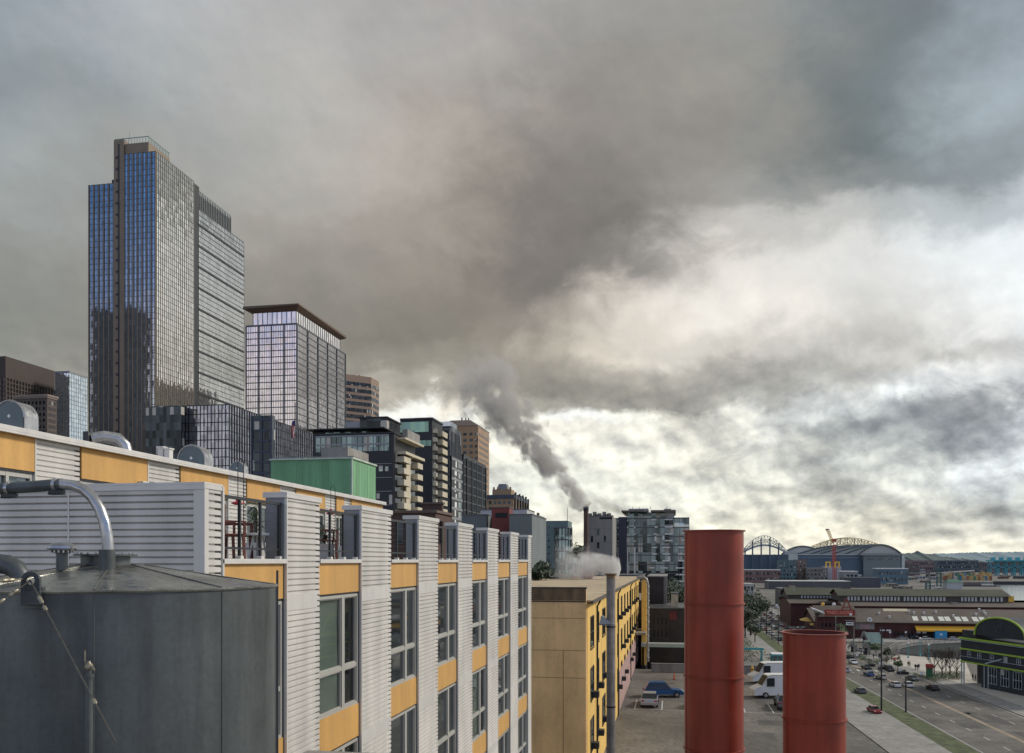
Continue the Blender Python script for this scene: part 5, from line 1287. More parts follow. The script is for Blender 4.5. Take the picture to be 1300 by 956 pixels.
MB().lathe((cx, cy, GZ), [(.03, 1.0), (.12, .3), (.16, .05), (.16, .04)], 14).build('cone', mk('cone_orange', (.5, .09, .03), .6), t, smooth=True); MB().box(cx-.22, cx+.22, cy-.22, cy+.22, GZ, GZ+.04).build('base', M_RUBBER, t)
m = MB()
for i in range(7): x = -4.2+i*2.9; m.quad((x, 94.5, GZ+.008), (x+.12, 94.5, GZ+.008), (x+.12, 100.5, GZ+.008), (x, 100.5, GZ+.008))
m.quad((-4.2, 94.4, GZ+.012), (13.2, 94.4, GZ+.012), (13.2, 94.5, GZ+.012), (-4.2, 94.5, GZ+.012))
struct('parking_lines', m, M_LINE)

# ------------------------------------------------------------------ vegetation
def leafcloud(m, c, r, n, s, rnd, squash=.8):
    for _ in range(n):
        d = Vector((rnd.gauss(0, 1), rnd.gauss(0, 1), rnd.gauss(0, 1))).normalized() * (rnd.random() ** .4)
        p = Vector(c) + Vector((d.x*r, d.y*r, d.z*r*squash))
        a = Vector((rnd.uniform(-1,1), rnd.uniform(-1,1), rnd.uniform(-1,1))).normalized(); b = a.orthogonal().normalized(); q = s*rnd.uniform(.6, 1.4)
        m.add([p-a*q, p+b*q*.5, p+a*q, p-b*q*.5], [(0,1,2,3)])
def branches(m, p, d, L_, r, depth, rnd, tips, spread=.5, up=.15):
    p = Vector(p); d = Vector(d).normalized(); mid = p+d*L_*.5+Vector((rnd.uniform(-1,1), rnd.uniform(-1,1), 0))*L_*.06; e = p+d*L_
    m.tube([p, mid, e], [r, r*.8, r*.62], 5, caps=False)
    if depth == 0: tips.append(e); return
    for k in range(rnd.choice((2, 3, 3))):
        nd = d+Vector((rnd.uniform(-1,1), rnd.uniform(-1,1), rnd.uniform(-.3,.8)))*spread+Vector((0,0,up))
        branches(m, e if k else mid.lerp(e, .8), nd, L_*rnd.uniform(.62, .82), r*.6, depth-1, rnd, tips, spread, up)
def tree(x, y, z, h, cr, label, seed, name='leafy_tree', leaf=None, nleaf=60, ls=.35, group=None, depth=3, cat='tree', bare=False, kind='crown'):
    rnd = random.Random(seed); t = thing(name, label, cat, (x, y, z), group)
    m = MB(); tips = []; th = h*.28; m.tube([(x, y, z-.2), (x+rnd.uniform(-.1,.1), y, z+th)], [h*.022, h*.017], 7, caps=False)
    tm = m
    if bare:
        tm.build('trunk', M_TWIG, t); m = MB()
        for k in range(6): branches(m, (x, y, z+th*rnd.uniform(.75, 1)), (math.cos(k*1.05+seed), math.sin(k*1.05+seed), 1.5), h*.22, h*.010, 4, rnd, tips, .6, .15)
        m.build('bare_branches', M_TWIG, t); return t
    for k in range(4): branches(m, (x, y, z+th*rnd.uniform(.8, 1)), (math.cos(k*1.6+seed), math.sin(k*1.6+seed), 1.3), h*.2, h*.012, depth-1, rnd, tips, .6, .15)
    tm.build('trunk', M_TRUNK, t)
    c = MB()
    for e in tips: leafcloud(c, e, cr*rnd.uniform(.2, .42), nleaf, ls, rnd)
    for _ in range(6): leafcloud(c, (x+rnd.uniform(-.5,.5)*cr, y+rnd.uniform(-.5,.5)*cr, z+h*rnd.uniform(.45,.9)), cr*.42, nleaf, ls, rnd)
    c.build(kind, leaf or M_LEAF, t); return t
x, y = PD(953, 395); tree(x, y, 2, 24, 8.5, 'large dark leafy tree just right of the tall red stack', 11, nleaf=120, ls=.5, depth=3)
x, y = PD(946, 380); tree(x, y, 2, 18, 6, 'lower dark leafy tree partly hidden behind the tall red stack', 12, nleaf=90, ls=.45)
for i, (u, v, d, h, lb) in enumerate(((849, 741, 165, 10, 'green tree above the cream shed by the tall red stack'), (862, 748, 172, 10, 'green tree rising beside the tall red stack'), (687, 722, 118, 3.6, 'dark bushy tree at the end of the silver facade'), (731, 700, 600, 16, 'farther dark tree in the gap left of the chimney'), (737, 694, 640, 14, 'small pointed dark tree beside the chimney'))):
    x, y = PD(u, d); zt = CZ-(v-HY)*d/FL; tree(x, y, zt-h, h*1.35, h*.55, lb, 20+i, nleaf=50, ls=.28 if d < 200 else .7)
BARE = 'bare trees on the plaza by the black building'
for i, (u, v, h, lb) in enumerate(((1186, 858, 9.5, 'leftmost bare tree on the plaza edge'), (1196, 861, 10.5, 'tall bare tree second from the left on the plaza edge'), (1206, 859, 10, 'middle bare tree on the plaza near the black building'), (1215, 863, 10.5, 'bare tree nearest the black building corner'), (1201, 853, 8, 'small bare tree standing behind the others on the plaza'))):
    x, y = G(u, v, 2.0); tree(x, y, 2, h, 4, lb, 40+i, 'bare_tree', bare=True, group=BARE)
m = MB(); rnd = random.Random(9)
for _ in range(420):
    u = rnd.uniform(1184, 1222); x, y = G(u, rnd.uniform(856, 864), 2); leafcloud(m, (x, y, 2.6), .8, 6, .16, rnd, .6)
for _ in range(160):
    u = rnd.uniform(1160, 1190); x, y = G(u, 857+(u-1160)*.3, 2); leafcloud(m, (x, y, 2.5), .6, 6, .14, rnd, .6)
tag(m.build('low_shrubs', M_LEAF2, None), 'low green shrubs along the near edge of the plaza', 'shrubs', kind='stuff')

# ------------------------------------------------------------------ waterfront road
LE = [(54, 150), (49, 266), (43, 340), (42, 440), (42, 700), (40, 1400)]; RE = [(78, 150), (71.5, 266), (64, 337), (64, 440), (64, 700), (62, 1400)]
m = MB()
for i in range(len(LE)-1): m.quad((*LE[i], 2.02), (*RE[i], 2.02), (*RE[i+1], 2.02), (*LE[i+1], 2.02))
struct('road', m, M_ASPH2)
def along(t_, y):
    """x on the road at distance y, t_ 0 left edge .. 1 right edge"""
    def ev(E):
        for (xa, ya), (xb, yb) in zip(E[:-1], E[1:]):
            if ya <= y <= yb: return xa+(xb-xa)*(y-ya)/(yb-ya)
        return E[-1][0]
    a, b = ev(LE), ev(RE); return a+(b-a)*t_
m = MB(); y = 160
while y < 900:
    for t_ in (.26, .76):
        m.quad((along(t_, y)-.1, y, 2.028), (along(t_, y)+.1, y, 2.028), (along(t_, y+3)+.1, y+3, 2.028), (along(t_, y+3)-.1, y+3, 2.028))
    for t_ in (.02, .98): m.quad((along(t_, y)-.08, y, 2.028), (along(t_, y)+.08, y, 2.028), (along(t_, y+9)+.08, y+9, 2.028), (along(t_, y+9)-.08, y+9, 2.028))
    y += 9
for k in range(8): x_ = along(.03, 284)+k*2.6; m.quad((x_, 282, 2.03), (x_+.7, 282, 2.03), (x_+.7, 286, 2.03), (x_, 286, 2.03))
struct('road_markings', m, M_LINE)
m = MB(); r3 = random.Random(8)
for i in range(46):
    yy = r3.uniform(150, 620); t_ = r3.uniform(.05, .9); a = along(t_, yy); b_ = r3.uniform(1.2, 3.4); c_ = r3.uniform(2, 11)
    m.quad((a, yy, 2.024), (a+b_, yy, 2.024), (along(t_, yy+c_)+b_, yy+c_, 2.024), (along(t_, yy+c_), yy+c_, 2.024))
struct('road_patches', m, mk('asphalt_patch', (.075, .07, .065), .85, var=.4, fine=.3))
m = MB()
for i in range(14):
    a, b_ = r3.uniform(-3, 12), r3.uniform(76, 122); c_, d_ = r3.uniform(.8, 3), r3.uniform(.8, 4); m.quad((a, b_, GZ+.004), (a+c_, b_, GZ+.004), (a+c_, b_+d_, GZ+.004), (a, b_+d_, GZ+.004))
struct('parking_patches', m, mk('asphalt_patch_dark', (.085, .08, .072), .8, var=.5, scale=.6, fine=.4))
m = MB(); y = 170
while y < 330: 
    m.quad((along(.5, y)-.5, y, 2.03), (along(.5, y)+.5, y, 2.03), (along(.5, y+10)+.5, y+10, 2.03), (along(.5, y+10)-.5, y+10, 2.03)); y += 10
struct('median_strip', m, mk('median_ochre', (.28, .22, .15), .85, var=.3, scale=.4))
m = MB()
for i in range(len(LE)-1): m.prism([(LE[i][0]-5, LE[i][1]), (LE[i][0]-.2, LE[i][1]), (LE[i+1][0]-.2, LE[i+1][1]), (LE[i+1][0]-5, LE[i+1][1])], 1.9, 2.14)
struct('verge', m, M_GRASS)
m = MB()
for i in range(len(LE)-1): m.prism([(LE[i][0]-16, LE[i][1]), (LE[i][0]-5.02, LE[i][1]), (LE[i+1][0]-5.02, LE[i+1][1]), (LE[i+1][0]-16, LE[i+1][1])], 1.9, 2.13)
for i in range(len(LE)-1): m.prism([(RE[i][0]+.2, RE[i][1]), (RE[i][0]+5.5, RE[i][1]), (RE[i+1][0]+5.5, RE[i+1][1]), (RE[i+1][0]+.2, RE[i+1][1])], 1.9, 2.13)
struct('pavement', m, M_CONC)
# plaza
P = [G(1118, 838), G(1134, 826), G(1215, 832), G(1235, 870), G(1215, 900), (along(1, 266)+6, 262), (along(1, 300)+6, 300)]
struct('plaza', MB().prism([G(1124, 842), G(1138, 832), G(1225, 838), G(1236, 866), (160, 225), (150, 150), (90, 150), (along(1, 200)+5.6, 200), (along(1, 262)+5.6, 262), (along(1, 290)+5.6, 290)], 2.0, 2.16), M_PLAZA)
# curved promenade round the sunken habitat basin
def arc(pts): return [(*G(u, v), 2.2) for u, v in pts]
outer = [(1300,812.5),(1220,813.5),(1180,815),(1155,817),(1138,820),(1129,825),(1131,829),(1142,833)]
inner = [(1300,816),(1220,816.5),(1185,818),(1160,820),(1145,823),(1139,826),(1142,829),(1160,832),(1185,834),(1215,836),(1240,837)]
ip = [G(u, v) for u, v in inner]
struct('basin_water', MB().add([(x, y, 2.17) for x, y in ip], [tuple(range(len(ip)))]), mk('dark_basin_water', (.018, .022, .022), .5, var=.3, bump=.3, bscale=.5, spec=.1))
t = thing('promenade_railing', 'curving pale railing that loops round the dark basin beside the piers', 'railing', (*ip[0], 2.17))
def rail(pts, zb, h, par, mat, nm):
    m = MB(); P_ = [Vector((x, y, zb)) for x, y in pts]
    for a, b in zip(P_[:-1], P_[1:]):
        m.bar(a+Vector((0,0,h)), b+Vector((0,0,h)), .22); m.bar(a+Vector((0,0,h*.5)), b+Vector((0,0,h*.5)), .1); m.bar(a+Vector((0,0,.1)), b+Vector((0,0,.1)), .3)
        n = max(1, int((b-a).length/2.5))
        for k in range(n): p = a.lerp(b, k/n); m.bar(p, p+Vector((0,0,h)), .14)
    return m.build(nm, mat, par)
rail(ip, 2.17, 1.15, t, M_CONC, 'inner_rail'); rail([G(u, v) for u, v in outer], 2.17, 1.15, t, M_CONC, 'outer_rail')
LPG = 'teal lamp posts round the basin'
for i, (u, vt, vb, lb) in enumerate(((1153, 818, 836, 'left teal lamp post beside the basin railing'), (1168, 812, 834, 'tall teal lamp post behind the basin railing'), (1179, 820, 838, 'right teal lamp post beside the basin railing'))):
    x, y = G(u, vb); h = (vb-vt)*dep(x, y)/FL; t = thing('lamp_post', lb, 'lamp post', (x, y, 2.1), LPG)
    MB().lathe((x, y, 2.1), [(.3, 0), (.3, .6), (.14, .8), (.12, h)], 12).build('post', M_TEAL, t, smooth=True)
    MB().lathe((x, y, 2.1+h), [(.12, 0), (.32, .15), (.34, .5), (.2, .7), (0, .75)], 14).build('globe', M_WHITE, t, smooth=True)
PG = 'tall dark lamp poles along the verge'
for i, (u, vt, vb) in enumerate(((966, 769, 800), (973, 772, 806), (980, 774, 812), (988, 777, 818))):
    x, y = G(u, vb); h = (vb-vt)*dep(x, y)/FL
    t = thing('lamp_pole', ('farthest', 'third nearest', 'second nearest', 'nearest')[i]+' of the four tall dark poles along the grass verge', 'lamp pole', (x, y, 2.1), PG)
    MB().lathe((x, y, 2.1), [(.22, 0), (.2, h*.3), (.13, h)], 10).build('pole', M_DARKM, t, smooth=True)
    MB().box(x-1.3, x+.1, y-.12, y+.12, 2.05+h, 2.2+h).build('lamp_head', M_DARKM, t)
for i, (u, vt, vb, lb) in enumerate(((1119, 797, 905, 'very tall dark pole crossing the road and the plaza'), (1008, 748, 792, 'pale green tall pole near the far umbrellas'), (1084, 788, 835, 'pale square signal mast right of the short red stack'), (1061, 782, 830, 'pale mast rising behind the short red stack'), (1150, 860, 905, 'short dark post at the lower edge of the plaza'))):
    x, y = G(u, vb); h = (vb-vt)*dep(x, y)/FL; t = thing('mast', lb, 'mast', (x, y, 2.1))
    MB().lathe((x, y, 2.1), [(.2, 0), (.12, h)], 10).build('pole', (M_DARKM, M_LT, M_CONC, M_CONC, M_DARKM)[i], t, smooth=True)
    if i in (0, 2): MB().box(x-(3 if i == 2 else .5), x+.1, y-.08, y+.08, 2.0+h, 2.2+h).build('arm', (M_DARKM, M_LT, M_CONC)[i], t)

# ------------------------------------------------------------------ vehicles
def car_proto(name, label, mat, length=4.6, wid=1.82, h=1.5, kind='car'):
    """side profile lofted across, glasshouse narrowed; wheels with rims"""
    t = thing(name, label, 'van' if kind == 'van' else 'car')
    L2, W2 = length/2, wid/2
    if kind == 'van':
        low = [(-L2, .35), (-L2, 1.2), (-L2+.02, h*.97), (-L2+.25, h), (L2-2.0, h), (L2-1.7, h*.96), (L2-.95, 1.42), (L2-.25, 1.12), (L2-.03, .9), (L2, .35)]
        secs = [(-W2, .0), (-W2, .05), (W2, .05), (W2, 0)]
        m = MB(); n = len(low)
        ys = [-W2*.9, -W2, W2, W2*.9]; hs = [.97, 1, 1, .97]
        for yy, s_ in zip(ys, hs):
            for x, z in low: m.v.append((x*(1 if abs(yy) >= W2*.99 else .985), yy*(1-.07*max(0, z-1.3)), .35+(z-.35)*s_))
        for k in range(3):
            for i in range(n): m.f.append((k*n+i, (k+1)*n+i, (k+1)*n+(i+1) % n, k*n+(i+1) % n)); m.mi.append(0)
        m.f.append(tuple(range(n))); m.mi.append(0); m.f.append(tuple(range(3*n, 4*n))[::-1]); m.mi.append(0)
        m.build('body', mat, t, smooth=True)
        m = MB(); m.add([(L2-1.0, -W2*.8, 1.47), (L2-1.0, W2*.8, 1.47), (L2-1.68, W2*.76, h*.93), (L2-1.68, -W2*.76, h*.93)], [(0,1,2,3)])
        m.v = [(x+.06, y, z+.05) for x, y, z in m.v]; m.build('windscreen', mk('dark_windscreen', (.02, .025, .028), .35, spec=.2), t)
        for s_ in (-1, 1):
            m = MB(); m.box(L2-2.4, L2-1.5, s_*W2*.95, s_*(W2*1.0+.0), 1.35, h*.86); m.build('side_window', M_CARGL, t)
    else:
        m = MB(); lo = [(-L2, .32), (-L2-.03, .62), (-L2+.1, .92), (-L2*.62, .98), (L2*.38, .95), (L2*.85, .82), (L2, .62), (L2-.02, .32)]
        n = len(lo)
        for yy, q in ((-W2*.93, .98), (-W2, 1), (W2, 1), (W2*.93, .98)):
            for x, z in lo: m.v.append((x*q, yy, z))
        for k in range(3):
            for i in range(n): m.f.append((k*n+i, (k+1)*n+i, (k+1)*n+(i+1) % n, k*n+(i+1) % n)); m.mi.append(0)
        m.f.append(tuple(range(n))); m.mi.append(0); m.f.append(tuple(range(3*n, 4*n))[::-1]); m.mi.append(0)
        m.build('body', mat, t, smooth=True)
        a, b = (-L2*.78, L2*.42) if kind == 'car' else (-L2*.96, L2*.40)
        m = MB(); m.add([(a, -W2*.92, .95), (b, -W2*.92, .93), (b, W2*.92, .93), (a, W2*.92, .95), (a+.45, -W2*.74, h-.05), (b-.75, -W2*.74, h-.04), (b-.75, W2*.74, h-.04), (a+.45, W2*.74, h-.05)],
              [(0,1,5,4),(1,2,6,5),(2,3,7,6),(3,0,4,7)]); m.build('windows', M_CARGL, t)
        m = MB(); m.box(a+.42, b-.72, -W2*.76, W2*.76, h-.06, h); m.build('roof', mat, t, bevel=.03)
    for sx in (-.62, .64):
        for s_ in (-1, 1):
            m = MB(); m.tube([(sx*L2, s_*(W2-.2), .34), (sx*L2, s_*(W2+.02), .34)], .34, 16); w_ = m.build('wheel', M_RUBBER, t, smooth=True)
            m = MB(); m.tube([(sx*L2, s_*(W2+.0), .34), (sx*L2, s_*(W2+.03), .34)], .2, 12); m.build('rim', M_GALV, w_, smooth=True)
    for s_ in (-1, 1):
        m = MB(); m.box(L2-.1, L2+.01, s_*W2*.55, s_*W2*.88, .62, .76) if kind != 'van' else m.box(L2-.12, L2+.01, s_*W2*.6, s_*W2*.92, .85, 1.05); m.build('headlight', M_WHITE, t)
        m = MB(); m.box(-L2-.035, -L2+.06, s_*W2*.6, s_*W2*.9, .7, .85); m.build('tail_light', mk('tail_red', (.35, .02, .02), .4), t)
    return t
PAINT = {n: mk('car_'+n, c, .22, .0 if n == 'white' else .3, var=.04) for n, c in (('white', (.62, .62, .6)), ('black', (.012, .012, .014)), ('silver', (.36, .37, .38)), ('cream', (.48, .45, .38)), ('blue', (.03, .11, .28)), ('red', (.28, .03, .025)), ('grey', (.10, .105, .11)))}
PROTO = {}; CH = {}
def car(x, y, z, rz, col_, label, group, kind='car', length=4.6, h=1.5):
    key = (col_, kind)
    if key not in PROTO:
        o = car_proto('parked_van' if kind == 'van' else 'car', label, PAINT[col_], length, 2.05 if kind == 'van' else 1.84, h, kind); PROTO[key] = o; CH[key] = tree_of(o); c = o
    else: c = copy_tree(PROTO[key], CH[key])
    c.location = (x, y, z); c.rotation_euler = (0, 0, rz); c['label'] = label
    if group: c['group'] = group
    return c
def cpx(u, v, rz, c, label, group='cars on the waterfront road', **k):
    x, y = G(u, v); car(x, y, 2.03, rz, c, label, group, **k)
rd = math.atan2(70, -9)
cpx(1072, 853, rd, 'silver', 'pale silver car half hidden by the short red stack')
cpx(1100, 849.5, rd+math.pi, 'black', 'black car in the far lane right of the short red stack')
cpx(1119, 862, rd, 'cream', 'cream car beside the very tall dark pole')
cpx(1129, 852, rd+math.pi, 'black', 'black sport utility car at the plaza kerb', kind='suv', h=1.75)
cpx(1136, 872, rd, 'white', 'white car low in the road below the plaza')
cpx(1152, 872, rd, 'white', 'second white car low in the road nearer the short dark post')
cpx(1176, 812.5, .1, 'white', 'white car parked left of the blue box in front of the piers', 'cars parked by the piers')
cpx(1212, 813, .1, 'white', 'white pickup sized car parked right of the blue box', 'cars parked by the piers', kind='suv')
cpx(1216, 811, .05, 'grey', 'grey car parked in shadow near the black building gable', 'cars parked by the piers')
cpx(1092, 880, rd, 'grey', 'grey car low in the near lane under the verge')
cpx(1110, 905, rd+math.pi, 'red', 'red car at the bottom of the road')
cpx(1066, 838, rd+math.pi, 'silver', 'silver car in the far lane just clear of the short red stack rim')
cpx(1083, 843, rd+math.pi, 'white', 'white car ahead of the black car in the far lane')
cpx(1103, 858, rd, 'blue', 'blue car between the cream car and the pale silver car')
cpx(1159, 864, rd+math.pi, 'grey', 'grey car at the kerb below the plaza group')
cpx(1184, 876, rd, 'black', 'black car low in the road under the bare trees')
cpx(1094, 827, rd+.2, 'white', 'white pickup sized car parked by the nearer shell tent', 'cars parked by the tents', kind='suv', h=1.75)
cpx(1146, 812, .1, 'silver', 'silver car parked at the left end of the row by the piers', 'cars parked by the piers')
cpx(1160, 811.5, .1, 'black', 'black car second from the left in the row by the piers', 'cars parked by the piers')
cpx(986, 772, R(92), 'white', 'white bus like van on the road behind the dark poles', kind='van', length=7.5, h=2.7)
rnd = random.Random(21)
cols_ = ['white', 'silver', 'grey', 'black', 'cream', 'red', 'blue']
k = 0
for y in range(345, 900, 13):
    for t_ in (.1, .36, .62, .88):
        if rnd.random() < .85:
            c = rnd.choice(cols_); yy = y+rnd.uniform(-3, 3); dd = R(90) if t_ > .5 else R(-90)
            kd = rnd.choice(('car', 'car', 'suv')); k += 1
            car(along(t_, yy), yy, 2.03, dd, c, 'small distant %s queued in the traffic far along the waterfront road' % {'car': c+' car', 'suv': c+' sport utility car'}[kd], 'distant traffic on the waterfront road: '+c+' '+kd, kind=kd, h=1.5 if kd == 'car' else 1.75)
# vans on the terrace
for i, (xx_, c_, nm_) in enumerate(((-2.6, 'silver', 'silver'), (3.2, 'black', 'black'), (6.1, 'white', 'white'), (11.9, 'grey', 'grey'))):
    car(xx_, 97.5+i*.3, GZ, R(90), c_, nm_+' car in the row of parked cars at the bottom of the terrace', None, kind='suv' if i == 1 else 'car', h=1.5)
for i, (u, v, rz, lb) in enumerate(((972, 866, R(196), 'white van farther back of the two parked by the short red stack'), (977, 884, R(194), 'white van nearest of the two parked by the short red stack'))):
    x, y = G(u, v, GZ); car(x+1.5, y, GZ, rz, 'white', lb, 'white vans parked on the terrace', kind='van', length=5.9, h=2.5)
x, y = G(842, 884, GZ); car(x, y, GZ, R(8), 'blue', 'blue car whose roof arcs above the parking terrace', None, kind='suv', h=1.9)
# teal booth, yellow bollard, street bits on the terrace rim
x, y = G(989, 853, GZ)
t = thing('booth', 'small teal booth with glass panes behind the white vans', 'booth', (x, y, GZ))
MB().box(x-1.1, x+1.1, y-.9, y+.9, GZ, GZ+.9).box(x-1.25, x+1.25, y-1.05, y+1.05, GZ+2.35, GZ+2.55).build('panels', M_TEAL, t)
for sx in (-1.05, -.35, .35, 1.05):
    for sy in (-.85, .85): MB().box(x+sx-.06, x+sx+.06, y+sy-.06, y+sy+.06, GZ+.9, GZ+2.35).build('post', M_TEAL, t)
MB().box(x-1.0, x+1.0, y-.8, y+.8, GZ+.9, GZ+2.3).build('glazing', M_GLASS, t)
MB().box(x-1.1, x+1.1, y-1.0, y+1.0, GZ+2.55, GZ+2.7).build('roof', M_WHITE, t)
x, y = G(955, 863, GZ); t = thing('bollard', 'bright yellow post standing just left of the white vans', 'bollard', (x, y, GZ))
MB().lathe((x, y, GZ), [(.17, 0), (.17, 1.75), (.1, 1.85), (0, 1.87)], 14).build('post', M_YEL, t, smooth=True)
MB().lathe((x, y, GZ), [(.175, 1.3), (.175, 1.45)], 14).build('dark_band', M_DARKM, t)
x, y = G(957, 850, GZ); t = thing('gantry', 'teal steel frame over the terrace edge left of the yellow post', 'gantry', (x, y, GZ))
for s_ in (-1.6, 1.1): MB().box(x+s_-.12, x+s_+.12, y-.12, y+.12, GZ, GZ+3.1).build('post', M_TEAL, t)
MB().box(x-2.4, x+1.4, y-.15, y+.15, GZ+2.9, GZ+3.2).build('crossbar', M_TEAL, t)
for i in range(6):
    x, y = G(966+i*5, 860, GZ); t = thing('planter_flowers', 'row item of pink and cream flower tubs on the far wall behind the vans', 'flower tub', (x, y+2.5, GZ), 'flower tubs behind the vans')
    r2 = random.Random(i); MB().lathe((x, y+2.5, GZ), [(.25, 0), (.32, .9), (.28, .9), (.27, .8), (0, .8)], 12).build('tub', M_CONC, t)
    m = MB(); leafcloud(m, (x, y+2.5, GZ+1.1), .4, 60, .1, r2); m.build('blooms', mk('pink_bloom', (.5, .16, .16), .8) if i % 2 else mk('cream_bloom', (.5, .42, .33), .8), t)

# ------------------------------------------------------------------ people on the plaza
def person(x, y, z, rz, top, legs, label, h=1.75, stride=.22, group='people crossing the plaza'):
    t = thing('person', label, 'person', (0, 0, 0), group); s = h/1.75
    me = bpy.data.meshes.new('body')
    V = [(0,0,.95),(0,.02,1.2),(0,0,1.43),(0,.01,1.55),(0,.03,1.66),(-.19,0,1.40),(-.25,.03,1.13),(-.22,.10,.88),(.19,0,1.40),(.25,-.03,1.13),(.22,.08,.90),
         (-.09,0,.90),(-.10,stride*.55,.50),(-.10,stride*.6,.08),(-.10,stride*.6+.14,.04),(.09,0,.90),(.10,-stride*.2,.50),(.10,-stride*.9,.10),(.10,-stride*.9+.13,.04)]
    E = [(0,1),(1,2),(2,3),(3,4),(2,5),(5,6),(6,7),(2,8),(8,9),(9,10),(0,11),(11,12),(12,13),(13,14),(0,15),(15,16),(16,17),(17,18)]
    me.from_pydata([Vector(v)*s for v in V], E, []); me.materials.append(legs)
    o = bpy.data.objects.new('body', me); COL.objects.link(o); o.parent = t
    md = o.modifiers.new('Skin', 'SKIN'); rad = [.13,.14,.13,.06,.10,.07,.05,.04,.07,.05,.04,.09,.065,.05,.04,.09,.065,.05,.04]
    for i, r_ in enumerate(rad): me.skin_vertices[0].data[i].radius = (r_*s, r_*s)
    me.skin_vertices[0].data[0].use_root = True
    sb_ = o.modifiers.new('Sub', 'SUBSURF'); sb_.levels = sb_.render_levels = 1
    m = MB(); m.lathe((0, .0, 0), [(.10*s, 1.47*s), (.2*s, 1.42*s), (.215*s, 1.2*s), (.2*s, .9*s), (.19*s, .84*s)], 16); m.build('coat', top, t, smooth=True)
    m = MB(); m.lathe((0, .0, 1.68*s), [(.11*s, -.06*s), (.115*s, .02*s), (.08*s, .09*s), (0, .11*s)], 14); m.build('hair', M_DARKM, t, smooth=True)
    t.location = (x, y, z); t.rotation_euler = (0, 0, rz); return t
CT = {n: mk('coat_'+n, c, .9) for n, c in (('black', (.015,.015,.02)), ('olive', (.10,.10,.05)), ('tan', (.3,.22,.13)), ('navy', (.02,.03,.07)), ('red', (.3,.03,.03)))}
for u, v, c, l, rz, lb in ((1153, 847, 'olive', 'black', .4, 'person in an olive coat walking alone on the plaza'), (1155, 847.5, 'tan', 'navy', .5, 'person in a tan coat beside the olive coat on the plaza'),
    (1162, 851, 'black', 'black', -.6, 'person in a black coat at the left of the plaza group'), (1164.5, 851.5, 'navy', 'black', -.5, 'person in a navy coat in the middle of the plaza group'), (1166.5, 850.5, 'black', 'navy', -.7, 'person in a black coat at the right of the plaza group'),
    (1235, 864, 'black', 'black', 1, 'person in black under the arcade of the black building'), (1238.5, 865, 'tan', 'black', 1.2, 'person in a tan coat under the arcade of the black building')):
    x, y = G(u, v); person(x, y, 2.16, rz, CT[c], CT[l], lb, h=1.85)

# crowd and planting along the far waterfront
rnd = random.Random(55); ck = list(CT)
for i in range(44):
    if i < 24: yy = rnd.uniform(300, 395); x = along(1, yy)+rnd.uniform(1, 5)
    else: yy = rnd.uniform(395, 520); x = along(0, yy)-rnd.uniform(5.5, 13)
    c = rnd.choice(ck); where = 'by the tents and the red hall' if i < 24 else 'on the pavement left of the grass verge'
    person(x, yy, 2.14, rnd.uniform(0, 6.28), CT[c], CT[rnd.choice(('black', 'navy'))], 'small distant person in a %s coat %s' % (c, where), h=1.8, group='%s coats %s' % (c, where))
m = MB(); rnd = random.Random(66)
for i in range(520):
    yy = rnd.uniform(300, 520); x = along(0, yy)-rnd.uniform(11, 24); k_ = rnd.uniform(.5, 1.6)
    leafcloud(m, (x, yy, 2.1+k_*.5), k_, 7, .3, rnd, .7)
tag(m.build('waterfront_planting', M_LEAF2, None), 'ragged green planting beside the pavement under the dark tree', 'planting', kind='stuff')
m = MB()
for i in range(260):
    yy = rnd.uniform(300, 420); x = along(0, yy)-rnd.uniform(11, 24)
    leafcloud(m, (x, yy, 3.0), .8, 5, .18, rnd, .5)
tag(m.build('blossom_bushes', mk('pale_blossom', (.5, .36, .30), .8, var=.4, scale=1), None), 'pale pink and cream blossom over the green planting', 'bushes', kind='stuff')
for i, (u, v) in enumerate(((1090, 835), (1100, 838), (1110, 841), (1121, 843), (1128, 840), (1066, 826))):
    x, y = G(u, v); m = MB(); r2 = random.Random(i)
    for _ in range(5): leafcloud(m, (x+r2.uniform(-2, 2), y+r2.uniform(-1, 1), 2.7), 1.2, 40, .22, r2, .7)
    tag(m.build('bush', M_LEAF2 if i % 2 else M_LEAF, None, origin=(x, y, 2)), 'low green bush in the roadside bed between the tents and the plaza', 'bush', 'roadside bushes by the tents')

x, y = G(1180, 862); t = thing('banner_stand', 'green banner stand with a red top at the left of the bare trees', 'banner stand', (x, y, 2.16))
MB().box(x-.8, x+.8, y-.1, y+.1, 2.4, 5.2).build('green_panel', mk('banner_green', (.05, .16, .07), .7, var=.3, scale=2), t); MB().box(x-.9, x+.9, y-.6, y+.6, 5.2, 6.3).build('red_top', mk('banner_red', (.35, .05, .04), .7), t); MB().box(x-.9, x-.8, y-.1, y+.1, 2.16, 5.2).box(x+.8, x+.9, y-.1, y+.1, 2.16, 5.2).build('posts', M_DARKM, t)
x, y = G(1137, 846); t = thing('parasol', 'rust coloured parasol standing at the plaza kerb', 'parasol', (x, y, 2.16))
MB().lathe((x, y, 4.3), [(1.5, 0), (.8, .45), (0, .7)], 14).build('canopy', mk('rust_cloth', (.28, .08, .05), .8), t); MB().tube([(x, y, 2.16), (x, y, 4.9)], .06, 6).build('pole', M_DARKM, t)
for i, (u, v) in enumerate(((1078, 836), (1104, 846), (1122, 850), (1146, 856))):
    x, y = G(u, v); t = thing('planter', 'dark oblong planter with clipped shrubs on the kerb between the tents and the plaza', 'planter', (x, y, 2.1), 'dark kerb planters')
    MB().box(x-1.6, x+1.6, y-.6, y+.6, 2.1, 2.8).build('tub', M_DARKM, t); m = MB(); leafcloud(m, (x, y, 3.0), 1.1, 160, .16, random.Random(i), .5); m.build('foliage', M_LEAF, t)

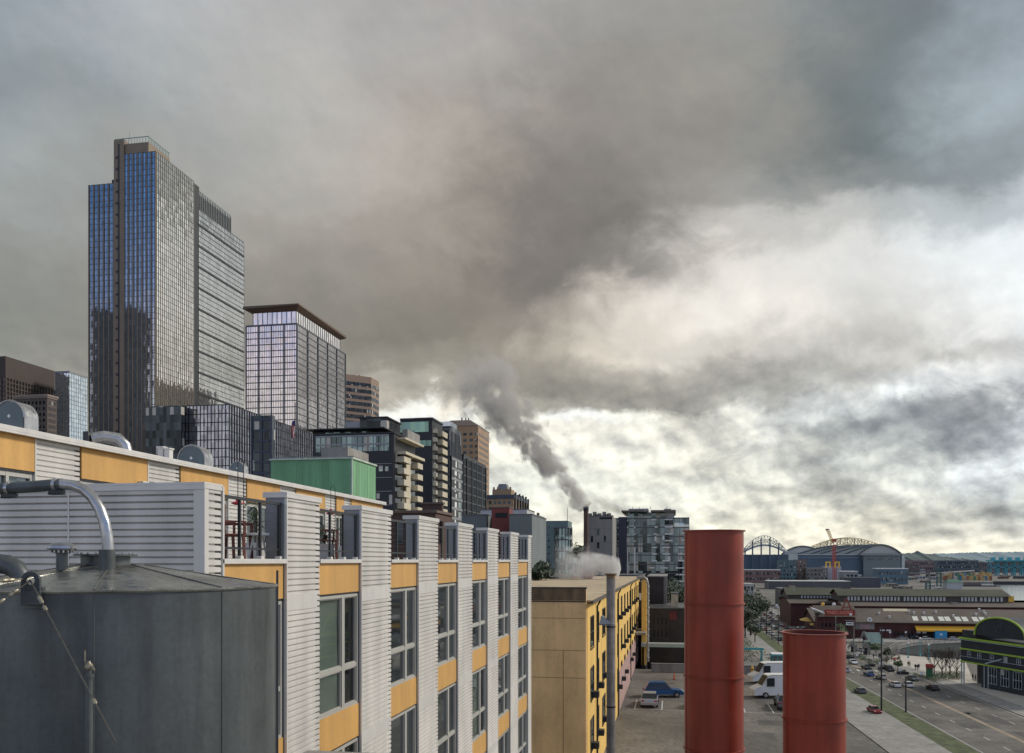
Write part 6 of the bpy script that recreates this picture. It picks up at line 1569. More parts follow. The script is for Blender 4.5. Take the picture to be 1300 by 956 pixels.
for i, (u, v, h) in enumerate(((1112, 833, 6), (1126, 839, 5), (1069, 816, 8), (1062, 809, 9), (1140, 852, 4.5), (1095, 807, 6), (1049, 806, 8), (1030, 803, 7))):
    x, y = G(u, v); tree(x, y, 2, h, h*.38, 'small dark round tree among the tents and planters in front of the piers', 300+i, 'small_tree', nleaf=40, ls=.3, depth=2, group='small round trees before the piers', leaf=M_LEAF if i % 2 else M_LEAF2)
for i, y in enumerate((372, 392, 414, 436, 462, 490)):
    tree(along(0, y)-9.5-(i % 3)*3, y, 2, 11+i % 3, 4.2, 'dark leafy tree in the row along the pavement right of the tall red stack', 330+i, 'leafy_tree', nleaf=60, ls=.4, depth=2, group='dark trees along the pavement')
for i, (u, v, h) in enumerate(((1088, 842, 3), (1117, 853, 3), (1143, 862, 3), (1170, 868, 3.2), (1057, 822, 3), (1130, 812, 3.5), (1150, 812, 3.5))):
    x, y = G(u, v); t = thing('road_sign', 'thin grey post with a small pale sign plate at the roadside', 'sign', (x, y, 2.1), 'small signs along the road')
    MB().tube([(x, y, 2.1), (x, y, 2.1+h)], .06, 6).build('post', M_GREYM, t); MB().box(x-.4, x+.4, y-.06, y-.02, 2.1+h-.8, 2.1+h).build('plate', M_WHITE, t)
# ------------------------------------------------------------------ piers and sheds
YS_ = 405.0                     # shed frontage; the sheds run out over the water in +X
XS0 = X(1036, YS_); XS1 = 190.0
M_SHED = mk('dark_red_boards', (.085, .026, .022), .85, var=.25, scale=.15, streak=.25)
M_SROOF = mk('brown_shed_roof', (.10, .08, .064), .9, var=.35, scale=.06, fine=.2)
M_MOSS = mk('mossy_roof', (.06, .065, .04), .9, var=.4, scale=.05, fine=.2)
def zq(v, Y, u=1170): return Z(v, X(u, Y), Y)
def gable_shed(name, label, Y, xa, xb, veave, vridge, dyr, dtot, wall, roof, base=2.0):
    t = thing(name, label, 'pier shed', (xa, Y, base)); ze = zq(veave, Y); zr_ = zq(vridge, Y+dyr)
    MB().box(xa, xb, Y, Y+dtot, base, ze).build('wall', wall, t)
    m = MB(); o = 1.0; m.add([(xa-o, Y-o, ze-.2), (xb+o, Y-o, ze-.2), (xb+o, Y+dyr, zr_), (xa-o, Y+dyr, zr_), (xa-o, Y+dtot+o, ze-.2), (xb+o, Y+dtot+o, ze-.2),
                        (xa-o, Y-o, ze-.5), (xb+o, Y-o, ze-.5), (xb+o, Y+dyr, zr_-.3), (xa-o, Y+dyr, zr_-.3), (xa-o, Y+dtot+o, ze-.5), (xb+o, Y+dtot+o, ze-.5)],
        [(0,1,2,3),(3,2,5,4),(6,9,8,7),(9,10,11,8),(0,6,7,1),(4,5,11,10),(0,3,9,6),(3,4,10,9),(1,7,8,2),(2,8,11,5)]); m.build('roof', roof, t)
    m = MB(); m.add([(xa, Y, ze), (xa, Y+dtot, ze), (xa, Y+dyr, zr_-.35)], [(0,1,2)]); m.add([(xb, Y, ze), (xb, Y+dtot, ze), (xb, Y+dyr, zr_-.35)], [(2,1,0)]); m.build('gable', wall, t)
    return t, ze, zr_
t, ze, zr1 = gable_shed('pier_shed', 'long dark red pier shed with white skylights and a yellow awning', YS_, XS0, XS1, 790, 773, 22, 34, M_SHED, M_SROOF)
sl = (zr1-ze)/22
def roofpt(x, f): y = YS_+f; return (x, y, ze+sl*f+.12)
for i, u in enumerate((1160, 1172, 1180, 1193, 1201, 1214, 1223, 1236, 1245, 1258, 1268)):
    x = X(u, YS_+6); w_ = 1.1
    m = MB(); a, b = roofpt(x-w_, 2.2), roofpt(x+w_, 2.2); c, d = roofpt(x+w_+1.0, 9.0), roofpt(x-w_+1.0, 9.0)
    m.add([a, b, c, d]+[(p[0], p[1], p[2]-.25) for p in (a, b, c, d)], [(0,1,2,3),(0,4,5,1),(1,5,6,2),(2,6,7,3),(3,7,4,0)]); m.build('skylight', mk('milky_skylight', (.62, .62, .55), .5, var=.15), t)
for i, (u, f) in enumerate(((1154, 16), (1160, 13), (1173, 13), (1188, 15), (1249, 16), (1243, 20), (1251, 13), (1239, 12), (1116, 12), (1129, 6), (1210, 9))):
    p = roofpt(X(u, YS_+f), f); MB().lathe((p[0], p[1], p[2]-.1), [(.35, 0), (.3, .6), (.55, .75), (.5, 1.0), (0, 1.15)], 10).build('roof_vent', M_WHITE, t)
m = MB(); a, b = roofpt(X(1121, YS_+18), 17.0), roofpt(X(1152, YS_+18), 17.0)
m.add([(a[0], a[1], a[2]), (b[0], b[1], b[2]), (b[0], b[1]+1.5, b[2]+1.1), (a[0], a[1]+1.5, a[2]+1.1)], [(0,1,2,3)]); m.build('pale_roof_sign', mk('pale_yellow_board', (.6, .52, .34), .7, var=.15), t)
xa, xb = X(1161, YS_), X(1241, YS_); zt = zq(794.5, YS_); zb = zq(799.5, YS_-3)
m = MB(); m.add([(xa, YS_-.02, zt), (xb, YS_-.02, zt), (xb, YS_-3.2, zb), (xa, YS_-3.2, zb), (xb, YS_-3.2, zb-.7), (xa, YS_-3.2, zb-.7)], [(3,2,1,0),(5,4,2,3)]); m.build('awning', mk('awning_yellow', (.75, .40, .03), .7, var=.08), t)
m = MB(); c = (X(1104, YS_), YS_-.25, zq(787.5, YS_)); m.tube([(c[0], c[1], c[2]), (c[0], c[1]+.2, c[2])], 1.1, 28); m.build('round_sign', M_WHITE, t)
MB().tube([(c[0], c[1]-.03, c[2]), (c[0], c[1], c[2])], .35, 5).build('round_sign_emblem', M_SHED, t)
for u0, u1_, v0, v1 in ((1092, 1105, 794, 799), (1164, 1169, 801, 804), (1171, 1176, 801, 804), (1117, 1123, 800, 801.7), (1125, 1131, 800, 801.7)):
    MB().box(X(u0, YS_), X(u1_, YS_), YS_-.12, YS_-.01, zq(v1, YS_), zq(v0, YS_)).build('sign_panel' if v1-v0 < 2 else 'window', M_WHITE if v1-v0 < 3.5 else M_PINKB, t)
m = MB(); xg = X(1098, YS_); 
m.add([(xg-4, YS_-.06, zq(800, YS_)), (xg-4, YS_-.06, zq(790, YS_)), (xg+4, YS_-.06, zq(790, YS_)), (xg+4, YS_-.06, zq(800, YS_))], [(3,2,1,0)]); m.build('pale_frame', mk('trim_grey', (.25,.24,.22), .8), t)
grid_windows(t, 'y', YS_, cells(X(1134, YS_), X(1160, YS_), 2.6, zq(801, YS_), 7, 1, .6, .75), M_DGLASS, .03); grid_windows(t, 'y', YS_, cells(X(1162, YS_), X(1240, YS_), 2.4, zb-.9, 18, 1, .75, .85), M_DGLASS, .03)
# frontage building with the MINERS LANDING board
YM = YS_-7; xa, xb = X(1038, YM), X(1086, YM)
mt = thing('landing_hall', 'red waterfront hall carrying a long red name board above the short red stack', 'building', (xa, YM, 2))
zt = zq(783, YM, 1060)
MB().box(xa, xb, YM, YS_-.3, 2, zt).build('wall', M_SHED, mt)
m = MB(); m.add([(xa-1, YM-1, zt), (xb+1, YM-1, zt), (xb+1, YS_+2, zt+4.5), (xa-1, YS_+2, zt+4.5)], [(0,1,2,3)]); m.build('roof', M_SROOF, mt)
sg = MB(); sa, sb2 = X(1046.5, YM-1.2), X(1085.5, YM-1.2); z0_, z1_ = zq(781.5, YM-1.2, 1066), zq(774, YM-1.2, 1066)
M_SIGN = mk('sign_red', (.24, .035, .02), .6, var=.1)
sg.box(sa, sb2, YM-1.4, YM-1.1, z0_, z1_); sgo = sg.build('name_board', M_SIGN, mt)
tx_ = bpy.data.curves.new('lettering', 'FONT'); tx_.body = 'MINERS LANDING'; tx_.size = 2.2; tx_.align_x = 'CENTER'; tx_.align_y = 'CENTER'; tx_.extrude = .03; tx_.offset = .03
to = bpy.data.objects.new('lettering_curve', tx_); COL.objects.link(to); to.parent = sgo
p0 = WL[sgo.name]; to.location = ((sa+sb2)/2-p0[0], YM-1.44-p0[1], (z0_+z1_)/2-p0[2]); to.rotation_euler = (R(90), 0, 0); to.scale = ((sb2-sa)*.86/ (2.2*9.2), 1, 1)
tx_.materials.append(mk('sign_letters', (.75, .25, .16), .6, var=.02))
bpy.context.view_layer.update()
if to.dimensions.x > 0: to.scale[0] *= (sb2-sa)*.84/to.dimensions.x
bpy.context.view_layer.update()
lm = bpy.data.meshes.new_from_object(to.evaluated_get(bpy.context.evaluated_depsgraph_get())); lo_ = bpy.data.objects.new('lettering', lm); COL.objects.link(lo_)
lo_.parent = sgo; lo_.location = to.location; lo_.rotation_euler = to.rotation_euler; lo_.scale = to.scale
bpy.data.objects.remove(to)
m = MB(); q = X(1077, YM); zg = zq(760, YM, 1077); g = 3.0
m.bar((q-g, YM+4, zt), (q, YM+4, zg), .5); m.bar((q+g, YM+4, zt), (q, YM+4, zg), .5); m.bar((q-g*.5, YM+4, (zt+zg)/2), (q+g*.5, YM+4, (zt+zg)/2), .4); m.build('gable_frame', M_SIGN, mt)
m = MB(); q0, q1 = X(1030, YM-3), X(1047, YM-3); zq_ = zq(771, YM, 1040); m.add([(q0, YM-3, zq_), (q1, YM-3, zq_-2.2), (q1, YM+3, zq_-2.0), (q0, YM+3, zq_+.2)], [(0,1,2,3)]); m.add([(q0, YM-3, zq_), (q1, YM-3, zq_-2.2), (q1, YM-3, zq_-2.7), (q0, YM-3, zq_-.5)], [(3,2,1,0)]); m.build('side_roof', M_WHITE, mt)
for i, u in enumerate((1044, 1058, 1079)):
    q = X(u, YM); zc_ = zq((768, 768, 781)[i], YM); MB().lathe((q, YM-1, zc_), [(0,-.8),(.6,-.5),(.8,0),(.6,.5),(0,.8)], 12).build('roof_ornament', (M_YEL, M_WHITE, M_WHITE)[i], mt)
MB().box(X(1074, YM-1.6), X(1083, YM-1.6), YM-1.7, YM-1.5, zq(793.5, YM, 1078), zq(789.5, YM, 1078)).build('white_sign', M_WHITE, mt)
MB().box(X(1075, YM-1.6), X(1082, YM-1.6), YM-1.74, YM-1.71, zq(792, YM, 1078), zq(791, YM, 1078)).build('sign_line', M_DARKM, mt)
grid_windows(mt, 'y', YM, cells(xa+1, xb-1, 3, zt-2, 8, 2, .5, .5), M_DGLASS, .03)
for i, (u, v, w_, lb) in enumerate(((1024, 785, 9, 'left yellow canopy among the trees left of the red hall'), (1036, 791, 8, 'right yellow canopy lower by the red hall'))):
    x, y = PD(u, 400-i*6); z = CZ-(v-HY)*(400-i*6)/FL; a = w_*.36*.9
    t = thing('canopy', lb, 'canopy', (x, y, 2), 'yellow canopies beside the red hall')
    MB().add([(x-a, y-2.5, z-.9), (x+a, y-2.5, z-1.6), (x+a, y+2.5, z-1.2), (x-a, y+2.5, z-.5), (x, y, z+.5)], [(0,1,4),(1,2,4),(2,3,4),(3,0,4)]).build('fabric', mk('canopy_yellow', (.68, .45, .12), .8), t)
    for sx in (-a, a):
        for sy in (-2.3, 2.3): MB().bar((x+sx*.95, y+sy, 2), (x+sx*.95, y+sy, z-.8 if sx < 0 else z-1.4), .18).build('pole', M_DARKM, t)
# clerestory sheds behind
def clere(name, label, Y, ua, ub, v_eave, v_b, v_t, v_r, runs, seed):
    xa, xb = X(ua, Y), X(ub, Y); xb2 = xb; xb = xb+(45 if ub > 1200 else 0); t = thing(name, label, 'pier shed', (xa, Y, 2))
    um = (ua+ub)/2; z = lambda v, yy: Z(v, X(um, yy), yy)
    ze = z(v_eave, Y); zb = z(v_b, Y+12); zt = z(v_t, Y+12); zr_ = z(v_r, Y+24)
    MB().box(xa, xb, Y, Y+48, 2, ze).build('wall', M_SHED, t)
    m = MB(); m.add([(xa-1, Y-1, ze), (xb+1, Y-1, ze), (xb+1, Y+12, zb), (xa-1, Y+12, zb)], [(0,1,2,3)]); m.add([(xa-1, Y+49, ze), (xb+1, Y+49, ze), (xb+1, Y+36, zb), (xa-1, Y+36, zb)], [(3,2,1,0)]); m.build('lower_roof', M_SROOF, t)
    xb = xb2+3; MB().box(xa, xb, Y+12, Y+36, zb-.5, zt).build('clerestory_wall', M_SROOF, t)
    m = MB(); m.add([(xa-1, Y+11, zt-.1), (xb+1, Y+11, zt-.1), (xb+1, Y+24, zr_), (xa-1, Y+24, zr_), (xa-1, Y+37, zt-.1), (xb+1, Y+37, zt-.1)], [(0,1,2,3),(3,2,5,4)]); m.build('upper_roof', M_MOSS, t)
    m = MB(); m.add([(xa, Y, ze), (xa, Y+48, ze), (xa, Y+36, zb), (xa, Y+12, zb)], [(0,1,2,3)]); m.add([(xa, Y+12, zt), (xa, Y+36, zt), (xa, Y+24, zr_-.1)], [(0,1,2)]); m.build('gable', M_SHED, t)
    for a, b in runs:
        m = MB(); x0_, x1_ = X(a, Y+12), X(b, Y+12); n = max(3, int((x1_-x0_)/1.55))
        cl = [(x0_+(x1_-x0_)*(i+.22)/n, x0_+(x1_-x0_)*(i+.80)/n, zb+.35, zt-.45) for i in range(n)]
        MB().box(x0_, x1_, Y+11.9, Y+11.99, zb+.1, zt-.25).build('window_strip', M_DARKM, t)
        m = MB()
        for c in cl: m.box(c[0], c[1], Y+11.8, Y+11.89, c[2], c[3])
        tag(m.build('clerestory_windows', mk('window_white', (.55, .54, .48), .6), t), kind='stuff')
    return t, zb, zr_
tA, zbA, zrA = clere('pier_shed', 'long pier shed with rows of white clerestory windows behind the skylit red shed', 440, 1072, 1284, 770, 764, 756.5, 748, ((1075, 1092), (1094, 1143), (1146, 1201), (1219, 1241), (1243, 1274)), 1)
MB().box(X(1280, 452), X(1287, 452), 451.7, 451.95, zbA+.2, zbA+3).build('yellow_sign', M_YEL, tA)
tB, zbB, zrB = clere('pier_shed', 'shorter dark pier shed with clerestory windows left of the red gable frame', 470, 1004, 1068, 766, 760, 755, 746, ((1016, 1060),), 2)
m = MB(); q = X(1200, 452)
MB().box(X(1206, 449), X(1214, 449), 446, 449, zbA-1.6, zbA-.2).build('roof_hatch', M_CONC, tA)
# deck on which the sheds stand
struct('pier_deck', MB().box(64, 240, 385, 510, 1.0, 2.05), M_CONC)
# blue box trailer
x, y = G(1195, 812); t = thing('blue_kiosk', 'bright blue box kiosk with a white mark between the cars at the piers', 'kiosk', (x, y, 2.1))
bw = 7*dep(x, y)/FL
MB().box(x-bw, x+bw, y, y+3, 2.3, 5.6).build('box', mk('kiosk_blue', (.03, .27, .50), .5, var=.1), t); MB().box(x-bw-.1, x+bw+.1, y-.1, y+3.1, 5.6, 5.8).build('roof', M_TEAL, t); MB().box(x-.45, x+.45, y-.06, y-.01, 3.8, 4.6).build('white_mark', M_WHITE, t)
for sx in (-1.6, 1.6): MB().tube([(x+sx, y+.1, 2.35), (x+sx, y+.4, 2.35)], .32, 12).build('wheel', M_RUBBER, t)
# white shell tents and glass canopy
def tent(u, v, wpx, hpx, label, seed):
    x, y = G(u, v); k = dep(x, y)/FL; a = wpx/2*k; h = hpx*k; t = thing('tent', label, 'tent', (x, y, 2.1), 'white shell tents beside the road'); m = MB(); n = 14
    for i in range(n+1):
        for j in range(n+1):
            p = -1+2*i/n; q = -1+2*j/n; zz_ = h*max(0, (1-abs(p)**2.2))*(1-.55*(q+1)/2)**1.2; m.v.append((x+a*p*(1-.2*(q+1)/2), y+a*.8*q, 2.1+zz_))
    for i in range(n):
        for j in range(n): m.f.append((i*(n+1)+j, (i+1)*(n+1)+j, (i+1)*(n+1)+j+1, i*(n+1)+j+1)); m.mi.append(0)
    m.build('canvas', mk('tent_canvas', (.6, .58, .52), .7, var=.2, scale=.6), t, smooth=True)
    MB().box(x-.5, x+.5, y-a*.82, y-a*.8, 2.1, 2.1+h*.5).build('opening', M_DARK, t)
tent(1081, 828, 12, 15, 'left cream shell tent beside the road', 1); tent(1098, 831, 13, 17, 'nearer white shell tent beside the road', 2); tent(1096, 815, 11, 14, 'farther white shell tent under the glass canopy', 3)
x, y = G(1108, 824); k = dep(x, y)/FL; t = thing('glass_canopy', 'sloping green glass canopy building behind the white shell tents', 'canopy', (x, y, 2.1)); a = 11*k
m = MB(); z0_ = 2.1+8*k; z1_ = 2.1+21*k
m.add([(x-a, y-2, z1_), (x+a*.55, y-2, z1_), (x+a, y-4, z0_), (x-a*.45, y-4, z0_)], [(3,2,1,0)]); m.build('glass_roof', glass('canopy_glass', (.25, .36, .33), .5, .1, (1.5,1.5,1.5), .05), t)
m = MB()
for i in range(6):
    f = i/5; m.bar((x-a+1.55*a*f, y-2, z1_+.05), (x-a*.45+1.45*a*f, y-4, z0_+.05), .15)
m.bar((x-a, y-2, z1_), (x+a*.55, y-2, z1_), .2); m.bar((x-a*.45, y-4, z0_), (x+a, y-4, z0_), .2); m.build('ribs', M_LT, t)
MB().box(x-a*.9, x+a*.9, y-1.8, y+4, 2.1, z0_+.4).build('walls', mk('green_grey_panels', (.12, .17, .15), .7, var=.2), t)

# ------------------------------------------------------------------ black building with lime green trim
M_SLATE = mk('slate_cladding', (.032, .038, .045), .6, .1, var=.2, scale=.3, streak=.15)
M_LIME = mk('lime_trim', (.36, .52, .06), .5, var=.08)
M_PALE = mk('pale_window_trim', (.45, .5, .52), .5, var=.05)
dn = 240.0; A0 = Vector(PD(1220, dn)); A1 = Vector(PD(1300, 217)); dv_ = (A1-A0).normalized(); nv = Vector((-dv_.y, dv_.x))
if nv.dot(-A0) < 0: nv = -nv
bl = thing('arcade_building', 'black clad building with lime green trim and a round arched gable at the right edge', 'building', (A0.x, A0.y, 2))
def su(u):    # distance along the facade seen at column u
    t_ = math.tan(al(u)); # x = -t*y
    return -(A0.x+t_*A0.y)/(dv_.x+t_*dv_.y)
def zf(v, s_): p = A0+dv_*s_; return Z(v, p.x, p.y)
def F3(s_, z, o=0.0): p = A0+dv_*s_+nv*o; return (p.x, p.y, z)
def fbox(m, s0, s1, z0, z1, o0, o1):
    m.add([F3(s0,z0,o0),F3(s1,z0,o0),F3(s1,z0,o1),F3(s0,z0,o1),F3(s0,z1,o0),F3(s1,z1,o0),F3(s1,z1,o1),F3(s0,z1,o1)],
          [(0,3,2,1),(4,5,6,7),(0,1,5,4),(1,2,6,5),(2,3,7,6),(3,0,4,7)])
S1 = su(1300)+16
ztr = zf(809, 0); 
m = MB(); zg2 = zf(840, 0)
fbox(m, 0, S1, zg2, ztr, -22, 0); fbox(m, su(1246), S1, 2, zg2, -22, 0); fbox(m, 0, S1, 2, zg2, -22, -5); m.build('wall', M_SLATE, bl)
def trim(v, o, h, mat, nm, s0=0, z=None):
    zc = z if z is not None else zf(v, 0); m = MB(); fbox(m, s0-.15, S1, zc-h/2, zc+h/2, 0.0, o); m.build(nm, mat, bl)
trim(809.5, .75, .45, M_LIME, 'cornice'); trim(811.5, .5, .18, M_PALE, 'cornice_line'); trim(823, .35, .42, M_LIME, 'upper_string_course'); trim(832.5, .12, .08, M_PALE, 'sill_line'); trim(839, .35, .36, M_LIME, 'lower_string_course')
# arched gable
sc_ = su(1268.5); hs = (su(1301)-su(1236.5))/2; zc0 = zf(806, su(1240)); zpk = zf(784.5, sc_); H = zpk-zc0
m = MB(); n = 30; pts = [(sc_-hs*1.0*math.cos(math.pi*i/n), zc0+H*math.sin(math.pi*i/n)**.85) for i in range(n+1)]
k = len(m.v)
for s_, z in pts: m.v.append(F3(s_, z, 0)); 
for s_, z in pts: m.v.append(F3(s_, z, -6))
m.f.append(tuple(range(k, k+n+1))); m.mi.append(0); m.f.append(tuple(range(k+n+1, k+2*n+2))[::-1]); m.mi.append(0)
for i in range(n): m.f.append((k+i, k+n+1+i, k+n+2+i, k+i+1)); m.mi.append(0)
m.build('arched_gable', M_SLATE, bl)
m = MB(); m.tube([F3(s_, z, .1) for s_, z in pts], .26, 8); m.build('gable_trim', M_LIME, bl, smooth=True)
m = MB(); fbox(m, 0, su(1238), ztr, zf(800.5, su(1230)), -20, -.3); m.build('attic', M_SLATE, bl)
m = MB(); c = Vector(F3(sc_, (zc0+zpk)/2+.3, .06)); rr_ = H*.30
for r_ in (rr_, rr_*.86): m.tube([F3(sc_+r_*math.cos(a), (zc0+zpk)/2+.3+r_*math.sin(a), .06) for a in [i*math.pi/16 for i in range(33)]], .06, 5, caps=False)
for dx_ in (-.4, 0, .4): m.bar(F3(sc_+dx_*rr_, (zc0+zpk)/2+.3-rr_*.5, .06), F3(sc_+dx_*rr_, (zc0+zpk)/2+.3+rr_*.4, .06), .12)
m.build('round_emblem', mk('emblem_dark', (.075, .085, .095), .5), bl)
def fwin(s_, v0, v1, w_, nx, nz, nm='window'):
    z1_ = zf(823, 0)-v0; z0_ = zf(823, 0)-v1
    m = MB(); fbox(m, s_-w_/2, s_+w_/2, z0_, z1_, 0, .03); wo = m.build(nm, M_DGLASS, bl)
    m = MB(); t_ = .1
    for i in range(nx+1): q = s_-w_/2+w_*i/nx; fbox(m, q-t_/2, q+t_/2, z0_, z1_, .03, .1)
    for i in range(nz+1): q = z0_+(z1_-z0_)*i/nz; fbox(m, s_-w_/2, s_+w_/2, q-t_/2, q+t_/2, .031, .095)
    m.build('glazing_bars', M_PALE, wo)
for u in (1230.5, 1243.5, 1259.5, 1276.5, 1293.5): fwin(su(u), .55, 2.1, 1.35, 2, 2)
u = 1258.5
for u in (1260.5, 1276, 1292): fwin(su(u), 3.95, 8.2, 2.9, 3, 2, 'shop_window')
for s_ in (0.15, su(1223.5), su(1249.5), su(1254.5)):
    m = MB(); fbox(m, s_-.12, s_+.12, 2, zg2, -.2, .05); m.build('arcade_post', M_PALE, bl)
m = MB(); m.bar(F3(su(1257), zf(842.5, su(1257)), 1.5), F3(su(1272), zf(837, su(1272)), .1), .22); m.build('flagstaff', M_PALE, bl)

# ------------------------------------------------------------------ far city beyond the piers
def far(uL, uR, vt, vb, col_, name, label, wins=0, dy=30, top=None, jit=0):
    d = (CZ-2)*FL/(vb-HY); x0, y0 = PD(uL, d); x1 = X(uR, y0); zt = CZ-(vt-HY)*d/FL
    t = thing(name, label, 'building', (x0, y0, 2)); col_ = tuple(c*.75+.045 for c in col_) if isinstance(col_, tuple) else col_; mat = col_ if not isinstance(col_, tuple) else mk('far_%s_%d' % (name, int(uL)), col_, .85, var=.2, scale=.03)  # wall colour lightened and greyed, puts distance haze into the paint
    MB().box(x0, x1, y0, y0+dy, 2, zt).build('wall', mat, t)
    if top: MB().box(x0-.5, x1+.5, y0-.5, y0+dy, zt, zt+top[1]).build('roof', mk('far_top_%d' % int(uL), top[0], .8), t)
    if wins:
        hgt = (zt-2)/(wins+.4); m = MB(); n = max(3, int((x1-x0)/5))
        for k in range(wins):
            for i in range(n):
                a = x0+(x1-x0)*(i+.2)/n; b = x0+(x1-x0)*(i+.8)/n; z = zt-hgt*(k+.85); m.box(a, b, y0-.15, y0+.1, z, z+hgt*.5)
        tag(m.build('windows', M_GLASSF, t), kind='stuff')
    return t, x0, x1, y0, zt
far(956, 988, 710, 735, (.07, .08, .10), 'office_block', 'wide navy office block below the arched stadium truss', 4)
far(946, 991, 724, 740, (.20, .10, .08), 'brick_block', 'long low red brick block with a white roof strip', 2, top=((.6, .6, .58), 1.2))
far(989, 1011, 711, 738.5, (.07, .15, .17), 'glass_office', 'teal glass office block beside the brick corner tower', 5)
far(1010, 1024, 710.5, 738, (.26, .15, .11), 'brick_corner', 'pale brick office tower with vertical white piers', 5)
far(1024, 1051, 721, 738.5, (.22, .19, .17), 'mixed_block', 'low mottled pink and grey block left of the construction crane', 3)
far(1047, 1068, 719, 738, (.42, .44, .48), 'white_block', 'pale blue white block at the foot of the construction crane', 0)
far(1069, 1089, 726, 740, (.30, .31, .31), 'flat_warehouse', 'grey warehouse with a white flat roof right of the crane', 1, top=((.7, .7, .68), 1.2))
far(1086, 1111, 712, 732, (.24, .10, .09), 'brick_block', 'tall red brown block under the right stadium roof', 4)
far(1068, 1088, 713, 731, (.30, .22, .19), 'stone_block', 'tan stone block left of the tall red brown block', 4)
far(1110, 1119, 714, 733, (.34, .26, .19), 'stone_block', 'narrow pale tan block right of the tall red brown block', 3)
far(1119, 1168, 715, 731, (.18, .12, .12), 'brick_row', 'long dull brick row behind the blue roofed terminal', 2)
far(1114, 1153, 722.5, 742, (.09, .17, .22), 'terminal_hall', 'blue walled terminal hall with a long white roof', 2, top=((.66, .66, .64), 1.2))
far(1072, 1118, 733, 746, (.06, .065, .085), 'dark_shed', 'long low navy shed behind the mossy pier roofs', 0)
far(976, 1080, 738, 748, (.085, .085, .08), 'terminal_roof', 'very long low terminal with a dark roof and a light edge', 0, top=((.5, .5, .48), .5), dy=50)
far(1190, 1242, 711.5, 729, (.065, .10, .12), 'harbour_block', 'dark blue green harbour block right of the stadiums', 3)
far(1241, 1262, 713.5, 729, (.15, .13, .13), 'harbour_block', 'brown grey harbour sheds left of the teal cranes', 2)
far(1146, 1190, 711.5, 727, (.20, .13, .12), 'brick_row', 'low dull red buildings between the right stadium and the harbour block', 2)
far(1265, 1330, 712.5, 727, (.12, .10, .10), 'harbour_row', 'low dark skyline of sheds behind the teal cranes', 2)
rnd = random.Random(77)
palc = [('white', (.5, .5, .48)), ('grey', (.2, .2, .2)), ('brown', (.18, .11, .08)), ('tan', (.33, .26, .18)), ('blue', (.10, .16, .2)), ('dark', (.06, .07, .08))]
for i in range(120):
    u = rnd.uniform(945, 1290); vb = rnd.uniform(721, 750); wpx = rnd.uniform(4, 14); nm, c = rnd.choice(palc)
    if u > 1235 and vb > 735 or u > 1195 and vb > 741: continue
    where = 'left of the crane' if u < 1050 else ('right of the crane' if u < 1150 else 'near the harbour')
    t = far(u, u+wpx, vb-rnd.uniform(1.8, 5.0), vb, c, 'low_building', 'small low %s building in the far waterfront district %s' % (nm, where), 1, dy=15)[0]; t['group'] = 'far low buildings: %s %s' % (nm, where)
# district left of the road, seen over the terrace
for i, (a, b, vt, vb, c, lb) in enumerate(((900, 944, 728, 765, (.16, .1, .08), 'brick block hidden mostly by the tall red stack'), (944, 957, 741, 765, (.5, .5, .48), 'low white building at the left of the far traffic'), (990, 1006, 747, 770, (.10, .10, .10), 'dark low building beside the clerestory shed'))):
    far(a, b, vt, vb, c, 'street_block', lb, 2)
# trees scattered in the far district
rnd = random.Random(31)
for i in range(26):
    y = rnd.uniform(470, 1000); side = rnd.choice((-1, 1)); x = along(0 if side < 0 else 1, y)+side*rnd.uniform(3, 9)
    bare = rnd.random() < .4
    t = tree(x, y, 2, rnd.uniform(6, 10), 3.2, 'small distant street tree lining the far waterfront road', 200+i, 'street_tree', nleaf=22, ls=.5, depth=2, group='street trees along the far road', leaf=M_LEAF if i % 3 else M_LEAF2)
# stadiums --------------------------------------------------------------
M_STW = mk('stadium_steel', (.5, .5, .46), .6, var=.1); M_STR = mk('stadium_roof', (.50, .50, .46), .6, .1, var=.15, scale=.01); M_STD = mk('stadium_navy', (.09, .13, .17), .7, var=.25, scale=.02)
M_STY = mk('truss_cream', (.75, .62, .36), .7, var=.1)
def truss(par, P0, P1, zb, h, depth_, n, mat, rad):
    """arched lattice truss between two points"""
    m = MB(); P0 = Vector((*P0, zb)); P1 = Vector((*P1, zb)); up_ = []; lo_ = []
    for i in range(n+1):
        f = i/n; a = math.sin(math.pi*f); p = P0.lerp(P1, f); up_.append(p+Vector((0,0,h*a**.9))); lo_.append(p+Vector((0,0,max(0, h*a**.9-depth_*(.25+.75*a)))))
    m.tube(up_, rad, 5); m.tube(lo_, rad, 5)
    for i in range(n): m.bar(up_[i], lo_[i+1], rad*1.1); m.bar(lo_[i], up_[i+1] if i % 2 else up_[i], rad*1.1); m.bar(up_[i], lo_[i], rad*1.1)
    return m.build('roof_truss', mat, par)
d1_ = 1500; s_ = thing('stadium', 'stadium with a tall open white arch truss just right of the tall red stack', 'stadium', (*PD(975, d1_), 2)); k1 = d1_/FL
def zd(v, d): return CZ-(v-HY)*d/FL
truss(s_, PD(941, d1_), PD(1000, d1_), zd(701, d1_), (701-680)*k1, 11, 16, M_STW, .55)
truss(s_, PD(944, d1_+180), PD(1000, d1_+180), zd(700, d1_+180), (700-683)*k1, 10, 16, M_STW, .5)
m = MB(); n = 16
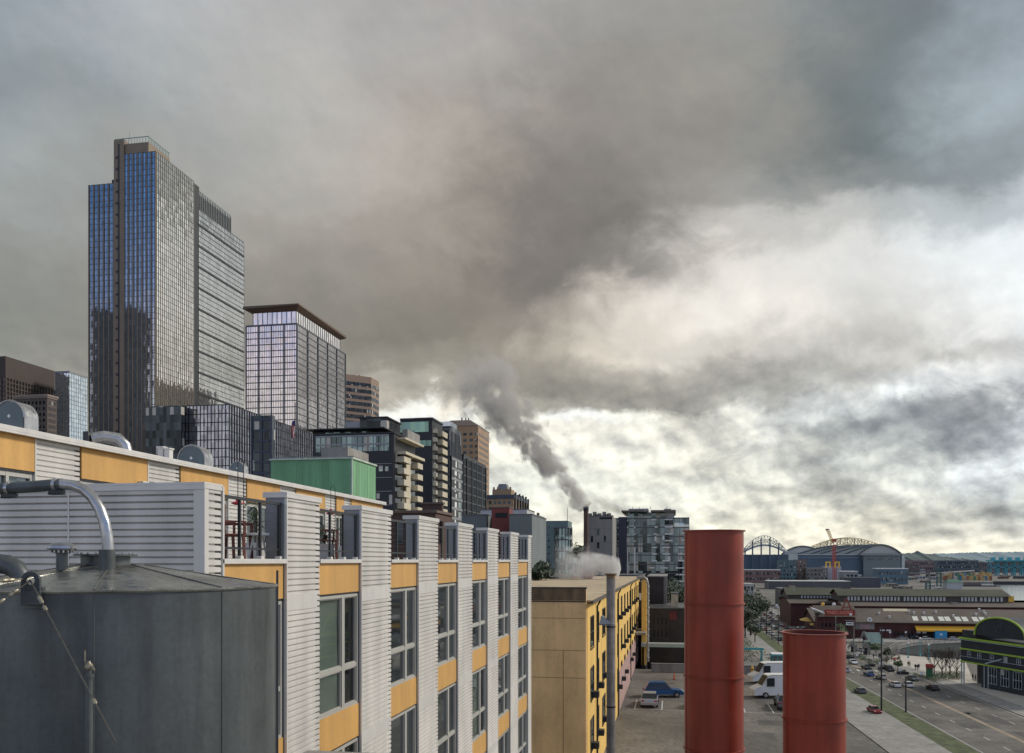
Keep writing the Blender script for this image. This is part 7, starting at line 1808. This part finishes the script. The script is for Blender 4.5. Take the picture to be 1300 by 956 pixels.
for i in range(n):
    def q(f): a = math.sin(math.pi*f); return (941+59*f, 701.5-10.5*a)
    (ua, va), (ub, vb_) = q(i/n), q((i+1)/n); pa, pb = PD(ua, d1_+6), PD(ub, d1_+6); pc, pd_ = PD(ub, d1_+150), PD(ua, d1_+150)
    m.add([(*pa, zd(va, d1_)), (*pb, zd(vb_, d1_)), (*pc, zd(vb_, d1_)+3), (*pd_, zd(va, d1_)+3), (*pa, zd(va, d1_)-3), (*pb, zd(vb_, d1_)-3)], [(0,1,2,3),(4,5,1,0)])
m.build('roof', mk('pale_blue_roof', (.36, .40, .46), .6, var=.1), s_)
for u in (946, 955.5, 966.5, 977.5, 988.5): p = PD(u, d1_+2); MB().box(p[0]-1.1, p[0]+1.1, p[1], p[1]+3, 2, zd(701-19*math.sin(math.pi*(u-941)/59)**.9, d1_)).build('mast', M_STD, s_)
a, b = PD(940, d1_+8), PD(1001, d1_+8); MB().prism([a, b, (b[0]+40, b[1]+180), (a[0]+40, a[1]+180)], 2, zd(704, d1_)).build('bowl', M_STD, s_)
d2 = 1760; s2_ = thing('stadium', 'larger stadium with overlapping curved grey roof shells and a cream truss on top', 'stadium', (*PD(1080, d2), 2))
a, b = PD(998, d2), PD(1145, d2); MB().prism([a, b, (b[0]+60, b[1]+220), (a[0]+60, a[1]+220)], 2, zd(704, d2)).build('bowl', M_STD, s2_)
for vv, hh_ in ((703.5, 1.0), (707.5, 1.2)):
    p0, p1 = PD(1000, d2-2), PD(1110, d2-2); MB().add([(*p0, zd(vv+hh_, d2)), (*p1, zd(vv+hh_, d2)), (*p1, zd(vv, d2)), (*p0, zd(vv, d2))], [(0,1,2,3)]).build('concourse_band', M_STW if vv < 705 else mk('conc_blue', (.16,.22,.3), .7), s2_)
def shellroof(ua, ub, vbase, vtop, dd, mat, par, thick=1.6, endwall=False, skew=0.0):
    m = MB(); n = 18; d_ = d2+dd; L_ = 70
    for i in range(n+1):
        f = i/n; u = ua+(ub-ua)*f; v = vbase-(vbase-vtop)*(math.sin(math.pi*min(1, f*(1-skew)+skew*.5*f+0))**.75 if not skew else math.sin(math.pi*(.5*f))**.9)
        p = PD(u, d_); z = zd(v, d_); q_ = PD(u, d_+L_); m.v += [(*p, z), (*q_, z), (*p, z-thick)]
    for i in range(n):
        a = i*3; m.f += [(a, a+3, a+4, a+1), (a+2, a+5, a+3, a)]; m.mi += [0, 0]
    m.build('roof_shell', mat, par, smooth=False)
M_ARC = mk('arch_edge', (.09, .12, .13), .6, var=.1)
def arcroof(u0, u1_, vb_, vt, dd, full, par):
    m = MB(); e = MB(); n = 22; top = []; d_ = d2+dd
    for i in range(n+1):
        f = i/n; a = math.sin(math.pi*f) if full else math.sin(math.pi*.5*f); v = vb_-(vb_-vt)*a**(.8 if full else 1.0); u = u0+(u1_-u0)*f; top.append((u, v))
    for i, (u, v) in enumerate(top): p = PD(u, d_); m.v += [(*p, zd(v, d_)), (*PD(u+(10 if not full else 0), d_+90), zd(v-.2, d_)), (*p, zd(vb_+.5, d_))]
    for i in range(n): a = i*3; m.f += [(a, a+3, a+4, a+1), (a+2, a+5, a+3, a)]; m.mi += [0, 0]
    m.build('roof_shell', M_STR, par)
    e.tube([(*PD(u, d_-2), zd(v, d_)) for u, v in top], 1.6, 6); e.build('shell_edge', M_ARC, par)
arcroof(992, 1046, 704, 693.5, 60, True, s2_)
for k, (a, b, vt) in enumerate(((1012, 1064, 693), (1028, 1080, 692.5), (1040, 1096, 692), (1056, 1112, 691.5), (1072, 1120, 691.5))): arcroof(a, b, 703.5, vt, 45-9*k, False, s2_)
arcroof(1090, 1145.5, 704.5, 691.5, -8, True, s2_)
for vv in (703.2, 706, 709.5):
    p0, p1 = PD(1094, d2-14), PD(1144, d2-14); MB().add([(*p0, zd(vv+.7, d2)), (*p1, zd(vv+.7, d2)), (*p1, zd(vv, d2)), (*p0, zd(vv, d2))], [(0,1,2,3)]).build('concourse_band', M_STW if vv < 704 else M_GLASSF, s2_)
p0, p1 = PD(1096, d2-12), PD(1143, d2-12); MB().add([(*p0, 2), (*p1, 2), (*p1, zd(702.5, d2)), (*p0, zd(702.5, d2))], [(0,1,2,3)]).build('front_wall', mk('grey_green_wall', (.17,.20,.20), .7), s2_)
truss(s2_, PD(1024, d2+80), PD(1128, d2+80), zd(697, d2+80), (697-682)*d2/FL, 14, 24, M_STY, 1.0)
truss(s2_, PD(1028, d2+120), PD(1120, d2+120), zd(697, d2+80), (697-682.5)*d2/FL, 12, 24, M_STY, .8)
# crane ------------------------------------------------------------------
dc = 1100; cr = thing('harbour_crane', 'red lattice crane with a raised yellow boom in front of the stadiums', 'crane', (*PD(1058, dc), 2)); kc = dc/FL
def lattice(m, a, b, w_, n, r_):
    a, b = Vector(a), Vector(b); ax = (b-a).normalized(); sx = ax.orthogonal().normalized(); sy = ax.cross(sx)
    cs = [(sx*i+sy*j)*w_/2 for i in (-1, 1) for j in (-1, 1)]
    for c in cs: m.bar(a+c, b+c, r_)
    for k in range(n):
        p, q = a.lerp(b, k/n), a.lerp(b, (k+1)/n)
        m.bar(p+cs[0], q+cs[1], r_*.7); m.bar(p+cs[1], q+cs[3], r_*.7); m.bar(p+cs[3], q+cs[2], r_*.7); m.bar(p+cs[2], q+cs[0], r_*.7)
pb = PD(1060, dc); m = MB(); lattice(m, (*pb, 2), (*PD(1058.5, dc), zd(692, dc)), 3.4, 26, .5); m.build('mast', mk('crane_red', (.42, .09, .07), .6), cr)
m = MB(); lattice(m, (*PD(1057.5, dc), zd(690, dc)), (*PD(1050.5, dc), zd(672, dc)), 2.6, 9, .45); m.build('boom', mk('crane_yellow', (.6, .4, .12), .6), cr)
p = PD(1050, dc); MB().box(p[0]-1.8, p[0]+1.8, p[1]-1, p[1]+1, zd(673, dc), zd(671.5, dc)).build('boom_head', M_DARKM, cr)
p = PD(1059, dc); MB().box(p[0]-2.5, p[0]+2.5, p[1]-2, p[1]+2, zd(688, dc), zd(684, dc)).build('cab', bpy.data.materials['crane_red'], cr)
for i, u in enumerate((1051.5, 1063)):
    p = PD(u, 1080); k = 1080/FL; t = thing('yellow_hopper', ('left', 'right')[i]+' yellow steel frame standing on the pale block by the crane', 'steel frame', (*p, zd(719, 1080)), 'yellow frames by the crane')
    MB().box(p[0]-3, p[0]+3, p[1], p[1]+3, zd(714.5, 1080), zd(713, 1080)).box(p[0]-3, p[0]-1.6, p[1], p[1]+3, zd(721, 1080), zd(714.5, 1080)).box(p[0]+1.6, p[0]+3, p[1], p[1]+3, zd(721, 1080), zd(714.5, 1080)).build('frame', M_YEL, t)
# harbour ------------------------------------------------------------------
dh = 2000; M_TCR = mk('crane_teal', (.07, .34, .40), .6, var=.15)
for i in range(5):
    u = 1262+i*10.5; t = thing('container_crane', ('leftmost', 'second from left', 'middle', 'second from right', 'rightmost')[i]+' teal container crane at the harbour on the right edge', 'crane', (*PD(u, dh), 2), 'teal container cranes'); p = PD(u, dh); h = 42
    for sx in (-7, 7):
        for sy in (0, 16): MB().box(p[0]+sx-1, p[0]+sx+1, p[1]+sy-1, p[1]+sy+1, 2, 2+h-8).build('leg', M_TCR, t)
    MB().box(p[0]-8, p[0]+8, p[1]-1, p[1]+1, 20, 22).box(p[0]-8, p[0]+8, p[1]+15, p[1]+17, 20, 22).build('portal_beam', M_TCR, t)
    MB().box(p[0]-8.5, p[0]+8.5, p[1]-14, p[1]+30, h-7, h-4).build('boom', M_TCR, t); MB().box(p[0]-4, p[0]+4, p[1]+3, p[1]+11, h-4, h+2).build('machine_house', M_TCR, t)
    m = MB(); m.bar((p[0]-7, p[1], 20), (p[0]+7, p[1], 34), .8); m.build('brace', M_TCR, t)
rnd = random.Random(13); cc = [('ochre', (.50, .36, .14)), ('rust', (.32, .13, .07)), ('white', (.55, .53, .48)), ('blue', (.08, .2, .3)), ('green', (.08, .22, .14)), ('tan', (.42, .34, .22))]
for row in range(4):
    for i in range(22):
        u = 1196+i*2.95+rnd.uniform(-.3, .3); d_ = 1500+row*130; nm, c = cc[0] if rnd.random() < .45 else rnd.choice(cc); p = PD(u, d_); st = rnd.choice((1, 2, 3, 3, 4))
        m = MB()
        for k in range(st): m.box(p[0]-1.9, p[0]+1.9, p[1], p[1]+12, 2.02+k*2.6, 2.02+k*2.6+2.5)
        tag(m.build('container_stack', mk('container_'+nm, c, .7, var=.15, scale=.2), None, origin=(p[0], p[1], 2)), 'distant %s shipping container stack in the harbour yard row %s' % (nm, ('nearest the ship', 'second from the ship', 'third from the ship', 'farthest back')[row]), 'containers', 'distant %s container stacks, row %d' % (nm, row))
t, x0, x1, y0, zt = far(1202, 1222, 739.5, 748, (.52, .54, .52), 'ferry_building', 'white box building with a green hipped roof at the water', 0, dy=16)
m = MB(); m.add([(x0-1, y0-1, zt), (x1+1, y0-1, zt), (x1+1, y0+17, zt), (x0-1, y0+17, zt), (x0+4, y0+7, zt+4), (x1-4, y0+7, zt+4)], [(0,1,5,4),(1,2,5),(2,3,4,5),(3,0,4)]); m.build('green_roof', mk('green_roof', (.08, .17, .12), .8), t)
x0, y0 = PD(1222, 1150); x1 = X(1264, y0); t = thing('cargo_barge', 'long dark barge moored right of the green roofed building', 'barge', (x0, y0, 0))
MB().prism([(x0, y0), (x1, y0-4), (x1+8, y0+6), (x1, y0+14), (x0, y0+14)], -.5, 3.5).build('hull', mk('hull_navy', (.03, .04, .06), .6), t); MB().box(x0+4, x0+24, y0+3, y0+10, 3.5, 7.5).build('deck_house', mk('hull_brown', (.17, .13, .11), .8), t)
x0, y0 = PD(1264, 1330); t = thing('breakwater', 'dark breakwater crossing the bay behind the bright strip of water', 'breakwater', (x0, y0, 0)); MB().prism([(x0, y0), (x0+190, y0), (x0+190, y0+10), (x0, y0+10)], -1, 4.5).build('wall', M_DARKM, t)
for i, (u, vt, vb, lb) in enumerate(((1192, 722, 748, 'tall teal green steel tower at the ferry dock'), (1178, 738, 752, 'short teal green steel tower left of the ferry dock'))):
    d_ = 34*FL/(vb-HY+0.0); p = PD(u, d_); t = thing('dock_tower', lb, 'dock tower', (*p, 2)); zt = zd(vt, d_); m = MB()
    for sx in (-2, 2):
        for sy in (-2, 2): m.bar((p[0]+sx, p[1]+sy, 2), (p[0]+sx, p[1]+sy, zt), .7)
    m.build('legs', mk('dock_green', (.05, .14, .13), .7), t)
    m = MB(); z = 6
    while z < zt: m.box(p[0]-2.6, p[0]+2.6, p[1]-2.6, p[1]+2.6, z, z+.6); z += 5
    m.build('platforms', bpy.data.materials['dock_green'], t)
# elevated road
m = MB(); pts = [(1150, 1500, 14), (1180, 1450, 14), (1210, 1500, 16), (1236, 1600, 17)]
t = thing('elevated_road', 'grey elevated road curving through the harbour district', 'bridge', (*PD(1150, 1500), 2)); P_ = [(*PD(u, d_), z) for u, d_, z in pts]
for a, b in zip(P_[:-1], P_[1:]): m.add([(a[0], a[1]-5, a[2]), (b[0], b[1]-5, b[2]), (b[0], b[1]+5, b[2]), (a[0], a[1]+5, a[2]), (a[0], a[1]-5, a[2]+2.2), (b[0], b[1]-5, b[2]+2.2)], [(0,1,2,3),(0,1,5,4)])
m.build('deck', M_CONC, t)
for p in P_: MB().box(p[0]-1.2, p[0]+1.2, p[1]-1, p[1]+1, 2, p[2]).build('pier', M_CONC, t)

# ------------------------------------------------------------------ smoke and steam (real volumes)
def plume(name, label, base, end, r0, r1, bend, dens, colr, seed, nsc, tailfade=.6, lo=.40, soft=.18, amp=2.6):
    base, end = Vector(base), Vector(end); ax = (end-base); L_ = ax.length
    o = MB(); n = 24; rings = 12
    prof = [(max(.5, (r0+(r1-r0)*i/rings)*1.6), L_*i/rings) for i in range(rings+1)]
    me = MB(); me.lathe((0, 0, 0), [(0, -r0*.4)]+prof+[(0, L_*1.01)], n)
    me.v = [(x+bend*(z/L_)**2*L_, y, z) for x, y, z in me.v]
    mt_ = bpy.data.materials.new(name+'_volume'); mt_.use_nodes = True; nt = mt_.node_tree; nt.nodes.clear(); Nn = nt.nodes; Ll = nt.links
    out = Nn.new('ShaderNodeOutputMaterial'); pv_ = Nn.new('ShaderNodeVolumePrincipled'); Ll.new(pv_.outputs[0], out.inputs['Volume'])
    pv_.inputs['Color'].default_value = (*colr, 1); pv_.inputs['Anisotropy'].default_value = .1
    tc_ = Nn.new('ShaderNodeTexCoord'); sp_ = Nn.new('ShaderNodeSeparateXYZ'); Ll.new(tc_.outputs['Object'], sp_.inputs[0])
    def M_(op, a, b=None, cl=False):
        q = Nn.new('ShaderNodeMath'); q.operation = op; q.use_clamp = cl
        for i, s_ in enumerate((a, b)):
            if s_ is None: continue
            if isinstance(s_, (int, float)): q.inputs[i].default_value = s_
            else: Ll.new(s_, q.inputs[i])
        return q.outputs[0]
    f = M_('DIVIDE', sp_.outputs[2], L_, True)
    xo = M_('SUBTRACT', sp_.outputs[0], M_('MULTIPLY', M_('MULTIPLY', f, f), bend*L_))
    r_ = M_('SQRT', M_('ADD', M_('MULTIPLY', xo, xo), M_('MULTIPLY', sp_.outputs[1], sp_.outputs[1])))
    rad = M_('ADD', r0, M_('MULTIPLY', M_('POWER', f, .85), r1-r0))
    nz_ = Nn.new('ShaderNodeTexNoise'); nz_.inputs['Scale'].default_value = nsc; nz_.inputs['Detail'].default_value = 6; nz_.inputs['Roughness'].default_value = .6; nz_.inputs['Distortion'].default_value = .3
    mp_ = Nn.new('ShaderNodeMapping'); mp_.inputs['Location'].default_value = (seed*7.3, seed, 0); mp_.inputs['Scale'].default_value = (1, 1, .75); Ll.new(tc_.outputs['Object'], mp_.inputs[0]); Ll.new(mp_.outputs[0], nz_.inputs['Vector'])
    edge = M_('SUBTRACT', 1.0, M_('DIVIDE', r_, rad))                          # 1 in the core, 0 at the radius
    k_ = M_('ADD', M_('MULTIPLY', edge, .9), M_('MULTIPLY', M_('SUBTRACT', nz_.outputs['Fac'], .5), amp))
    mr_ = Nn.new('ShaderNodeMapRange'); mr_.inputs[1].default_value = lo; mr_.inputs[2].default_value = lo+soft; mr_.inputs[3].default_value = 0; mr_.inputs[4].default_value = dens; Ll.new(k_, mr_.inputs[0])
    fd = Nn.new('ShaderNodeMapRange'); fd.interpolation_type = 'SMOOTHSTEP'; fd.inputs[1].default_value = tailfade; fd.inputs[2].default_value = 1; fd.inputs[3].default_value = 1; fd.inputs[4].default_value = 0; Ll.new(f, fd.inputs[0])
    dd_ = Nn.new('ShaderNodeMapRange'); dd_.inputs[1].default_value = 0; dd_.inputs[2].default_value = tailfade; dd_.inputs[3].default_value = 1; dd_.inputs[4].default_value = .28; Ll.new(f, dd_.inputs[0])
    Ll.new(M_('MULTIPLY', M_('MULTIPLY', mr_.outputs[0], fd.outputs[0]), dd_.outputs[0]), pv_.inputs['Density'])
    ob = me.build(name, mt_, None); ob.location = base; ob.rotation_mode = 'QUATERNION'; ob.rotation_quaternion = ax.to_track_quat('Z', 'Y')
    tag(ob, label, 'smoke'); return ob
Yc_ = CHIM[1]
e = Vector((X(583, Yc_+4), Yc_+4, Z(450, X(583, Yc_), Yc_)))
plume('smoke_plume', 'thick brown grey smoke plume drifting up to the left from the tall chimney', (CHIM[0], CHIM[1], CHIM[2]+.2), e, 2.0, 11.0, 0.0, 1.3, (.74, .71, .67), 1, .20, .58, lo=.20, soft=.12, amp=3.3)
b = Vector((X(795, 262), 262, Z(653, X(795, 262), 262))); e2 = Vector((X(745, 262), 262, Z(630, X(745, 262), 262)))
plume('thin_smoke', 'thin wisp of pale smoke trailing left over the concrete plant building', b, e2, 1.0, 4.2, 0, .9, (.72, .7, .62), 5, .40, .5, lo=.34, soft=.35)
bs = Vector((X(783, 124), 124, Z(722, X(783, 124), 124))); es = Vector((X(700, 124), 124, Z(716, X(700, 124), 124)))
plume('steam_cloud', 'low white steam cloud drifting left over the beige roof', bs, es, 1.6, 4.8, 0, 1.6, (.98, .96, .93), 9, .36, .5, lo=.26, soft=.3)
bs = Vector((X(690, 135), 135, Z(728, X(690, 135), 135))); es = Vector((X(684, 135), 135, Z(700, X(684, 135), 135)))
plume('steam_wisp', 'faint pale steam wisp rising near the brown and teal apartment blocks', bs, es, .6, 1.9, 0, .7, (.9, .85, .78), 12, .6, .4, lo=.5, soft=.3)
